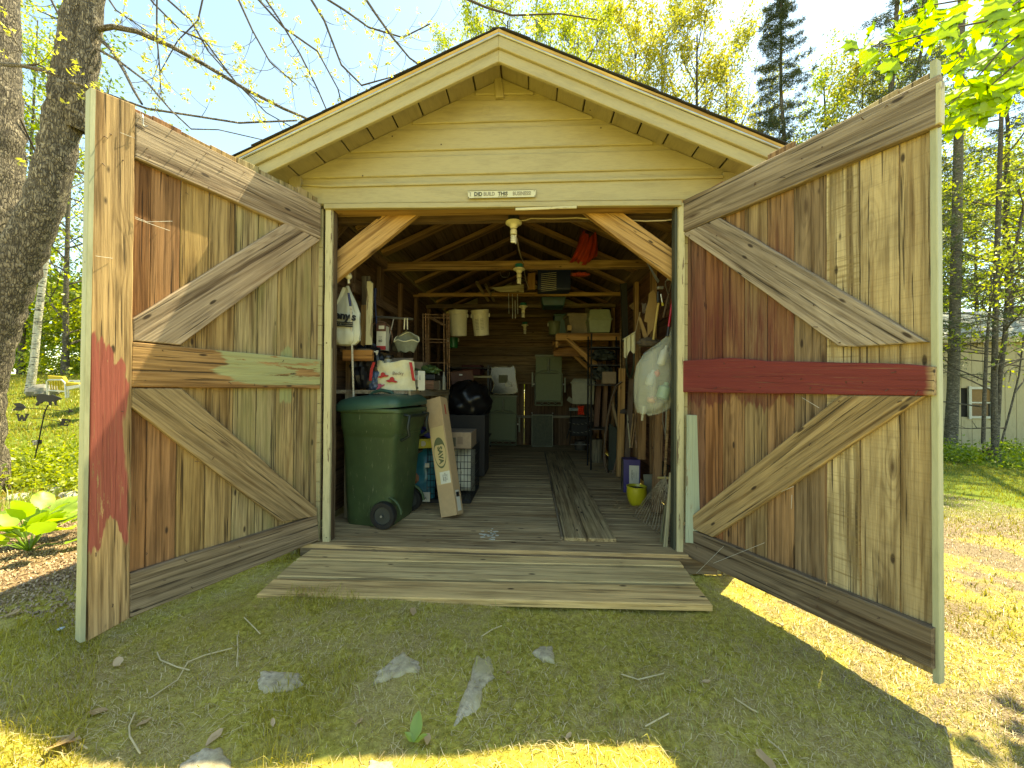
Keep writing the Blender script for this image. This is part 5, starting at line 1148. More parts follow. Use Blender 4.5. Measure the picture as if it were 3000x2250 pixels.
m = MB().tube([PY(1944, 1180, .5), PY(1941, 1230, .5), PY(1950, 1280, .5)], .0035, 5); tag(m.build('wire_loop', METAL, None, smooth=60), 'thin grey wire hanging near the right jamb', 'wire')
# purple display box and boards behind the pot
pbx = thing('purple_box', 'tall purple product box with a white printed panel', 'box', (1.08, 1.55, 0))
c_ = V((1.085, 1.52, .0)); MB().box(c_+V((0, 0, .175)), (.17, .16, .35), -.12).build('box_body', plain('purple_card', (.05, .035, .16), .5), pbx, bevel=.003)
MB().box(c_+V((.012, -.085, .165)), (.10, .003, .25), -.12).build('white_panel', plain('white_print', (.55, .53, .42), .6, var=.08), pbx)
text('lettering', '* * * * * *\n=====\nWARRANTY', Matrix.Translation(c_+V((.008, -.089, .19))) @ Matrix.Rotation(-.12, 4, 'Z') @ Matrix.Rotation(math.radians(90), 4, 'X') @ Matrix.Rotation(-math.pi/2, 4, 'Z'), .02, plain('grey_ink', (.08, .08, .07), .7), pbx)
MB().box(c_+V((-.093, .003, .18)), (.006, .15, .34), -.12).build('photo_side', plain('photo_print', (.16, .14, .09), .4, var=.8, scale=22), pbx); MB().box(c_+V((-.098, -.03, .13)), (.004, .06, .16), -.12).build('dark_picture', BLACK, pbx)
for i, (x, y, h, rz, mt) in enumerate(((1.20, 1.25, .24, .2, 'a'), (1.25, 1.12, .22, .5, 'b'))):
    tag(MB().box((x, y, h/2), (.11, .02, h), rz, R=Matrix.Rotation(rz, 3, 'Z') @ Matrix.Rotation(-.12, 3, 'X')).build('grey_slab', plain('grey_slab_'+mt, (.24, .24, .17) if mt == 'a' else (.32, .31, .23), .8), None, bevel=.002), ['smooth grey tile leaning behind the yellow pot', 'rough edged grey tile right of the yellow pot'][i], 'tile')
# yellow pot
yp = thing('yellow_pot', 'glazed yellow flowerpot full of dark soil on the floor', 'flowerpot', (1.01, 1.02, 0)); c_ = V((1.01, 1.02, 0))
MB().lathe(c_, [(.055, 0), (.062, .004), (.078, .04), (.090, .09), (.093, .13), (.090, .165), (.094, .168), (.094, .180), (.084, .181), (.080, .16), (.078, .155)], 30).build('pot', plain('yellow_glaze', (.48, .42, .025), .3, var=.15, scale=40), yp, smooth=50)
MB().lathe(c_+V((0, 0, .150)), [(.079, 0), (.079, .006), (.04, .012)], 20).build('soil', plain('dark_soil', (.03, .02, .012), .95, var=.5, scale=80, bump=.006), yp, smooth=40)
# leaf rake, shovel blade, stake
rkt = thing('leaf_rake', 'bamboo leaf rake standing tines-down by the right jamb', 'rake', (1.0, .4, 0)); hub = PY(1948, 1392, .42)
for k in range(18):
    t_ = k/17; e = V((.90+.16*t_, .66-.62*t_, .012)); mid = hub*.45+e*.55+V((.0, .0, .03)); q = [hub+V((.0, -.0, 0)), mid, e+V((0, 0, .03)), e+V((-.018, -.01, .0)), e+V((-.03, -.016, .012))]
    MB().tube(q, [.0035, .003, .003, .003, .0025], 5).build('tine', MATS['weathered_wood'], rkt, smooth=60, color=vary((.36, .31, .21), .15))
MB().tube([hub+V((-.04, .04, -.03)), hub+V((.02, -.03, -.015))], .01, 6).build('binding', plain('yellow_cord', (.4, .32, .12), .7), rkt); MB().tube([hub, hub+V((.06, .03, .9))], .012, 8).build('handle', WROUGH, rkt, smooth=60, color=(.3, .2, .1))
tag(plank('shovel_blade', [PY(1931, 1343, .9), PY(1960, 1362, .9), PY(1955, 1400, .9), PY(1928, 1388, .9)], nF, .003, (0, 0, 1), plain('dark_steel', (.06, .065, .045), .5, .5), None), 'dark flat shovel blade above the rake tines', 'shovel blade')
stick('stake', 'pale split stake standing in front of the rake', 'stake', 1967, 1385, 1948, 1602, .10, .06, .014, WOODG, (.42, .38, .25), True)
stick('stake', 'dull grey stake standing beside the pale one', 'stake', 1952, 1480, 1938, 1590, .16, .12, .012, WOODG, (.26, .23, .16), True)
# hanging plastic bag
pg = thing('plastic_bag', 'clear plastic bag of empties hanging inside the right jamb', 'plastic bag', PY(1920, 1080, .22)); c_ = PY(1917, 1060, .24)
bm = bpy.data.materials.new('cloudy_film'); bm.use_nodes = True; bt_ = bm.node_tree; bp = bt_.nodes['Principled BSDF']; bp.inputs['Base Color'].default_value = (.52, .55, .42, 1); bp.inputs['Roughness'].default_value = .25
tr_ = bt_.nodes.new('ShaderNodeBsdfTransparent'); mx_ = bt_.nodes.new('ShaderNodeMixShader'); mx_.inputs[0].default_value = .34
bt_.links.new(tr_.outputs[0], mx_.inputs[1]); bt_.links.new(bp.outputs[0], mx_.inputs[2]); bt_.links.new(mx_.outputs[0], bt_.nodes['Material Output'].inputs[0])
def ring_at(y):  # left,right px by height
    L = [(955, 1968, 1975), (990, 1950, 1976), (1010, 1925, 1976), (1035, 1885, 1976), (1070, 1863, 1976), (1110, 1858, 1976), (1150, 1857, 1976), (1175, 1858, 1974), (1195, 1862, 1962), (1208, 1867, 1935), (1215, 1880, 1905)]
    return L
m = MB(); L0_ = ring_at(0); L = []
for i in range(len(L0_)-1):
    for k in range(3): L.append(tuple(L0_[i][j]+(L0_[i+1][j]-L0_[i][j])*k/3 for j in range(3)))
L.append(L0_[-1]); nb = 60
for i, (y, xl, xr) in enumerate(L):
    a, b = PY(xl, y, .24), PY(xr, y, .24); cx = (a+b)/2; rx = (b-a).length/2
    for k in range(nb):
        q = 2*math.pi*k/nb; w_ = 1+.05*math.sin(q*9+i*.3)+.04*math.sin(q*5-i*.4)+.05*abs(math.sin(q*11+math.sin(i*.7)*1.6))-.04*abs(math.sin(i*.9+q*3)); m.v.append(cx+V((rx*math.cos(q)*min(1, w_), rx*.62*math.sin(q)*w_, .008*math.sin(q*4+i*.5))))
for i in range(len(L)-1):
    for k in range(nb): m.f.append((i*nb+k, (i+1)*nb+k, (i+1)*nb+(k+1) % nb, i*nb+(k+1) % nb))
m.build('film', bm, pg, smooth=True)
for x, y, r_, h, mt, lab in ((1935, 1050, .03, .15, WHITE, 'white bottle upside down inside the plastic bag'), (1938, 1150, .045, .13, plain('pale_green_plastic', (.25, .45, .28), .4), 'pale green bottle at the bottom of the plastic bag'), (1905, 1160, .03, .05, plain('pink_cup', (.5, .25, .18), .5), 'pink cup low in the plastic bag'), (1922, 1083, .022, .05, plain('red_label', (.5, .08, .06), .5), 'small red labelled can inside the plastic bag'), (1900, 1110, .03, .12, plain('clear_bottle', (.42, .43, .34), .3), 'dull clear bottle at the left inside the plastic bag')):
    o = MB().lathe(PY(x, y+20, .22), [(r_*.6, 0), (r_, .01), (r_, h*.7), (r_*.4, h*.85), (r_*.4, h)], 14, Matrix.Rotation(.3, 3, 'Y')).build('bottle' if 'bottle' in lab else 'container', mt, None, smooth=50); tag(o, lab, 'bottle' if 'bottle' in lab else 'container')
# tools on the right wall
gl = thing('work_gloves', 'pair of cream cotton gloves hanging left of the plastic bag', 'gloves', PY(1845, 972, 1.2)); c_ = PY(1843, 990, 1.2)
m = MB(); m.sheet(lambda u, v_: PY(1828+u*34, 995-u*20+v_*(50+8*math.sin(u*9)), 1.2)+V((0, -.012*math.sin(u*16), 0)), 16, 8); m.sheet(lambda u, v_: PY(1862-u*34, 975+u*20+v_*(50+8*math.sin((1-u)*9)), 1.24), 12, 6); m.build('glove', CANV, gl, smooth=True)
MB().tube([PY(1825, 995, 1.19), PY(1862, 972, 1.19)], .006, 5).build('cuff', CANV, gl); MB().tube([PY(1862, 972, 1.19), PY(1868, 945, 1.2), PY(1875, 915, 1.2)], .003, 4).build('string', CABLE, gl)
LEA = plain('tan_hide', (.36, .23, .09), .75, var=.2)
tag(MB().prism([PY(x, y, .95) for x, y in ((1914, 849), (1920, 858), (1924, 880), (1922, 925), (1915, 960), (1905, 975), (1898, 985), (1897, 945), (1888, 942), (1893, 905), (1900, 880), (1901, 860))], (0, .015, 0)).build('hide_apron', LEA, None), 'tan leather apron hanging flat on the tool wall', 'apron')
tag(MB().prism([PY(x, y, 1.0) for x, y in ((1873, 925), (1880, 935), (1898, 985), (1893, 998), (1885, 985), (1872, 935))], (0, .015, 0)).build('leather_strip', LEA, None), 'narrow leather sheath hanging below the tan apron', 'sheath')
stick('yellow_dowel', 'straight yellow wooden handle in front of the leather apron', 'handle', 1929, 888, 1914, 995, .85, .85, .011, plain('yellow_wood', (.62, .45, .14), .5))
sc_ = thing('hedge_shears', 'grey steel hedge shears hanging blades-up by the right brace', 'shears', PY(1920, 830, .6))
MB().prism([PY(x, y, .6) for x, y in ((1893, 764), (1896, 768), (1932, 822), (1928, 830), (1918, 815))], (0, .005, 0)).build('blade', plain('grey_steel', (.30, .31, .27), .4, .6), sc_); MB().box(PY(1934, 843, .6), (.05, .03, .025)).build('pivot_bolt', METAL, sc_, bevel=.004)
MB().tube([PY(1928, 855, .6), PY(1928, 885, .6)], .013, 8).build('grip', BLACK, sc_, smooth=60)
st_ = thing('screwdriver', 'steel rod with a bright yellow handle hanging on the tool wall', 'screwdriver', PY(1938, 880, .7)); MB().tube([PY(1936, 862, .7), PY(1940, 886, .7)], .005, 6).build('rod', plain('bright_steel', (.6, .6, .5), .3, .7), st_); MB().tube([PY(1940, 886, .7), PY(1942, 896, .7)], .010, 8).build('handle', plain('yellow_plastic', (.6, .5, .03), .4), st_)
stick('pry_bar', 'dark brown tool handle hanging near the red one', 'handle', 1968, 825, 1943, 930, .45, .5, .009, WROUGH, (.12, .08, .05))
rh_ = thing('red_handle_tool', 'tool with a glossy red tubular handle beside the right jamb', 'tool', PY(1975, 850, .22)); MB().tube([PY(1976, 838, .22), PY(1959, 957, .22)], .0085, 10).build('red_tube', plain('glossy_red', (.48, .008, .012), .25), rh_, smooth=60); MB().tube([PY(1959, 957, .22), PY(1955, 985, .22)], .009, 8).build('black_grip', BLACK, rh_, smooth=60)
cl_ = thing('clamp', 'pale metal clamp hanging under the right corner brace', 'clamp', PY(1960, 822, .3)); MB().box(PY(1963, 819, .3), (.05, .02, .015)).build('jaw', plain('pale_metal', (.5, .48, .36), .4, .4), cl_, bevel=.003); MB().tube([PY(1950, 824, .3), PY(1950, 835, .35), PY(1960, 870, .5), PY(1956, 890, .5)], .005, 6).build('arm', METAL, cl_, smooth=60)
m = MB()
for k in range(4): m.tube([PY(1881+k*3.5, 890-abs(k-1.5)*1.5, 1.1), PY(1884+k*4, 918, 1.1)], .0022, 4)
tag(m.build('fork_tines', METAL, None), 'small hand fork with pale tines left of the apron', 'hand fork'); bpy.data.objects['fork_tines'].name = 'hand_fork'
blob('tool_bag', 'brown canvas tool bag under the hanging tools', 'tool bag', PY(1900, 1005, .9), (.10, .06, .05), plain('brown_canvas', (.12, .09, .06), .9, var=.3), 40, .1, 14)
# dead leaves at the pot and on the floor, paint splash
random.seed(31)
LVD = leafmat('dead_leaf', (.40, .26, .12), (.74, .54, .32), .2, (1, .95, .7)); leafmeshes = []
def leaf_mesh(kind, w_=1.0, seed=0):
    r_ = random.Random(seed)
    if kind == 'maple': ol = [(0, 0), (.10, .10), (.42, .02), (.33, .20), (.62, .42), (.36, .46), (.33, .60), (.14, .52), (.16, .80), (0, 1.0)]
    elif kind == 'hosta': ol = [(0, 0), (.14, .06), (.27, .22), (.33, .42), (.29, .65), (.16, .87), (0, 1.0)]
    else: ol = [(0, 0), (.12, .1), (.24, .3), (.26, .5), (.18, .75), (.08, .92), (0, 1.0)]
    vs = []; fs = []; cup = r_.uniform(.1, .35); cr_ = r_.uniform(-.3, .3)
    k = len(ol)
    for x, y in ol: vs.append((0, y, -.25*cup*y*y))
    for sg in (1, -1):
        b = len(vs)
        for x, y in ol: vs.append((sg*x*w_, y, abs(x)*cup-.25*cup*y*y+cr_*x*sg*.3+.05*math.sin(y*9+x*7)))
        for i in range(k-1):
            f = (i, i+1, b+i+1, b+i); fs.append(f if sg < 0 else tuple(reversed(f)))
    me = bpy.data.meshes.new(kind+'_leaf'); me.from_pydata(vs, [], fs)
    a = me.attributes.new('v', 'FLOAT', 'POINT'); a.data.foreach_set('value', np.full(len(vs), r_.uniform(0, .7), np.float32))
    for p in me.polygons: p.use_smooth = True
    return me
dead = [leaf_mesh('oval', U(.8, 1.4), i) for i in range(4)]+[leaf_mesh('maple', 1, 9)]
for m_ in dead: m_.materials.append(LVD)
def put_leaf(name, me, p, s_, parent=None, e=None):
    M = Matrix.Translation(p) @ Matrix.Rotation(U(0, 6.28), 4, 'Z') @ Matrix.Rotation(e[0] if e else U(-.35, .35), 4, 'X') @ Matrix.Rotation(e[1] if e else U(-.35, .35), 4, 'Y') @ Matrix.Scale(s_, 4)
    return link(name, me, M, parent)
mlf = MB()
for k in range(46):
    a_ = U(0, 6.28); r_ = U(.08, .2)*(1 if k % 3 else 1.4); x, y = 1.03+r_*math.cos(a_), .99+r_*.8*math.sin(a_)
    me_ = dead[k % 4]; M_ = Matrix.Translation((x, y, .012+U(0, .02))) @ Matrix.Rotation(U(0, 6), 4, 'Z') @ Matrix.Rotation(U(-.5, .5), 4, 'X') @ Matrix.Scale(U(.025, .045), 4)
    mlf.add([M_ @ v_.co for v_ in me_.vertices], [tuple(p.vertices) for p in me_.polygons])
for k in range(60):
    x, y = U(-.2, 1.1), U(.1, 2.6); M_ = Matrix.Translation((x, y, .008)) @ Matrix.Rotation(U(0, 6), 4, 'Z') @ Matrix.Scale(U(.01, .03), 4); mlf.add([M_ @ v_.co for v_ in dead[0].vertices], [tuple(p.vertices) for p in dead[0].polygons])
tag(mlf.build('leaf_litter', LVD), 'dry leaf crumbs blown round the yellow pot and floor', 'leaves', kind='stuff')
m = MB(); random.seed(4)
for k in range(26):
    c_ = PZ(1430+random.gauss(0, 14), 1567+random.gauss(0, 8), .0045); r_ = U(.003, .012); m.prism([c_+V((r_*1.8*math.cos(q)*U(.6, 1.2), r_*math.sin(q)*U(.6, 1.2), 0)) for q in [i*.9 for i in range(7)]], (0, 0, -.002))
tag(m.build('paint_flecks', WHITE, shed), kind='stuff')
# enamel sign over the door
sg_ = thing('sign', 'small cream metal sign with old lettering above the doorway', 'sign', PY(1470, 567, -.03)); YS = -.032
A_, B_, C__, D_ = PY(1371, 581, YS), PY(1569, 577, YS), PY(1570, 556, YS), PY(1370, 560, YS)
plank('sign_plate', [A_, B_, C__, D_], nF, .003, (1, 0, 0), plain('sign_enamel', (.58, .55, .36), .4, var=.08), sg_, bev=.0006, jit=0)
m = MB(); m.tube([p+V((0, -.001, 0)) for p in (A_, B_, C__, D_)], .0012, 4, closed=True); m.build('border', plain('sign_border', (.12, .11, .05), .6), sg_)
ang = math.atan2(B_.z-A_.z, B_.x-A_.x); DARK = plain('sign_dark_ink', (.05, .045, .02), .6); FAINT = plain('sign_faded_ink', (.30, .27, .18), .6)
for s_, x, mt in (('I', 1378, FAINT), ('DID', 1401, DARK), ('BUILD', 1433, FAINT), ('THIS', 1473, DARK), ('BUSINESS!', 1529, FAINT)):
    yc = 569.5-(x-1371)*.017
    M_ = Matrix.Translation(PY(x, yc, YS-.0015)) @ Matrix.Rotation(-ang, 4, 'Y') @ Matrix.Rotation(math.radians(90), 4, 'X') @ Matrix.Diagonal((.78 if len(s_) > 4 else .9, 1, 1, 1)); text('lettering', s_, M_, .037, mt, sg_, bold=.0011)
for x0_, x1_ in ((1388, 1412), (1459, 1486)): MB().tube([PY(x0_, 577.5-(x0_-1371)*.018, YS-.001), PY(x1_, 577.5-(x1_-1371)*.018, YS-.001)], .0011, 4).build('underline', DARK, sg_)
for x, y in ((1374, 563), (1565, 559), (1373, 578), (1567, 574)): MB().lathe(PY(x, y, YS-.002), [(.003, -.001), (.003, .001)], 8, Matrix.Rotation(math.pi/2, 3, 'X')).build('screw', RUST, sg_)

# ------------------------------------------------------------------ vegetation
def barkmat(name, c1, c2, sc=(26, 26, 5), disp=.012, white=False):
    if name in MATS: return MATS[name]
    t = NT(name); v = t.coord(); vv = t.vmul(v, sc)
    a = t.noise(vv, 1.0, 6, .7); b = t.noise(v, 2.5, 4); vor = t.n('TexVoronoi', Vector=vv, Scale=1.3, feature='DISTANCE_TO_EDGE').outputs['Distance']
    f = t.math('MULTIPLY', t.ramp(a, .36, .6), t.ramp(vor, .02, .16))
    if white:
        d = t.noise(t.vmul(v, (6, 6, 34)), 1.0, 4); c = t.mix(t.ramp(d, .56, .62), c2, c1); c = t.mix(t.math('MULTIPLY', t.ramp(b, .55, .7), .5), c, c1)
    else:
        c = t.mix(f, c1, c2); c = t.mix(t.math('MULTIPLY', t.ramp(t.noise(v, 14, 6, .75), .55, .62), .5), c, tuple(min(1, x*1.55+.03) for x in c2)); c = t.mix(t.math('MULTIPLY', t.ramp(b, .5, .72), .45), c, tuple(x*.45 for x in c2))
    t.col(c); t.rough(.95); t.bump(t.math('ADD', f, t.math('MULTIPLY', a, .6)), disp, 1.0); MATS[name] = t.m; return t.m
BARK = barkmat('maple_bark', (.045, .036, .027), (.50, .42, .31), (44, 44, 9), .02); BARKS = barkmat('spruce_bark', (.06, .05, .038), (.19, .165, .12), (14, 14, 30), .008)
BIRCH = barkmat('birch_bark', (.06, .05, .04), (.62, .58, .48), white=True); TWIG = barkmat('twig_bark', (.05, .04, .03), (.12, .095, .065), (30, 30, 30), .002)
L_SPR = leafmat('spring_leaf', (.17, .25, .02), (.42, .45, .05), .5); L_YEL = leafmat('yellow_spring_leaf', (.24, .27, .03), (.46, .43, .09), .45); L_MAP = leafmat('maple_leaf', (.20, .34, .01), (.42, .55, .03), .55, (1.7, 1.6, .35))
L_WOOD = leafmat('understory_leaf', (.06, .115, .010), (.26, .36, .03), .45); L_NDL = leafmat('spruce_needle', (.025, .045, .016), (.085, .12, .035), .15, (1.1, 1.1, .6)); L_BUD = leafmat('bud_leaf', (.45, .47, .08), (.75, .70, .22), .5)
class Tree:
    def __init__(s, seed): s.r = random.Random(seed); s.np = np.random.default_rng(seed); s.m = MB(); s.tips = []
    def limb(s, p, d, L, r_, lev, kids=4, curve=.25, up=.12, tap=.35, n=5, cut=.35, ratio=.55, seg=None):
        r = s.r; k = seg or max(3, int(5-lev)); pts = [V(p)]; d = V(d).normalized(); rs = [r_]
        for i in range(k):
            d = (d + V((r.gauss(0, curve), r.gauss(0, curve), r.gauss(0, curve)+up))*.5).normalized(); pts.append(pts[-1]+d*L/k); rs.append(r_*(1-(1-tap)*(i+1)/k))
        s.m.tube(pts, rs, n if lev > 0 else 3, cap=False)
        if lev <= 0: s.tips.append((pts, d)); return
        for j in range(kids):
            f = cut + (1-cut)*(j+r.random())/kids; q = f*k; i = min(int(q), k-1); b = pts[i].lerp(pts[i+1], q-i)
            t = (pts[i+1]-pts[i]).normalized(); a = t.orthogonal().normalized(); a.rotate(Matrix.Rotation(r.uniform(0, 6.28), 3, t)); dd = (t*r.uniform(.5, 1.0)+a*r.uniform(.5, .9)).normalized()
            s.limb(b, dd, L*ratio*r.uniform(.7, 1.15), max(.002, rs[i]*.5), lev-1, kids, curve, up, tap, n, .25, ratio)
    def leaves(s, per, size, spread, mat, flat=False, name='crown', parent=None, pts=None):
        P = []
        src = pts if pts is not None else s.tips
        for pl, d in src:
            for _ in range(per):
                i = s.r.randrange(len(pl)-1); P.append(pl[i].lerp(pl[i+1], s.r.random()))
        P = np.array([tuple(p) for p in P]); n = len(P); P += s.np.normal(0, spread, P.shape)
        return leafcloud(name, P, size, mat, s.np, parent)
def leafcloud(name, P, size, mat, R_, parent=None, star=False, aspect=.55):
    n = len(P); q = R_.normal(0, 1, (n, 3)); q /= np.linalg.norm(q, axis=1)[:, None]; h = R_.normal(0, 1, (n, 3)); h -= q*np.sum(q*h, 1)[:, None]; h /= np.linalg.norm(h, axis=1)[:, None]
    s_ = size*R_.uniform(.6, 1.3, n)[:, None]; a = q*s_; b = h*s_*aspect; c = np.cross(q, h)*s_*.18
    Vs = np.stack([P-a*.5, P+b*.5-a*.05+c, P+a*.5, P-b*.5-a*.05+c], 1).reshape(-1, 3); i = np.arange(n)*4
    me = npmesh(name, Vs, np.stack([i, i+1, i+2, i+3], -1), mat, v=np.repeat(R_.uniform(0, .75, n), 4))
    return link(name, me, Matrix.Identity(4), parent)
def broadleaf(name, label, cat, base, H, r_, seed, mat, leafsize=.05, per=5, spread=.08, bark=None, lean=(0, 0), nl=16, lo=.3, reach=.30, group=None, kids=4, lev=2, upd=.25):
    T = Tree(seed); r = T.r; root = thing(name, label, cat, base, group); k = 9; pts = []; rs = []
    for i in range(k+1):
        f = i/k; pts.append(V(base)+V((lean[0]*f+r.gauss(0, .02)*H*.12*f, lean[1]*f+r.gauss(0, .02)*H*.12*f, H*f))); rs.append(r_*(1-.82*f)*(1.35 if i == 0 else 1))
    T.m.tube(pts, rs, 10, cap=False)
    for j in range(nl):
        f = lo+(1-lo)*(j+r.random())/nl; q = f*k; i = min(int(q), k-1); b = pts[i].lerp(pts[i+1], q-i); a = r.uniform(0, 6.28)
        T.limb(b, (math.cos(a), math.sin(a), r.uniform(.3, 1.1)), H*reach*(1.15-f*.75)*r.uniform(.7, 1.2), rs[i]*.42, lev, kids, .3, upd)
    T.m.build('trunk', bark or BARKS, root, smooth=True); T.leaves(per, leafsize, spread, mat, parent=root); return root
def spruce(name, label, base, H, r_, seed, group=None, nb=60, lo=.12, L0=1.3, per=60, bark=None, droop=-.15, dens=1.0):
    T = Tree(seed); r = T.r; root = thing(name, label, 'spruce tree', base, group)
    pts = [V(base)+V((r.gauss(0, .01)*H*i/8, r.gauss(0, .01)*H*i/8, H*i/8)) for i in range(9)]; T.m.tube(pts, [r_*(1-.85*i/8)*(1.25 if i == 0 else 1) for i in range(9)], 10, cap=False)
    B = []
    for j in range(nb):
        f = lo+(1-lo)*(j+r.random())/nb; p = V(base)+V((0, 0, H*f)); a = r.uniform(0, 6.28); L = L0*(1.12-f)*r.uniform(.6, 1.15); d = V((math.cos(a), math.sin(a), droop+.25*f)); q = [p]
        for i in range(5): q.append(q[-1]+d*L/5); d = (d+V((r.gauss(0, .08), r.gauss(0, .08), .06))).normalized()
        T.m.tube(q, [.012*(1-.15*i)*(.6+L*.4) for i in range(6)], 4, cap=False); B.append((q, d))
        for i in range(1, 5):
            for sg in (-1, 1):
                dd = (q[i+1]-q[i]).normalized(); sd = V((-dd.y, dd.x, 0))*sg; e = q[i]+(dd*.6+sd*.8+V((0, 0, r.uniform(-.3, .05))))*L*.30*(1.15-.2*i)*r.uniform(.6, 1.1); T.m.tube([q[i], e], [.004, .002], 3, cap=False); B.append(([q[i], e], dd))
    T.m.build('trunk', bark or BARKS, root, smooth=True)
    P = []
    for pl, d in B:
        for _ in range(int(per*dens/6)):
            i = r.randrange(len(pl)-1); P.append(tuple(pl[i].lerp(pl[i+1], r.random())))
    P = np.array(P); P += T.np.normal(0, .035, P.shape); P[:, 2] -= abs(T.np.normal(0, .03, len(P))); leafcloud('crown', P, .07, L_NDL, T.np, root, aspect=.2); return root

# big leaning maple at the left, two stems from one base
D0 = 4.0
mt = thing('maple_tree', 'big rough-barked maple forking into two stems at the left edge', 'tree', PD(-60, 1440, D0))
def pxtube(m, L, n=18, jit=.0):
    # L: (x, y, radius px, depth)
    pts = [PD(x, y, d) for x, y, r_, d in L]; rs = [r_*d/F*math.cos(math.atan((x-1500)/F))*1.04 for x, y, r_, d in L]; P = []; Rr = []
    for i in range(len(pts)-1):
        for k in range(5): f = k/5; P.append(pts[i].lerp(pts[i+1], f)); Rr.append(rs[i]+(rs[i+1]-rs[i])*f)
    P.append(pts[-1]); Rr.append(rs[-1]); m.tube(P, Rr, n, cap=False)
def rough_up(m, a=.012, s_=9):
    for i, p in enumerate(m.v): m.v[i] = p + V((math.sin(p.z*s_*1.7+p.x*31), math.sin(p.z*s_*2.3+p.x*23+2), 0))*a + V((U(-1, 1), U(-1, 1), 0))*a*.35
m = MB(); pxtube(m, [(-100, 1480, 150, D0), (-82, 1430, 125, D0), (-72, 1300, 90, D0), (-62, 1150, 84, D0), (-30, 1020, 78, D0), (8, 885, 80, D0), (56, 760, 76, D0), (128, 600, 64, D0), (166, 460, 60, D0), (192, 310, 58, D0), (216, 150, 53, D0), (232, 0, 47, D0), (250, -220, 42, D0)]); rough_up(m); m.build('trunk', BARK, mt, smooth=True)
m = MB(); pxtube(m, [(222, 380, 34, D0), (245, 250, 42, D0), (262, 100, 36, D0), (282, -60, 32, D0), (312, -230, 28, D0)]); rough_up(m); m.build('trunk', BARK, mt, smooth=True)
m = MB(); pxtube(m, [(-110, 1080, 70, 4.2), (-75, 960, 86, 4.15), (-22, 800, 90, 4.15), (-15, 650, 98, 4.15), (-12, 480, 88, 4.15), (-12, 380, 92, 4.15), (-12, 250, 78, 4.15), (-18, 0, 78, 4.15), (-20, -220, 74, 4.15)]); rough_up(m); m.build('trunk', BARK, mt, smooth=True)
random.seed(77)
BL = [  # long branches over the roof and doors (x, y, r px, depth)
 [(290, 85, 11, 4.0), (330, 78, 10, 4.0), (400, 92, 9, 4.05), (500, 135, 7.5, 4.15), (600, 190, 6.5, 4.3), (720, 262, 5.5, 4.5), (830, 318, 4.5, 4.7), (910, 352, 3.5, 4.85)],
 [(292, 112, 8, 4.0), (330, 150, 7, 3.9), (365, 210, 6, 3.8), (392, 265, 5, 3.7), (416, 305, 4, 3.65)], [(285, 143, 6, 4.0), (350, 180, 5, 3.9), (430, 240, 4, 3.8), (500, 322, 3, 3.7), (560, 378, 2.5, 3.7), (640, 380, 2, 3.8), (780, 412, 1.8, 4)],
 [(-20, 186, 9, 4.0), (60, 192, 8, 3.6), (120, 205, 7, 3.55), (172, 222, 6, 3.6)], [(75, 193, 5, 3.6), (110, 188, 4, 3.6), (150, 208, 3, 3.6)], [(205, 240, 7, 3.7), (240, 250, 6, 3.7), (275, 262, 5, 3.7), (430, 318, 4, 3.8), (560, 338, 3.5, 3.9), (700, 360, 3.2, 4.1), (870, 353, 2.5, 4.4)],
 [(215, 500, 7, 4.0), (262, 512, 6, 3.8)], [(60, 350, 4, 4.2), (120, 480, 3.5, 4.4), (150, 560, 3, 4.5), (260, 600, 2.5, 4.6)],
 [(420, -30, 4, 4.2), (450, 10, 3.6, 4.2), (530, 90, 3, 4.3), (600, 120, 2.8, 4.4), (690, 240, 2.6, 4.5), (780, 330, 2, 4.6), (860, 375, 1.5, 4.7)], [(460, -20, 3, 4), (459, 100, 2.6, 4), (468, 200, 2.2, 4), (472, 280, 1.5, 4)],
 [(470, -20, 4, 4.4), (560, 60, 3.4, 4.4), (610, 150, 2.8, 4.4), (700, 250, 2.4, 4.4), (760, 300, 1.8, 4.4)], [(690, -20, 3.6, 4.2), (740, 90, 3, 4.2), (790, 180, 2.5, 4.2), (870, 250, 1.6, 4.2)],
 [(740, -20, 3.5, 4.6), (830, 80, 3, 4.6), (930, 150, 2.6, 4.6), (990, 260, 2.2, 4.6), (1000, 300, 1.6, 4.6)], [(900, -20, 4, 4.5), (950, 60, 3.6, 4.5), (1000, 190, 3, 4.5), (1060, 250, 2.4, 4.5), (1150, 225, 1.6, 4.5)],
 [(1060, -20, 4, 4.7), (1100, 40, 3.6, 4.7), (1150, 110, 3, 4.7), (1200, 170, 2.4, 4.7), (1230, 190, 1.8, 4.7)], [(930, -20, 3.4, 5), (1010, 30, 3, 5), (1080, 80, 2.6, 5), (1180, 110, 2, 5), (1260, 70, 1.5, 5)],
 [(1330, -20, 3.6, 5.2), (1420, 20, 3.2, 5.2), (1500, 45, 2.6, 5.2), (1640, 40, 2, 5.2), (1760, 60, 1.5, 5.2)], [(140, -20, 4, 4.6), (180, 60, 3.4, 4.6), (110, 30, 2, 4.6)], [(600, -30, 3, 5), (580, 60, 2.6, 5), (520, 120, 2, 5), (470, 210, 1.5, 5)],
 [(960, 330, 2, 4.6), (930, 260, 2.4, 4.6), (880, 160, 2.8, 4.6), (820, 60, 3.2, 4.6), (760, -30, 3.6, 4.6)], [(300, -30, 4, 3.9), (340, 30, 3, 3.9), (400, 70, 2.4, 4), (470, 120, 1.6, 4)],
]
tuft = []; 
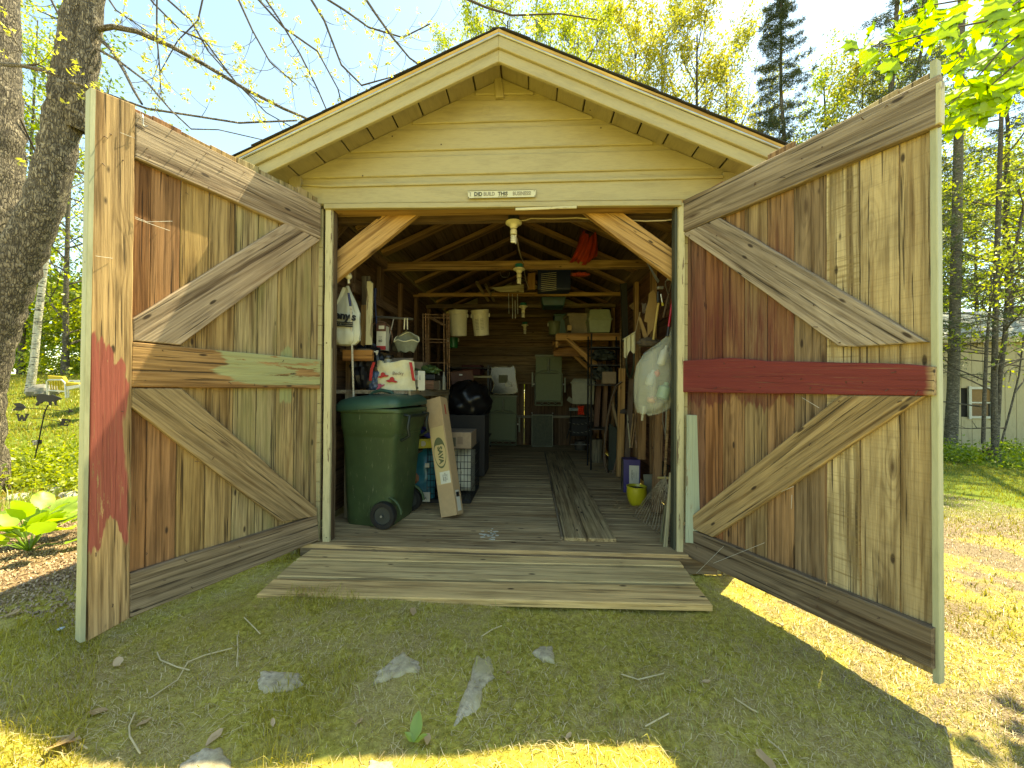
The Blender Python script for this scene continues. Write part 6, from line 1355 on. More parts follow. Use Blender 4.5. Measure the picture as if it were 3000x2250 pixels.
for bi, L in enumerate(BL):
    m = MB(); pxtube(m, L, 6); P = m.v[:]; cen = []
    for i in range(0, len(m.v)-6+1, 6): cen.append(sum(m.v[i:i+6], V((0, 0, 0)))/6)
    big = L[0][2] > 5
    for i in range(2, len(cen)-1):
        if random.random() < (.35 if bi == 0 else .10 if big and bi > 0 else .55):
            d = (cen[i+1]-cen[i]).normalized(); a = V((U(-1, 1), U(-.6, .6), U(-1, .3))).normalized(); dd = (d*U(.5, 1)+a*.8).normalized(); Lt = U(.12, .5); q = [cen[i]]
            for k in range(6): q.append(q[-1]+dd*Lt/6); dd = (dd+V((U(-.1, .1), 0, .17))).normalized()
            m.tube(q, [.0035-.0004*k for k in range(7)], 4, cap=False); tuft.append(q[-1])
            if random.random() < .6:
                dd = V((U(-1, 1), U(-.5, .5), U(-.6, .4))).normalized(); q2 = [q[3]]
                for k in range(4): q2.append(q2[-1]+dd*U(.03, .06)); dd = (dd+V((0, 0, .25))).normalized()
                m.tube(q2, [.0024, .0022, .002, .0018, .0016], 4, cap=False); tuft.append(q2[-1])
    if not big: tuft.append(cen[-1])
    m.build('branch', TWIG if not big else BARK, mt, smooth=True)
Pl = []; 
for p in tuft:
    if p.x < -1.6 and random.random() < .3 and p.z < 3: continue
    for k in range(random.choice((4, 7, 9, 12))): Pl.append(tuple(p+V((U(-1, 1), U(-1, 1), U(-.8, .9)))*.038))
leafcloud('young_leaves', np.array(Pl), .042, L_BUD, np.random.default_rng(5), mt, aspect=.5)
m = MB()  # fallen root flare

# near maple spray, top right: each leaf its own part
ms_ = thing('maple_branch', 'bright green maple spray with big leaves over the right door', 'branch', PD(3050, 60, 2.4)); random.seed(12)
mls = [leaf_mesh('maple', 1.0, 40+i) for i in range(6)]
for q in mls: q.materials.append(L_MAP)
tw = [[(3080, -60), (2900, 60), (2750, 90), (2600, 130), (2480, 150)], [(3080, 20), (2930, 150), (2860, 230), (2790, 300), (2740, 330)], [(3080, 100), (2950, 210), (2880, 270), (2800, 330)], [(3060, -60), (2880, -10), (2700, 20), (2600, 60)], [(3080, -20), (2960, 40), (2880, 90), (2780, 210)], [(3080, 150), (3000, 210), (2930, 260), (2840, 340)]]
for ti, L in enumerate(tw):
    dd = 2.05+.12*ti; P = [PD(x, y, dd) for x, y in L]; MB().tube(P, [.006, .005, .004, .003, .002][:len(P)], 5).build('twig', TWIG, ms_, smooth=60)
    for i in range(len(L)-1):
        for k in range(9):
            f = random.random(); x = L[i][0]+(L[i+1][0]-L[i][0])*f+U(-50, 50); y = L[i][1]+(L[i+1][1]-L[i][1])*f+U(-40, 55)
            if x < 2470 or y > 345 + (x-2760)*.1 or (y > 175 and x < 2705+(y-175)*.3): continue
            p = PD(x, y, dd+U(-.1, .25)); M_ = Matrix.Translation(p) @ Matrix.Rotation(U(-1.2, 1.2), 4, 'Z') @ Matrix.Rotation(math.radians(-90)+U(-.9, .7), 4, 'X') @ Matrix.Rotation(U(-.7, .7), 4, 'Y') @ Matrix.Scale(U(.085, .15), 4)
            link('leaf', random.choice(mls), M_, ms_)

# woods: left understory, trees behind the shed, right side
def G(x, y, z=None): return V((x, y, gz(x, y)-.05))
def gat(px, d): r = ray(px, 1137); return G(*(CAM+r*d).xy)
GRL = 'young trees in the wood at left'
for i, (px, d, H, lab) in enumerate(((60, 11, 10.5, 'leafy young tree just beside the big maple stems'), (190, 10.5, 9.6, 'leafy tree behind the birch'), (300, 12, 9.3, 'tallest leafy tree directly over the left door'), (420, 13, 8.2, 'light green tree above the top rail of the left door'), (-60, 10, 7.5, 'leafy tree at the far left edge'), (520, 15, 5.6, 'low leafy tree under the bare one'), (120, 14, 13, 'tall tree showing between the maple stems'))):
    broadleaf('young_tree', lab, 'tree', gat(px, d), H, .07, 100+i, L_WOOD if i % 2 else L_SPR, .11, 16, .16, nl=24, lo=.08, reach=.30, group=None, lean=(U(-.3, .3), 0), lev=1, kids=7)
R_ = np.random.default_rng(50)
def bank(name, label, n, x0, x1, y0, y1, h0, h1, size, mat, seed, clump=260):
    R_ = np.random.default_rng(seed); cx = R_.uniform(x0, x1, clump); cy = R_.uniform(y0, y1, clump); cz = R_.uniform(h0, h1, clump)
    k = R_.integers(0, clump, n); s_ = R_.uniform(.25, .7, clump)[k]*(.35 if h1 < .5 else 1)
    s_ = s_*1.0; P = np.stack([cx[k]+R_.normal(0, 1, n)*s_, cy[k]+R_.normal(0, 1, n)*s_, cz[k]+R_.normal(0, .6, n)*s_], -1); g = ground_z(P[:, 0], P[:, 1]); P[:, 2] = g+np.abs(P[:, 2])
    o = leafcloud(name, P, size, mat, R_); return tag(o, label, 'undergrowth', kind='stuff')
bank('undergrowth', 'dense sunlit beech and maple understory at left', 70000, -17, -5.5, 8.2, 13.5, 0, 3.4, .13, L_WOOD, 61, 240)
bank('undergrowth', 'brighter leaf sprays in front of the left understory', 22000, -15, -6, 7.2, 9, 0, 2.4, .11, L_SPR, 62, 90)
bank('far_woods', 'far mass of spring woods behind the shed and house', 60000, -45, 45, 22, 40, 0, 8, .5, L_WOOD, 63, 500)
bank('undergrowth', 'low brush at the foot of the right-hand trees', 9000, 5.5, 12, 4.8, 6.6, 0, .35, .06, L_WOOD, 64, 80)
bank('garden_plants', 'yellow-green perennials behind the weather vane', 15000, -6.6, -3.4, 1.25, 2.2, 0, .16, .05, L_SPR, 65, 130)
bank('far_woods', 'tall pale-leaved woods far behind the right door and spruces', 60000, 4, 34, 19, 30, 3, 15, .20, L_SPR, 66, 260)
bank('far_woods', 'far leafy woods low behind the shed roof', 14000, -4, 14, 20, 30, 3, 10, .18, L_SPR, 67, 120)
# birch at left
def pole_tree(name, label, cat, L, mat, group=None, crown=None):
    root = thing(name, label, cat, PD(L[0][0], L[0][1], L[0][3]), group); m = MB(); pxtube(m, L, 12); m.build('trunk', mat, root, smooth=True); return root
pole_tree('birch_tree', 'white-barked birch standing between big maple and left door', 'birch tree', [(82, 1175, 16, 8.5), (100, 1060, 13, 8.5), (112, 930, 12.5, 8.5), (128, 800, 11, 8.5), (150, 640, 9, 8.5), (180, 420, 8, 8.5), (230, 150, 6, 8.5)], BIRCH)
# bare tree
T = Tree(301); bt2 = thing('bare_tree', 'leafless grey tree against blue sky above the left door', 'tree', gat(575, 14)); b_ = gat(575, 14)
T.m.tube([b_, b_+V((0, 0, 4)), b_+V((.1, 0, 7.6))], [.10, .07, .015], 7, cap=False)
for j in range(26): f = .45+.55*j/26; a = T.r.uniform(0, 6.28); T.limb(b_+V((.1*f, 0, 7.4*f)), (math.cos(a)*.7, math.sin(a)*.7, 1.0), 1.9*(1.25-f*.8), .034, 2, 5, .12, .3)
T.m.build('trunk', barkmat('grey_twigs', (.12, .11, .13), (.24, .22, .26)), bt2, smooth=True)
spruce('spruce_tree', 'small spruce tip peeking over the left roof slope', gat(1083, 15), 8.35, .09, 305, nb=120, lo=.35, L0=1.5, per=260)
TRB = barkmat('aspen_bark', (.035, .03, .022), (.12, .10, .075), (20, 20, 10), .006)
# aspens and poplars behind the roof
GRB = 'slender spring trees behind the roof'
for i, (px, d, H, mat, lab) in enumerate(((1400, 15, 15, L_SPR, 'first slender tree right of the ridge'), (1480, 13, 14, L_SPR, 'second slender tree over the right roof slope'), (1570, 16, 17, L_SPR, 'pale green tree above the upper right slope'), (1690, 12.5, 13, L_SPR, 'open-crowned tree over the middle of the right slope'), (1780, 15, 16, L_YEL, 'yellowish tree over the middle right slope'), (1860, 12, 12.5, L_YEL, 'yellow-gold tree with many fine upright branches'), (1940, 14, 15, L_YEL, 'second gold tree over the lower right slope'), (2040, 12, 13, L_YEL, 'dense gold-leaved tree left of the dark spruce'), (2130, 15, 15, L_YEL, 'gold tree close to the dark spruce'), (2330, 13, 9, L_YEL, 'low yellowish tree right of the dark spruce'), (2420, 14, 13, L_SPR, 'thin tree halfway between dark spruce and right door top'), (2530, 13, 12, L_YEL, 'thin yellow-green tree just left of the tall spruce trunk'), (1345, 17, 15, L_SPR, 'pale tree touching the open sky left of the others'), (1745, 19, 20, L_SPR, 'tallest pale tree in the middle background'), (2700, 15, 15, L_SPR, 'light leafy tree behind the maple spray'), (1620, 11, 10, L_SPR, 'short light tree close behind the roof'), (2230, 12, 7.5, L_YEL, 'short gold tree behind the right eave'))):
    broadleaf('aspen_tree', lab, 'tree', gat(px, d), H, .12, 200+i, mat, .105, 10, .10, bark=TRB, nl=36, lo=.18, reach=.24, kids=5, lev=2, upd=.6, )
spruce('spruce_tree', 'dark feathery spruce behind the right end of the roof', gat(2288, 10.5), 13.5, .11, 310, nb=210, lo=.06, L0=2.3, per=260)
spruce('spruce_tree', 'tall spruce trunk rising behind the top of the right door', gat(2632, 8.5), 13, .12, 311, nb=150, lo=.2, L0=2.0, per=150)
spruce('spruce_tree', 'spruce at the upper right corner among brownish twigs', gat(2700, 11), 14, .12, 312, nb=170, lo=.15, L0=2.6, per=150)
spruce('spruce_tree', 'spruce at the far right edge beyond the maple spray', gat(2960, 11.5), 13, .12, 313, nb=170, lo=.15, L0=2.8, per=130)
# right-hand trunks in front of the tan house
pole_tree('grey_tree', 'thick grey straight trunk just right of the right door', 'tree', [(2785, 1300, 22, 8.6), (2792, 1150, 19.5, 8.6), (2797, 950, 18, 8.6), (2803, 700, 17.5, 8.6), (2808, 400, 15, 8.6), (2815, 100, 13, 8.6), (2820, -100, 12, 8.6)], barkmat('pale_flecked_bark', (.08, .072, .055), (.26, .24, .18), (8, 8, 40), .008))
def limbtree(label, L, seed, per, cr=True, mat=L_SPR):
    T = Tree(seed); root = thing('slim_tree', label, 'tree', PD(L[0][0], L[0][1], L[0][3])); pxtube(T.m, L, 9)
    pts = [PD(x, y, d) for x, y, r_, d in L]
    for j in range(per):
        f = .15+.85*(j+T.r.random())/per; q = f*(len(pts)-1); i = min(int(q), len(pts)-2); b = pts[i].lerp(pts[i+1], q-i); a = T.r.uniform(0, 6.28); T.limb(b, (math.cos(a), math.sin(a)*.7, T.r.uniform(-.05, .5)), T.r.uniform(.7, 1.8), .018, 2, 3, .25, .12)
    T.m.build('trunk', BARKS, root, smooth=True)
    if cr: T.leaves(10, .075, .09, mat, parent=root)
    return root
limbtree('dark slim trunk crossing the house window edge', [(2915, 1330, 12, 7.9), (2912, 1150, 11, 7.9), (2915, 1000, 10, 7.9), (2918, 850, 10, 7.9), (2925, 600, 9, 7.9), (2935, 300, 7, 7.9), (2940, 0, 5, 7.9)], 401, 22)
limbtree('slim trunk leaning right beside the dark slim one', [(2920, 1300, 8, 7.9), (2930, 1100, 8, 7.9), (2945, 980, 9, 7.9), (2950, 880, 7, 7.9), (2965, 780, 6, 7.9), (3000, 600, 5, 7.9)], 402, 14)
limbtree('short crooked sapling in front of the house window', [(2880, 1300, 7, 7.7), (2884, 1160, 6.5, 7.7), (2890, 1020, 6, 7.7), (2900, 900, 4, 7.7), (2905, 800, 3, 7.7)], 403, 5, False)
limbtree('thin sapling slanting up to the right edge of the lawn', [(2930, 1310, 4, 8), (2960, 1200, 3.6, 8), (2985, 1100, 3, 8), (3000, 980, 2.5, 8)], 404, 4, False)
broadleaf('young_tree', 'leafy young maple hanging down behind the right door edge', 'tree', gat(3150, 9.5), 7.5, .07, 410, L_SPR, .09, 9, .12, nl=30, lo=.2, reach=.5, kids=5)
broadleaf('young_tree', 'leafy tree over the roof of the tan house', 'tree', gat(2860, 14), 9, .09, 411, L_SPR, .12, 12, .2, nl=26, lo=.25, reach=.36, kids=5)
m = MB(); st = PD(2905, 1300, 8.1); tag(MB().lathe(V((st.x, st.y, gz(st.x, st.y)-.05)), [(.16, 0), (.14, .1), (.13, .32), (.12, .34)], 14).build('stump', BARKS, None, smooth=50), 'short stump at the foot of the dark slim trunk', 'stump')

# tan house behind the trees
HY = 8.3
ha, hb2 = PD(2700, 1290, 10.5), PD(3300, 1330, 9.6)
house = thing('tan_house', 'tan board-sided house with a small window behind the trees', 'house', ha)
hd_ = (hb2-ha); hd_.z = 0; hl = hd_.length; hd_.normalize(); hn = V((hd_.y, -hd_.x, 0)); zb_ = -.50; zt_ = zb_+2.95
TAN = painted('tan_siding', (.46, .38, .22), dirt=.25)
px_on = lambda x, y: PP(x, y, ha, hn)
s_ = -.3; wl = [(px_on(2838, 1137)-ha).dot(hd_), (px_on(2903, 1137)-ha).dot(hd_)]; wz = [px_on(2860, 1222).z, px_on(2860, 1137).z]
while s_ < hl:
    wd = .24; c_ = ha+hd_*(s_+wd/2); c_.z = 0
    segs = [(zb_, zt_)]
    if s_+wd > wl[0] and s_ < wl[1]: segs = [(zb_, wz[0]), (wz[1], zt_)]
    for z0_, z1_ in segs: board('siding_panel', c_+V((0, 0, z0_)), c_+V((0, 0, z1_)), wd-.008, .03, hn, TAN, house, jit=0, bev=.002)
    s_ += wd
back = MB(); e_ = ha+hd_*(hl/2)-hn*.06; back.box((e_.x, e_.y, (zb_+zt_)/2), (hl+.6, .04, zt_-zb_), math.atan2(hd_.y, hd_.x)); back.box((e_.x-hn.x*2, e_.y-hn.y*2, (zb_+zt_)/2), (hl+.6, .04, zt_-zb_), math.atan2(hd_.y, hd_.x)); back.build('inner_wall', plain('dark_room', (.03, .025, .02), .9), house)
wc_ = ha+hd_*((wl[0]+wl[1])/2); wx = wl[1]-wl[0]; wzc = (wz[0]+wz[1])/2; wh_ = wz[1]-wz[0]
win = MB(); ang_ = math.atan2(hd_.y, hd_.x)
fr = MB()
for sg in (-1, 1):
    q = wc_+hd_*(sg*wx/2)+hn*.02; fr.box((q.x, q.y, wzc), (.06, .06, wh_+.1), ang_); q = wc_+hn*.02; fr.box((q.x, q.y, wzc+sg*wh_/2), (wx+.06, .062, .06), ang_)
q = wc_+hn*.015; fr.box((q.x, q.y, wzc), (wx, .04, .035), ang_); wo = fr.build('window', plain('white_window_paint', (.62, .60, .5), .5), house)
gm = plain('window_glass', (.02, .02, .018), .06, var=.1, bump=0, spec=1.0); MB().box((wc_.x, wc_.y, wzc-wh_/4), (wx-.05, .01, wh_/2-.04), ang_).build('pane', gm, wo); MB().box((wc_.x, wc_.y, wzc+wh_/4), (wx-.05, .01, wh_/2-.04), ang_).build('pane', gm, wo)
MB().box((wc_.x, wc_.y, wzc+wh_/4), (wx-.06, .02, wh_/2-.06), ang_).build('blind', plain('brown_blind', (.30, .17, .06), .7), wo)
rf_ = ha+hd_*(hl/2); q0_ = rf_+hn*.25; q1_ = rf_-hn*3; zr0, zr1 = zt_+.0, zt_+1.0
board('fascia', ha-hd_*.5+hn*.27+V((0, 0, zt_+.02-ha.z)), hb2+hn*.27+V((0, 0, zt_+.02-hb2.z)), .14, .03, hn, TAN, house)
plank('roof', [V(((ha-hd_*.6).x+hn.x*.28, (ha-hd_*.6).y+hn.y*.28, zt_+.06)), V((hb2.x+hn.x*.28, hb2.y+hn.y*.28, zt_+.06)), V((hb2.x-hn.x*3, hb2.y-hn.y*3, zt_+1.3)), V(((ha-hd_*.6).x-hn.x*3, (ha-hd_*.6).y-hn.y*3, zt_+1.3))], (hn*.4+V((0, 0, 1))).normalized(), .05, hd_, plain('pale_metal_roof', (.55, .55, .55), .35, .3), house, jit=0)

# weather vane
vd = 4.6; vane = thing('weather_vane', 'black bear weather vane on a leaning rod in the garden bed', 'weather vane', PD(84, 1412, vd)); IRON = plain('black_iron', (.018, .018, .02), .5, .4, bump=0)
def vp(x, y): return PD(x, y, vd)
MB().tube([vp(84, 1412), vp(112, 1300), vp(130, 1210), vp(140, 1188)], .0065, 8).build('rod', IRON, vane, smooth=60)
MB().tube([vp(36, 1192), vp(130, 1199), vp(200, 1205)], .004, 6).build('arrow_shaft', IRON, vane, smooth=60); MB().prism([vp(200, 1196), vp(215, 1205), vp(197, 1212), vp(201, 1205)], fw*.004).build('arrow_head', IRON, vane)
MB().prism([vp(38, 1182), vp(56, 1180), vp(68, 1185), vp(76, 1194), (vp(68, 1200)), vp(58, 1204), vp(35, 1202), vp(48, 1192)], fw*.004).build('arrow_tail', IRON, vane)
MB().tube([vp(80, 1224), vp(128, 1227), vp(180, 1236)], .0035, 6).build('cross_arm', IRON, vane, smooth=60)
bear = [(106, 1162), (110, 1156), (120, 1154), (132, 1155), (142, 1158), (152, 1156), (162, 1160), (170, 1163), (176, 1166), (180, 1168), (176, 1171), (168, 1172), (163, 1176), (163, 1186), (168, 1187), (160, 1188), (158, 1180), (154, 1176), (148, 1178), (149, 1186), (143, 1187), (142, 1178), (132, 1176), (124, 1178), (120, 1182), (112, 1184), (108, 1189), (103, 1188), (106, 1180), (110, 1176), (106, 1170)]
MB().prism([vp(x, y) for x, y in bear], fw*.012).build('bear', IRON, vane); MB().tube([vp(103, 1186), vp(172, 1188)], .003, 6).build('bear_base', IRON, vane)
def slab(pts, name): MB().prism([vp(x, y) for x, y in pts], fw*.004).build(name, IRON, vane)
slab([(46, 1212), (56, 1212), (56, 1215), (54, 1215), (57, 1226), (61, 1215), (66, 1215), (70, 1226), (75, 1215), (72, 1215), (72, 1212), (85, 1212), (84, 1216), (82, 1216), (74, 1234), (67, 1234), (64, 1226), (59, 1234), (53, 1234), (49, 1216), (46, 1216)], 'letter_w')
slab([(181, 1226), (206, 1229), (205, 1237), (201, 1237), (200, 1233), (191, 1232), (190, 1236), (196, 1237), (195, 1241), (189, 1240), (187, 1244), (195, 1245), (198, 1241), (201, 1242), (198, 1249), (171, 1246), (172, 1242), (176, 1243), (181, 1230), (179, 1229)], 'letter_e')
MB().lathe(vp(106, 1297), [(.0, -.03), (.03, -.02), (.03, .02), (0, .03)], 12).build('collar', METAL, vane, smooth=40); slab([(92, 1290), (122, 1288), (122, 1300), (100, 1305), (92, 1300)], 'small_sign')
# lounge chair and table on the upper lawn
lc = thing('lounge_chair', 'white lounge chair with yellow slat cushion on the upper lawn', 'lounge chair', PD(170, 1248, 6.4)); cd_ = 6.4; YEL = plain('yellow_cushion', (.62, .45, .03), .7)
def cp(x, y, d=cd_): return PD(x, y, d)
WHT = plain('white_tube', (.72, .70, .6), .4)
MB().tube([cp(140, 1160), cp(138, 1118), cp(143, 1113), cp(182, 1113), cp(190, 1122), cp(194, 1165)], .014, 8).build('back_frame', WHT, lc, smooth=60)
for k in range(6): MB().tube([cp(146+k*7.5, 1116), cp(150+k*7.2, 1142)], .010, 6).build('yellow_slat', YEL, lc)
MB().tube([cp(142, 1144), cp(192, 1147)], .011, 6).build('back_rail', WHT, lc, smooth=60); MB().prism([cp(137, 1100), cp(182, 1103), cp(190, 1118), cp(142, 1113)], fw*.06).build('head_cushion', YEL, lc, bevel=.01)
for a, b in (((141, 1140), (141, 1164)), ((193, 1140), (193, 1166)), ((235, 1130), (240, 1164)), ((246, 1130), (247, 1164))): MB().tube([cp(*a), cp(*b)], .012, 6).build('leg', WHT, lc, smooth=60)
MB().prism([cp(192, 1132), cp(236, 1126), cp(238, 1134), cp(194, 1144)], fw*.5).build('seat', WHT, lc, bevel=.01); MB().prism([cp(192, 1120), cp(228, 1122), cp(232, 1127), cp(192, 1132)], fw*.4).build('seat_cushion', YEL, lc, bevel=.01)
tbx = thing('garden_table', 'white cloth covered garden table beside the lounge chair', 'table', PD(230, 1166, 7)); MB().prism([PD(192, 1113, 7), PD(262, 1114, 7), PD(264, 1118, 7), PD(192, 1117, 7)], fw*.7).build('top', WHT, tbx)
MB().prism([PD(215, 1117, 6.99), PD(262, 1118, 6.99), PD(262, 1136, 6.99), PD(240, 1134, 6.99), (PD(222, 1128, 6.99))], fw*.02).build('cloth', WHT, tbx)
for x in (200, 258): MB().tube([PD(x, 1117, 7.1), PD(x+1, 1165, 7.1)], .015, 6).build('leg', WHT, tbx)
# hosta: each leaf a part
random.seed(88); hs = thing('hosta_plant', 'lime green hosta clump in the mulch beside the left door', 'hosta plant', PD(85, 1640, 2.65)); hc_ = PD(85, 1640, 2.65); hc_.z = gz(hc_.x, hc_.y)
LH_ = leafmat('hosta_leaf', (.20, .34, .035), (.38, .52, .07), .4); hl_ = [leaf_mesh('hosta', U(.9, 1.1), 60+i) for i in range(3)]
for q in hl_: q.materials.append(LH_)
for k in range(44):
    a = U(0, 6.28); rr = U(.03, .24); L = U(.13, .2); base = hc_+V((math.cos(a)*rr, math.sin(a)*rr, U(.10, .30)-rr*.3)); tilt_ = U(.2, .9)
    M_ = Matrix.Translation(base) @ Matrix.Rotation(a-math.pi/2+U(-.4, .4), 4, 'Z') @ Matrix.Rotation(tilt_+.25-rr*2, 4, 'X') @ Matrix.Rotation(U(-.4, .4), 4, 'Y') @ Matrix.Scale(L, 4); link('leaf', hl_[k % 3], M_, hs)
    if k % 2 == 0: MB().tube([hc_+V((0, 0, 0)), (hc_+base)/2+V((0, 0, .03)), base], .003, 5).build('stalk', LH_, hs)
# grass tufts by the bed
blades('grass_tufts', 'arching ornamental grass in the bed below the vane', 9000, (-6.6, -3.3, .4, 2.6), .10, .30, .003, leafmat('bright_grass', (.16, .24, .03), (.40, .48, .09), .4), 1.0, lambda x, y, R: snoise(x, y, 3.3, 9) > .62, 71)

# stones set in the lawn
STN = NT('lichen_stone'); v = STN.coord(); n1 = STN.noise(v, 30, 6, .7); n2 = STN.noise(v, 8, 4); STN.col(STN.mix(STN.ramp(n2, .4, .62), STN.mix(STN.ramp(n1, .35, .65), (.26, .21, .14), (.66, .56, .38)), (.42, .35, .18))); STN.rough(.95); STN.bump(n1, .006, .8); STN = STN.m
def stone(label, pts, z=.0, seed=0, name='flat_stone'):
    r_ = random.Random(seed); P = [PZ(x, y, -.10) for x, y in pts]; n = len(P); c_ = sum(P, V((0, 0, 0)))/n; O = []
    for i in range(n):
        a, b = P[i], P[(i+1) % n]
        for k in range(9): q = a.lerp(b, k/9); q = q+(q-c_)*(r_.uniform(-.05, .05)+.05*math.sin(i*3.1+k)); O.append(q)
    m = MB(); N = len(O)
    for f, dz in ((1.04, -.03), (1.0, .001), (.86, .010), (.55, .014), (.22, .013)):
        for q in O: p = c_+(q-c_)*f; p.z = gz(p.x, p.y)+dz*(.8+.3*math.sin(p.x*37+p.y*29))+z; m.v.append(p)
    for L in range(4):
        for i in range(N): m.f.append((L*N+i, L*N+(i+1) % N, (L+1)*N+(i+1) % N, (L+1)*N+i))
    m.f.append(tuple(4*N+i for i in range(N))); return tag(m.build(name, STN, None, smooth=True), label, 'stone')
stone('long narrow stone set upright-on in the middle of the moss', [(1392, 1918), (1440, 1915), (1448, 1975), (1415, 2010), (1408, 2065), (1330, 2115), (1345, 2060), (1375, 1990)], seed=1)
stone('wedge shaped stone left of the long narrow one', [(1180, 1915), (1228, 1945), (1230, 1970), (1165, 1985), (1095, 2002), (1110, 1965)], seed=2)
stone('rough pale stone at the left under twigs', [(765, 1980), (800, 1978), (880, 1985), (885, 2015), (840, 2035), (770, 2042), (755, 2015)], seed=3)
stone('small mottled stone nearest the ramp', [(1585, 1880), (1620, 1880), (1625, 1930), (1590, 1925), (1558, 1900)], seed=4)
stone('grey stone cut by the bottom edge at left', [(590, 2200), (650, 2195), (690, 2250), (690, 2300), (510, 2300), (530, 2240)], seed=5)
stone('half buried stone at the bottom edge beside the grey one', [(1080, 2232), (1150, 2228), (1160, 2280), (1070, 2290)], seed=6)
random.seed(19)
for i, (x, y, d, s_) in enumerate(((215, 1412, 4.0, .16), (60, 1440, 3.9, .13), (160, 1425, 4.1, .10), (245, 1432, 3.7, .09))):
    c_ = PD(x, y, d); c_.z = gz(c_.x, c_.y); blob('edging_stone', ['broad white edging stone nearest the left door', 'rounded edging stone by the maple root', 'middle edging stone below the weather vane', 'small edging stone at the left door edge'][i], 'stone', c_, (s_, s_*.6, .05), plain('white_stone', (.55, .52, .42), .9, var=.4), 70+i, .08, 10)
c_ = PD(125, 1160, 8.2); blob('boulder', 'grey boulder at the foot of the white birch', 'boulder', V((c_.x, c_.y, gz(c_.x, c_.y)+.1)), (.3, .2, .16), plain('dark_boulder', (.25, .24, .2), .9, var=.5), 90, .08, 12)
# twigs, leaves and a bottle cap on the moss
random.seed(23)
TW = plain('pale_twig', (.62, .50, .28), .8); tl = [([(460, 1930), (470, 1955), (520, 1975), (555, 1982)], 'curled pale root end left of the long forked twig'), ([(440, 2065), (520, 2010), (550, 1960), (600, 1940), (680, 1918)], 'long forked pale twig lying on the moss'), ([(695, 1880), (697, 1925), (693, 1970)], 'short straight twig pointing at the ramp'),
  ([(145, 1970), (185, 1932)], 'small straight twig at the far left'), ([(715, 1825), (740, 1850), (762, 1872)], 'bent twig left of the ramp corner'), ([(395, 2110), (378, 2150), (380, 2180), (410, 2230)], 'yellowish curved stalk at lower left'), ([(2250, 2150), (2290, 2180), (2310, 2215)], 'thin stalk at the lower right shade edge'),
  ([(140, 2200), (200, 2190), (255, 2222)], 'bowed root lying at the lower left corner'), ([(1820, 1965), (1870, 1980), (1945, 1960)], 'arched twig right of the small mottled stone'), ([(1410, 1865), (1440, 1845), (1470, 1832)], 'dark twig above the long narrow stone'), ([(1890, 2115), (1960, 2080)], 'branched twig tip at lower right of the stones'), ([(2150, 2030), (2200, 2060), (2222, 2070)], 'straight pale stalk in the right-hand shade')]
for L, lab in tl:
    P = []
    for x, y in L: p = PZ(x, y, -.10); p.z = gz(p.x, p.y)+.012; P.append(p)
    tag(MB().tube(P, .0026, 6).build('twig', TW, None, smooth=60), lab, 'twig')
ll = [(250, 2130, .055, 'long tan leaf at the lower left'), (443, 2125, .035, 'folded tan leaf right of the yellowish stalk'), (655, 2150, .05, 'upright tan leaf below the rough pale stone'), (800, 2142, .03, 'small pale curled leaf under the rough pale stone'), (2215, 2180, .085, 'big brown oak leaf lying in the right-hand shade'), (2083, 1985, .035, 'pale grey leaf scrap in the right-hand shade'), (745, 1790, .035, 'white scrap of leaf near the left ramp corner'), (875, 1765, .035, 'pink-grey leaf right at the left ramp corner'), (2295, 1825, .035, 'grey leaf in the sunny strip under the right door'), (150, 2222, .07, 'tan leaf pair at the bottom left corner'),
      (1254, 2150, .045, 'pointed pinkish leaf beside the green dock leaf'), (1054, 2127, .025, 'white curled chip near the bottom middle'), (1485, 1970, .025, 'round tan leaf right of the long narrow stone'), (1675, 2150, .03, 'tan leaf near the bottom right of centre'), (1210, 1790, .05, 'brown crumpled leaf at the ramp edge'), (1500, 1815, .02, 'tiny white leaf between ramp and small mottled stone'), (40, 1835, .04, 'white-grey leaf at the far left in shade'), (350, 1975, .045, 'pale leaf on the bare patch at left')]
for x, y, s_, lab in ll:
    p = PZ(x, y, -.10); p.z = gz(p.x, p.y)+.014; tag(put_leaf('dead_leaf', random.choice(dead), p, s_*1.15), lab, 'leaf')
m = MB(); c_ = PZ(178, 1852, -.07); c_.z = gz(c_.x, c_.y)+.012; tag(MB().lathe(c_, [(.012, 0), (.013, .004), (.004, .006)], 16).build('plastic_disc', plain('pale_blue_cap', (.5, .58, .62), .4), None, smooth=50), 'pale blue round cap lying in the left-hand shade', 'cap')
DKL = leafmat('dock_leaf', (.18, .30, .05), (.30, .42, .08), .4); dkm = leaf_mesh('oval', .9, 5); dkm.materials.append(DKL)
dk = thing('weed', 'single green dock weed with pointed leaves at the bottom middle', 'weed', PZ(1213, 2170, -.1)); p = PZ(1213, 2185, -.1); p.z = gz(p.x, p.y)+.02
for a_, s_ in ((.1, .09), (1.2, .045), (-1.4, .05)): link('leaf', dkm, Matrix.Translation(p) @ Matrix.Rotation(a_, 4, 'Z') @ Matrix.Rotation(.5, 4, 'X') @ Matrix.Scale(s_, 4), dk)
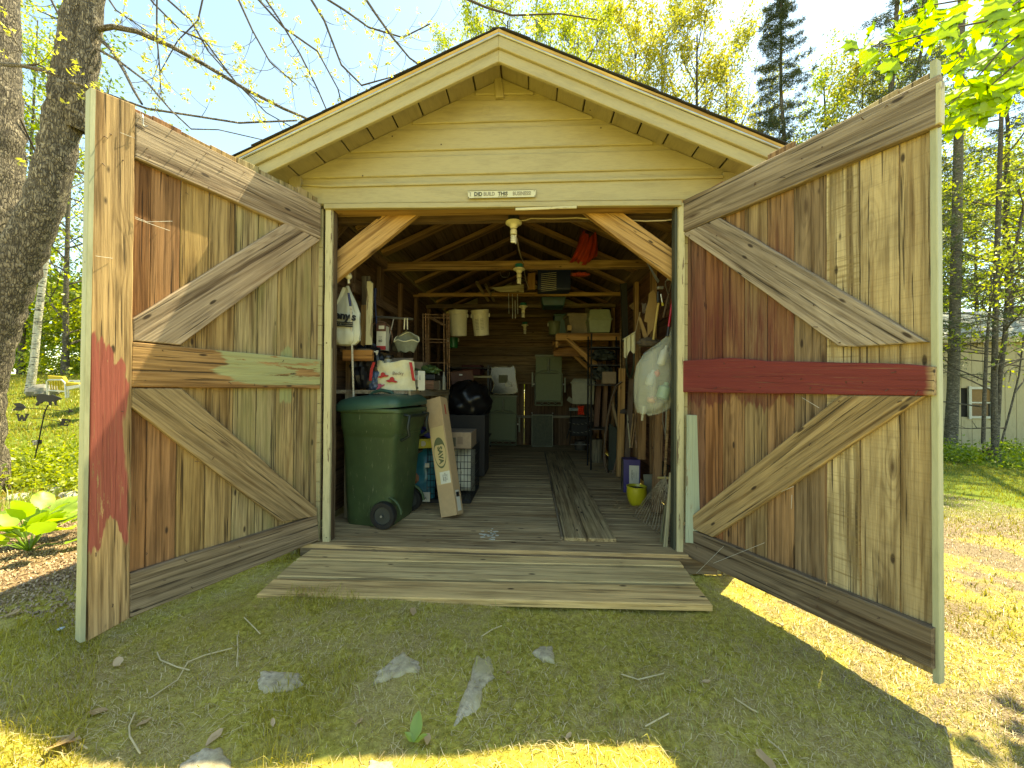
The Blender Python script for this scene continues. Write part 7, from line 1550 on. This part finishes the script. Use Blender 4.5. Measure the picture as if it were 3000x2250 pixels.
# more odds in the dim back of the shed
random.seed(99)
for i, (px, py, Y, w_, d_, h, mt, lab) in enumerate(((1338, 1150, 3.9, .40, .3, .35, CARDD, 'brown carton on the trunk stack, dim back left corner'), (1395, 1150, 4.1, .30, .25, .22, plain('dull_blue_box', (.03, .05, .08), .7), 'dull blue box beside the back left carton'), (1385, 1085, 4.2, .35, .25, .18, plain('dark_red_box', (.10, .02, .015), .7), 'dark red box topping the dim back left stack'))):
    p = PY(px, py, Y); tag(MB().box(p, (w_, d_, h), U(-.2, .2)).build('storage_box', mt, None, bevel=.004), lab, 'box')
st2 = thing('storage_stack', 'dark steel shelving unit in the dim back left corner', 'shelving', (-1.15, 4.2, 0))
for x in (-1.5, -.75):
    for Y in (4.0, 4.45): MB().box((x, Y, .75), (.03, .03, 1.5)).build('upright', BLACK, st2)
for z in (.25, .75, 1.02, 1.45): MB().box((-1.12, 4.22, z), (.8, .5, .02)).build('shelf', plain('dark_shelf', (.05, .045, .035), .7), st2)
tag(MB().lathe(PZ(1700, 1318, 0), [(.09, 0), (.10, .02), (.11, .16), (.105, .17)], 18).build('paint_pail', plain('old_pail', (.12, .11, .09), .5, .4), None, smooth=50), 'small dull pail on the floor in front of the dark cart', 'pail')
m = MB(); c_ = V((1.17, 1.9, 1.45))
for k in range(3): m.tube([c_+V((.0, (.16+.012*k)*math.cos(q), (.20+.012*k)*math.sin(q))) for q in [i*.3142 for i in range(20)]], .009, 6, closed=True)
tag(m.build('garden_hose', plain('dark_hose', (.02, .035, .02), .5), None, smooth=60), 'coiled dark green hose hanging on the right wall', 'hose')
for i, (y, z, l_) in enumerate(((2.35, 1.95, .7), (2.5, 1.9, .9), (1.6, 1.95, .6))):
    tag(MB().tube([(1.2, y, z), (1.21, y+.03, z-l_)], .011, 6).build('broomstick', WROUGH, None, smooth=60, color=(.3, .2, .1)), ['short brown handle hanging on the right wall by the hose', 'long brown handle hanging deeper on the right wall', 'stubby handle hanging nearest the apron'][i], 'handle')
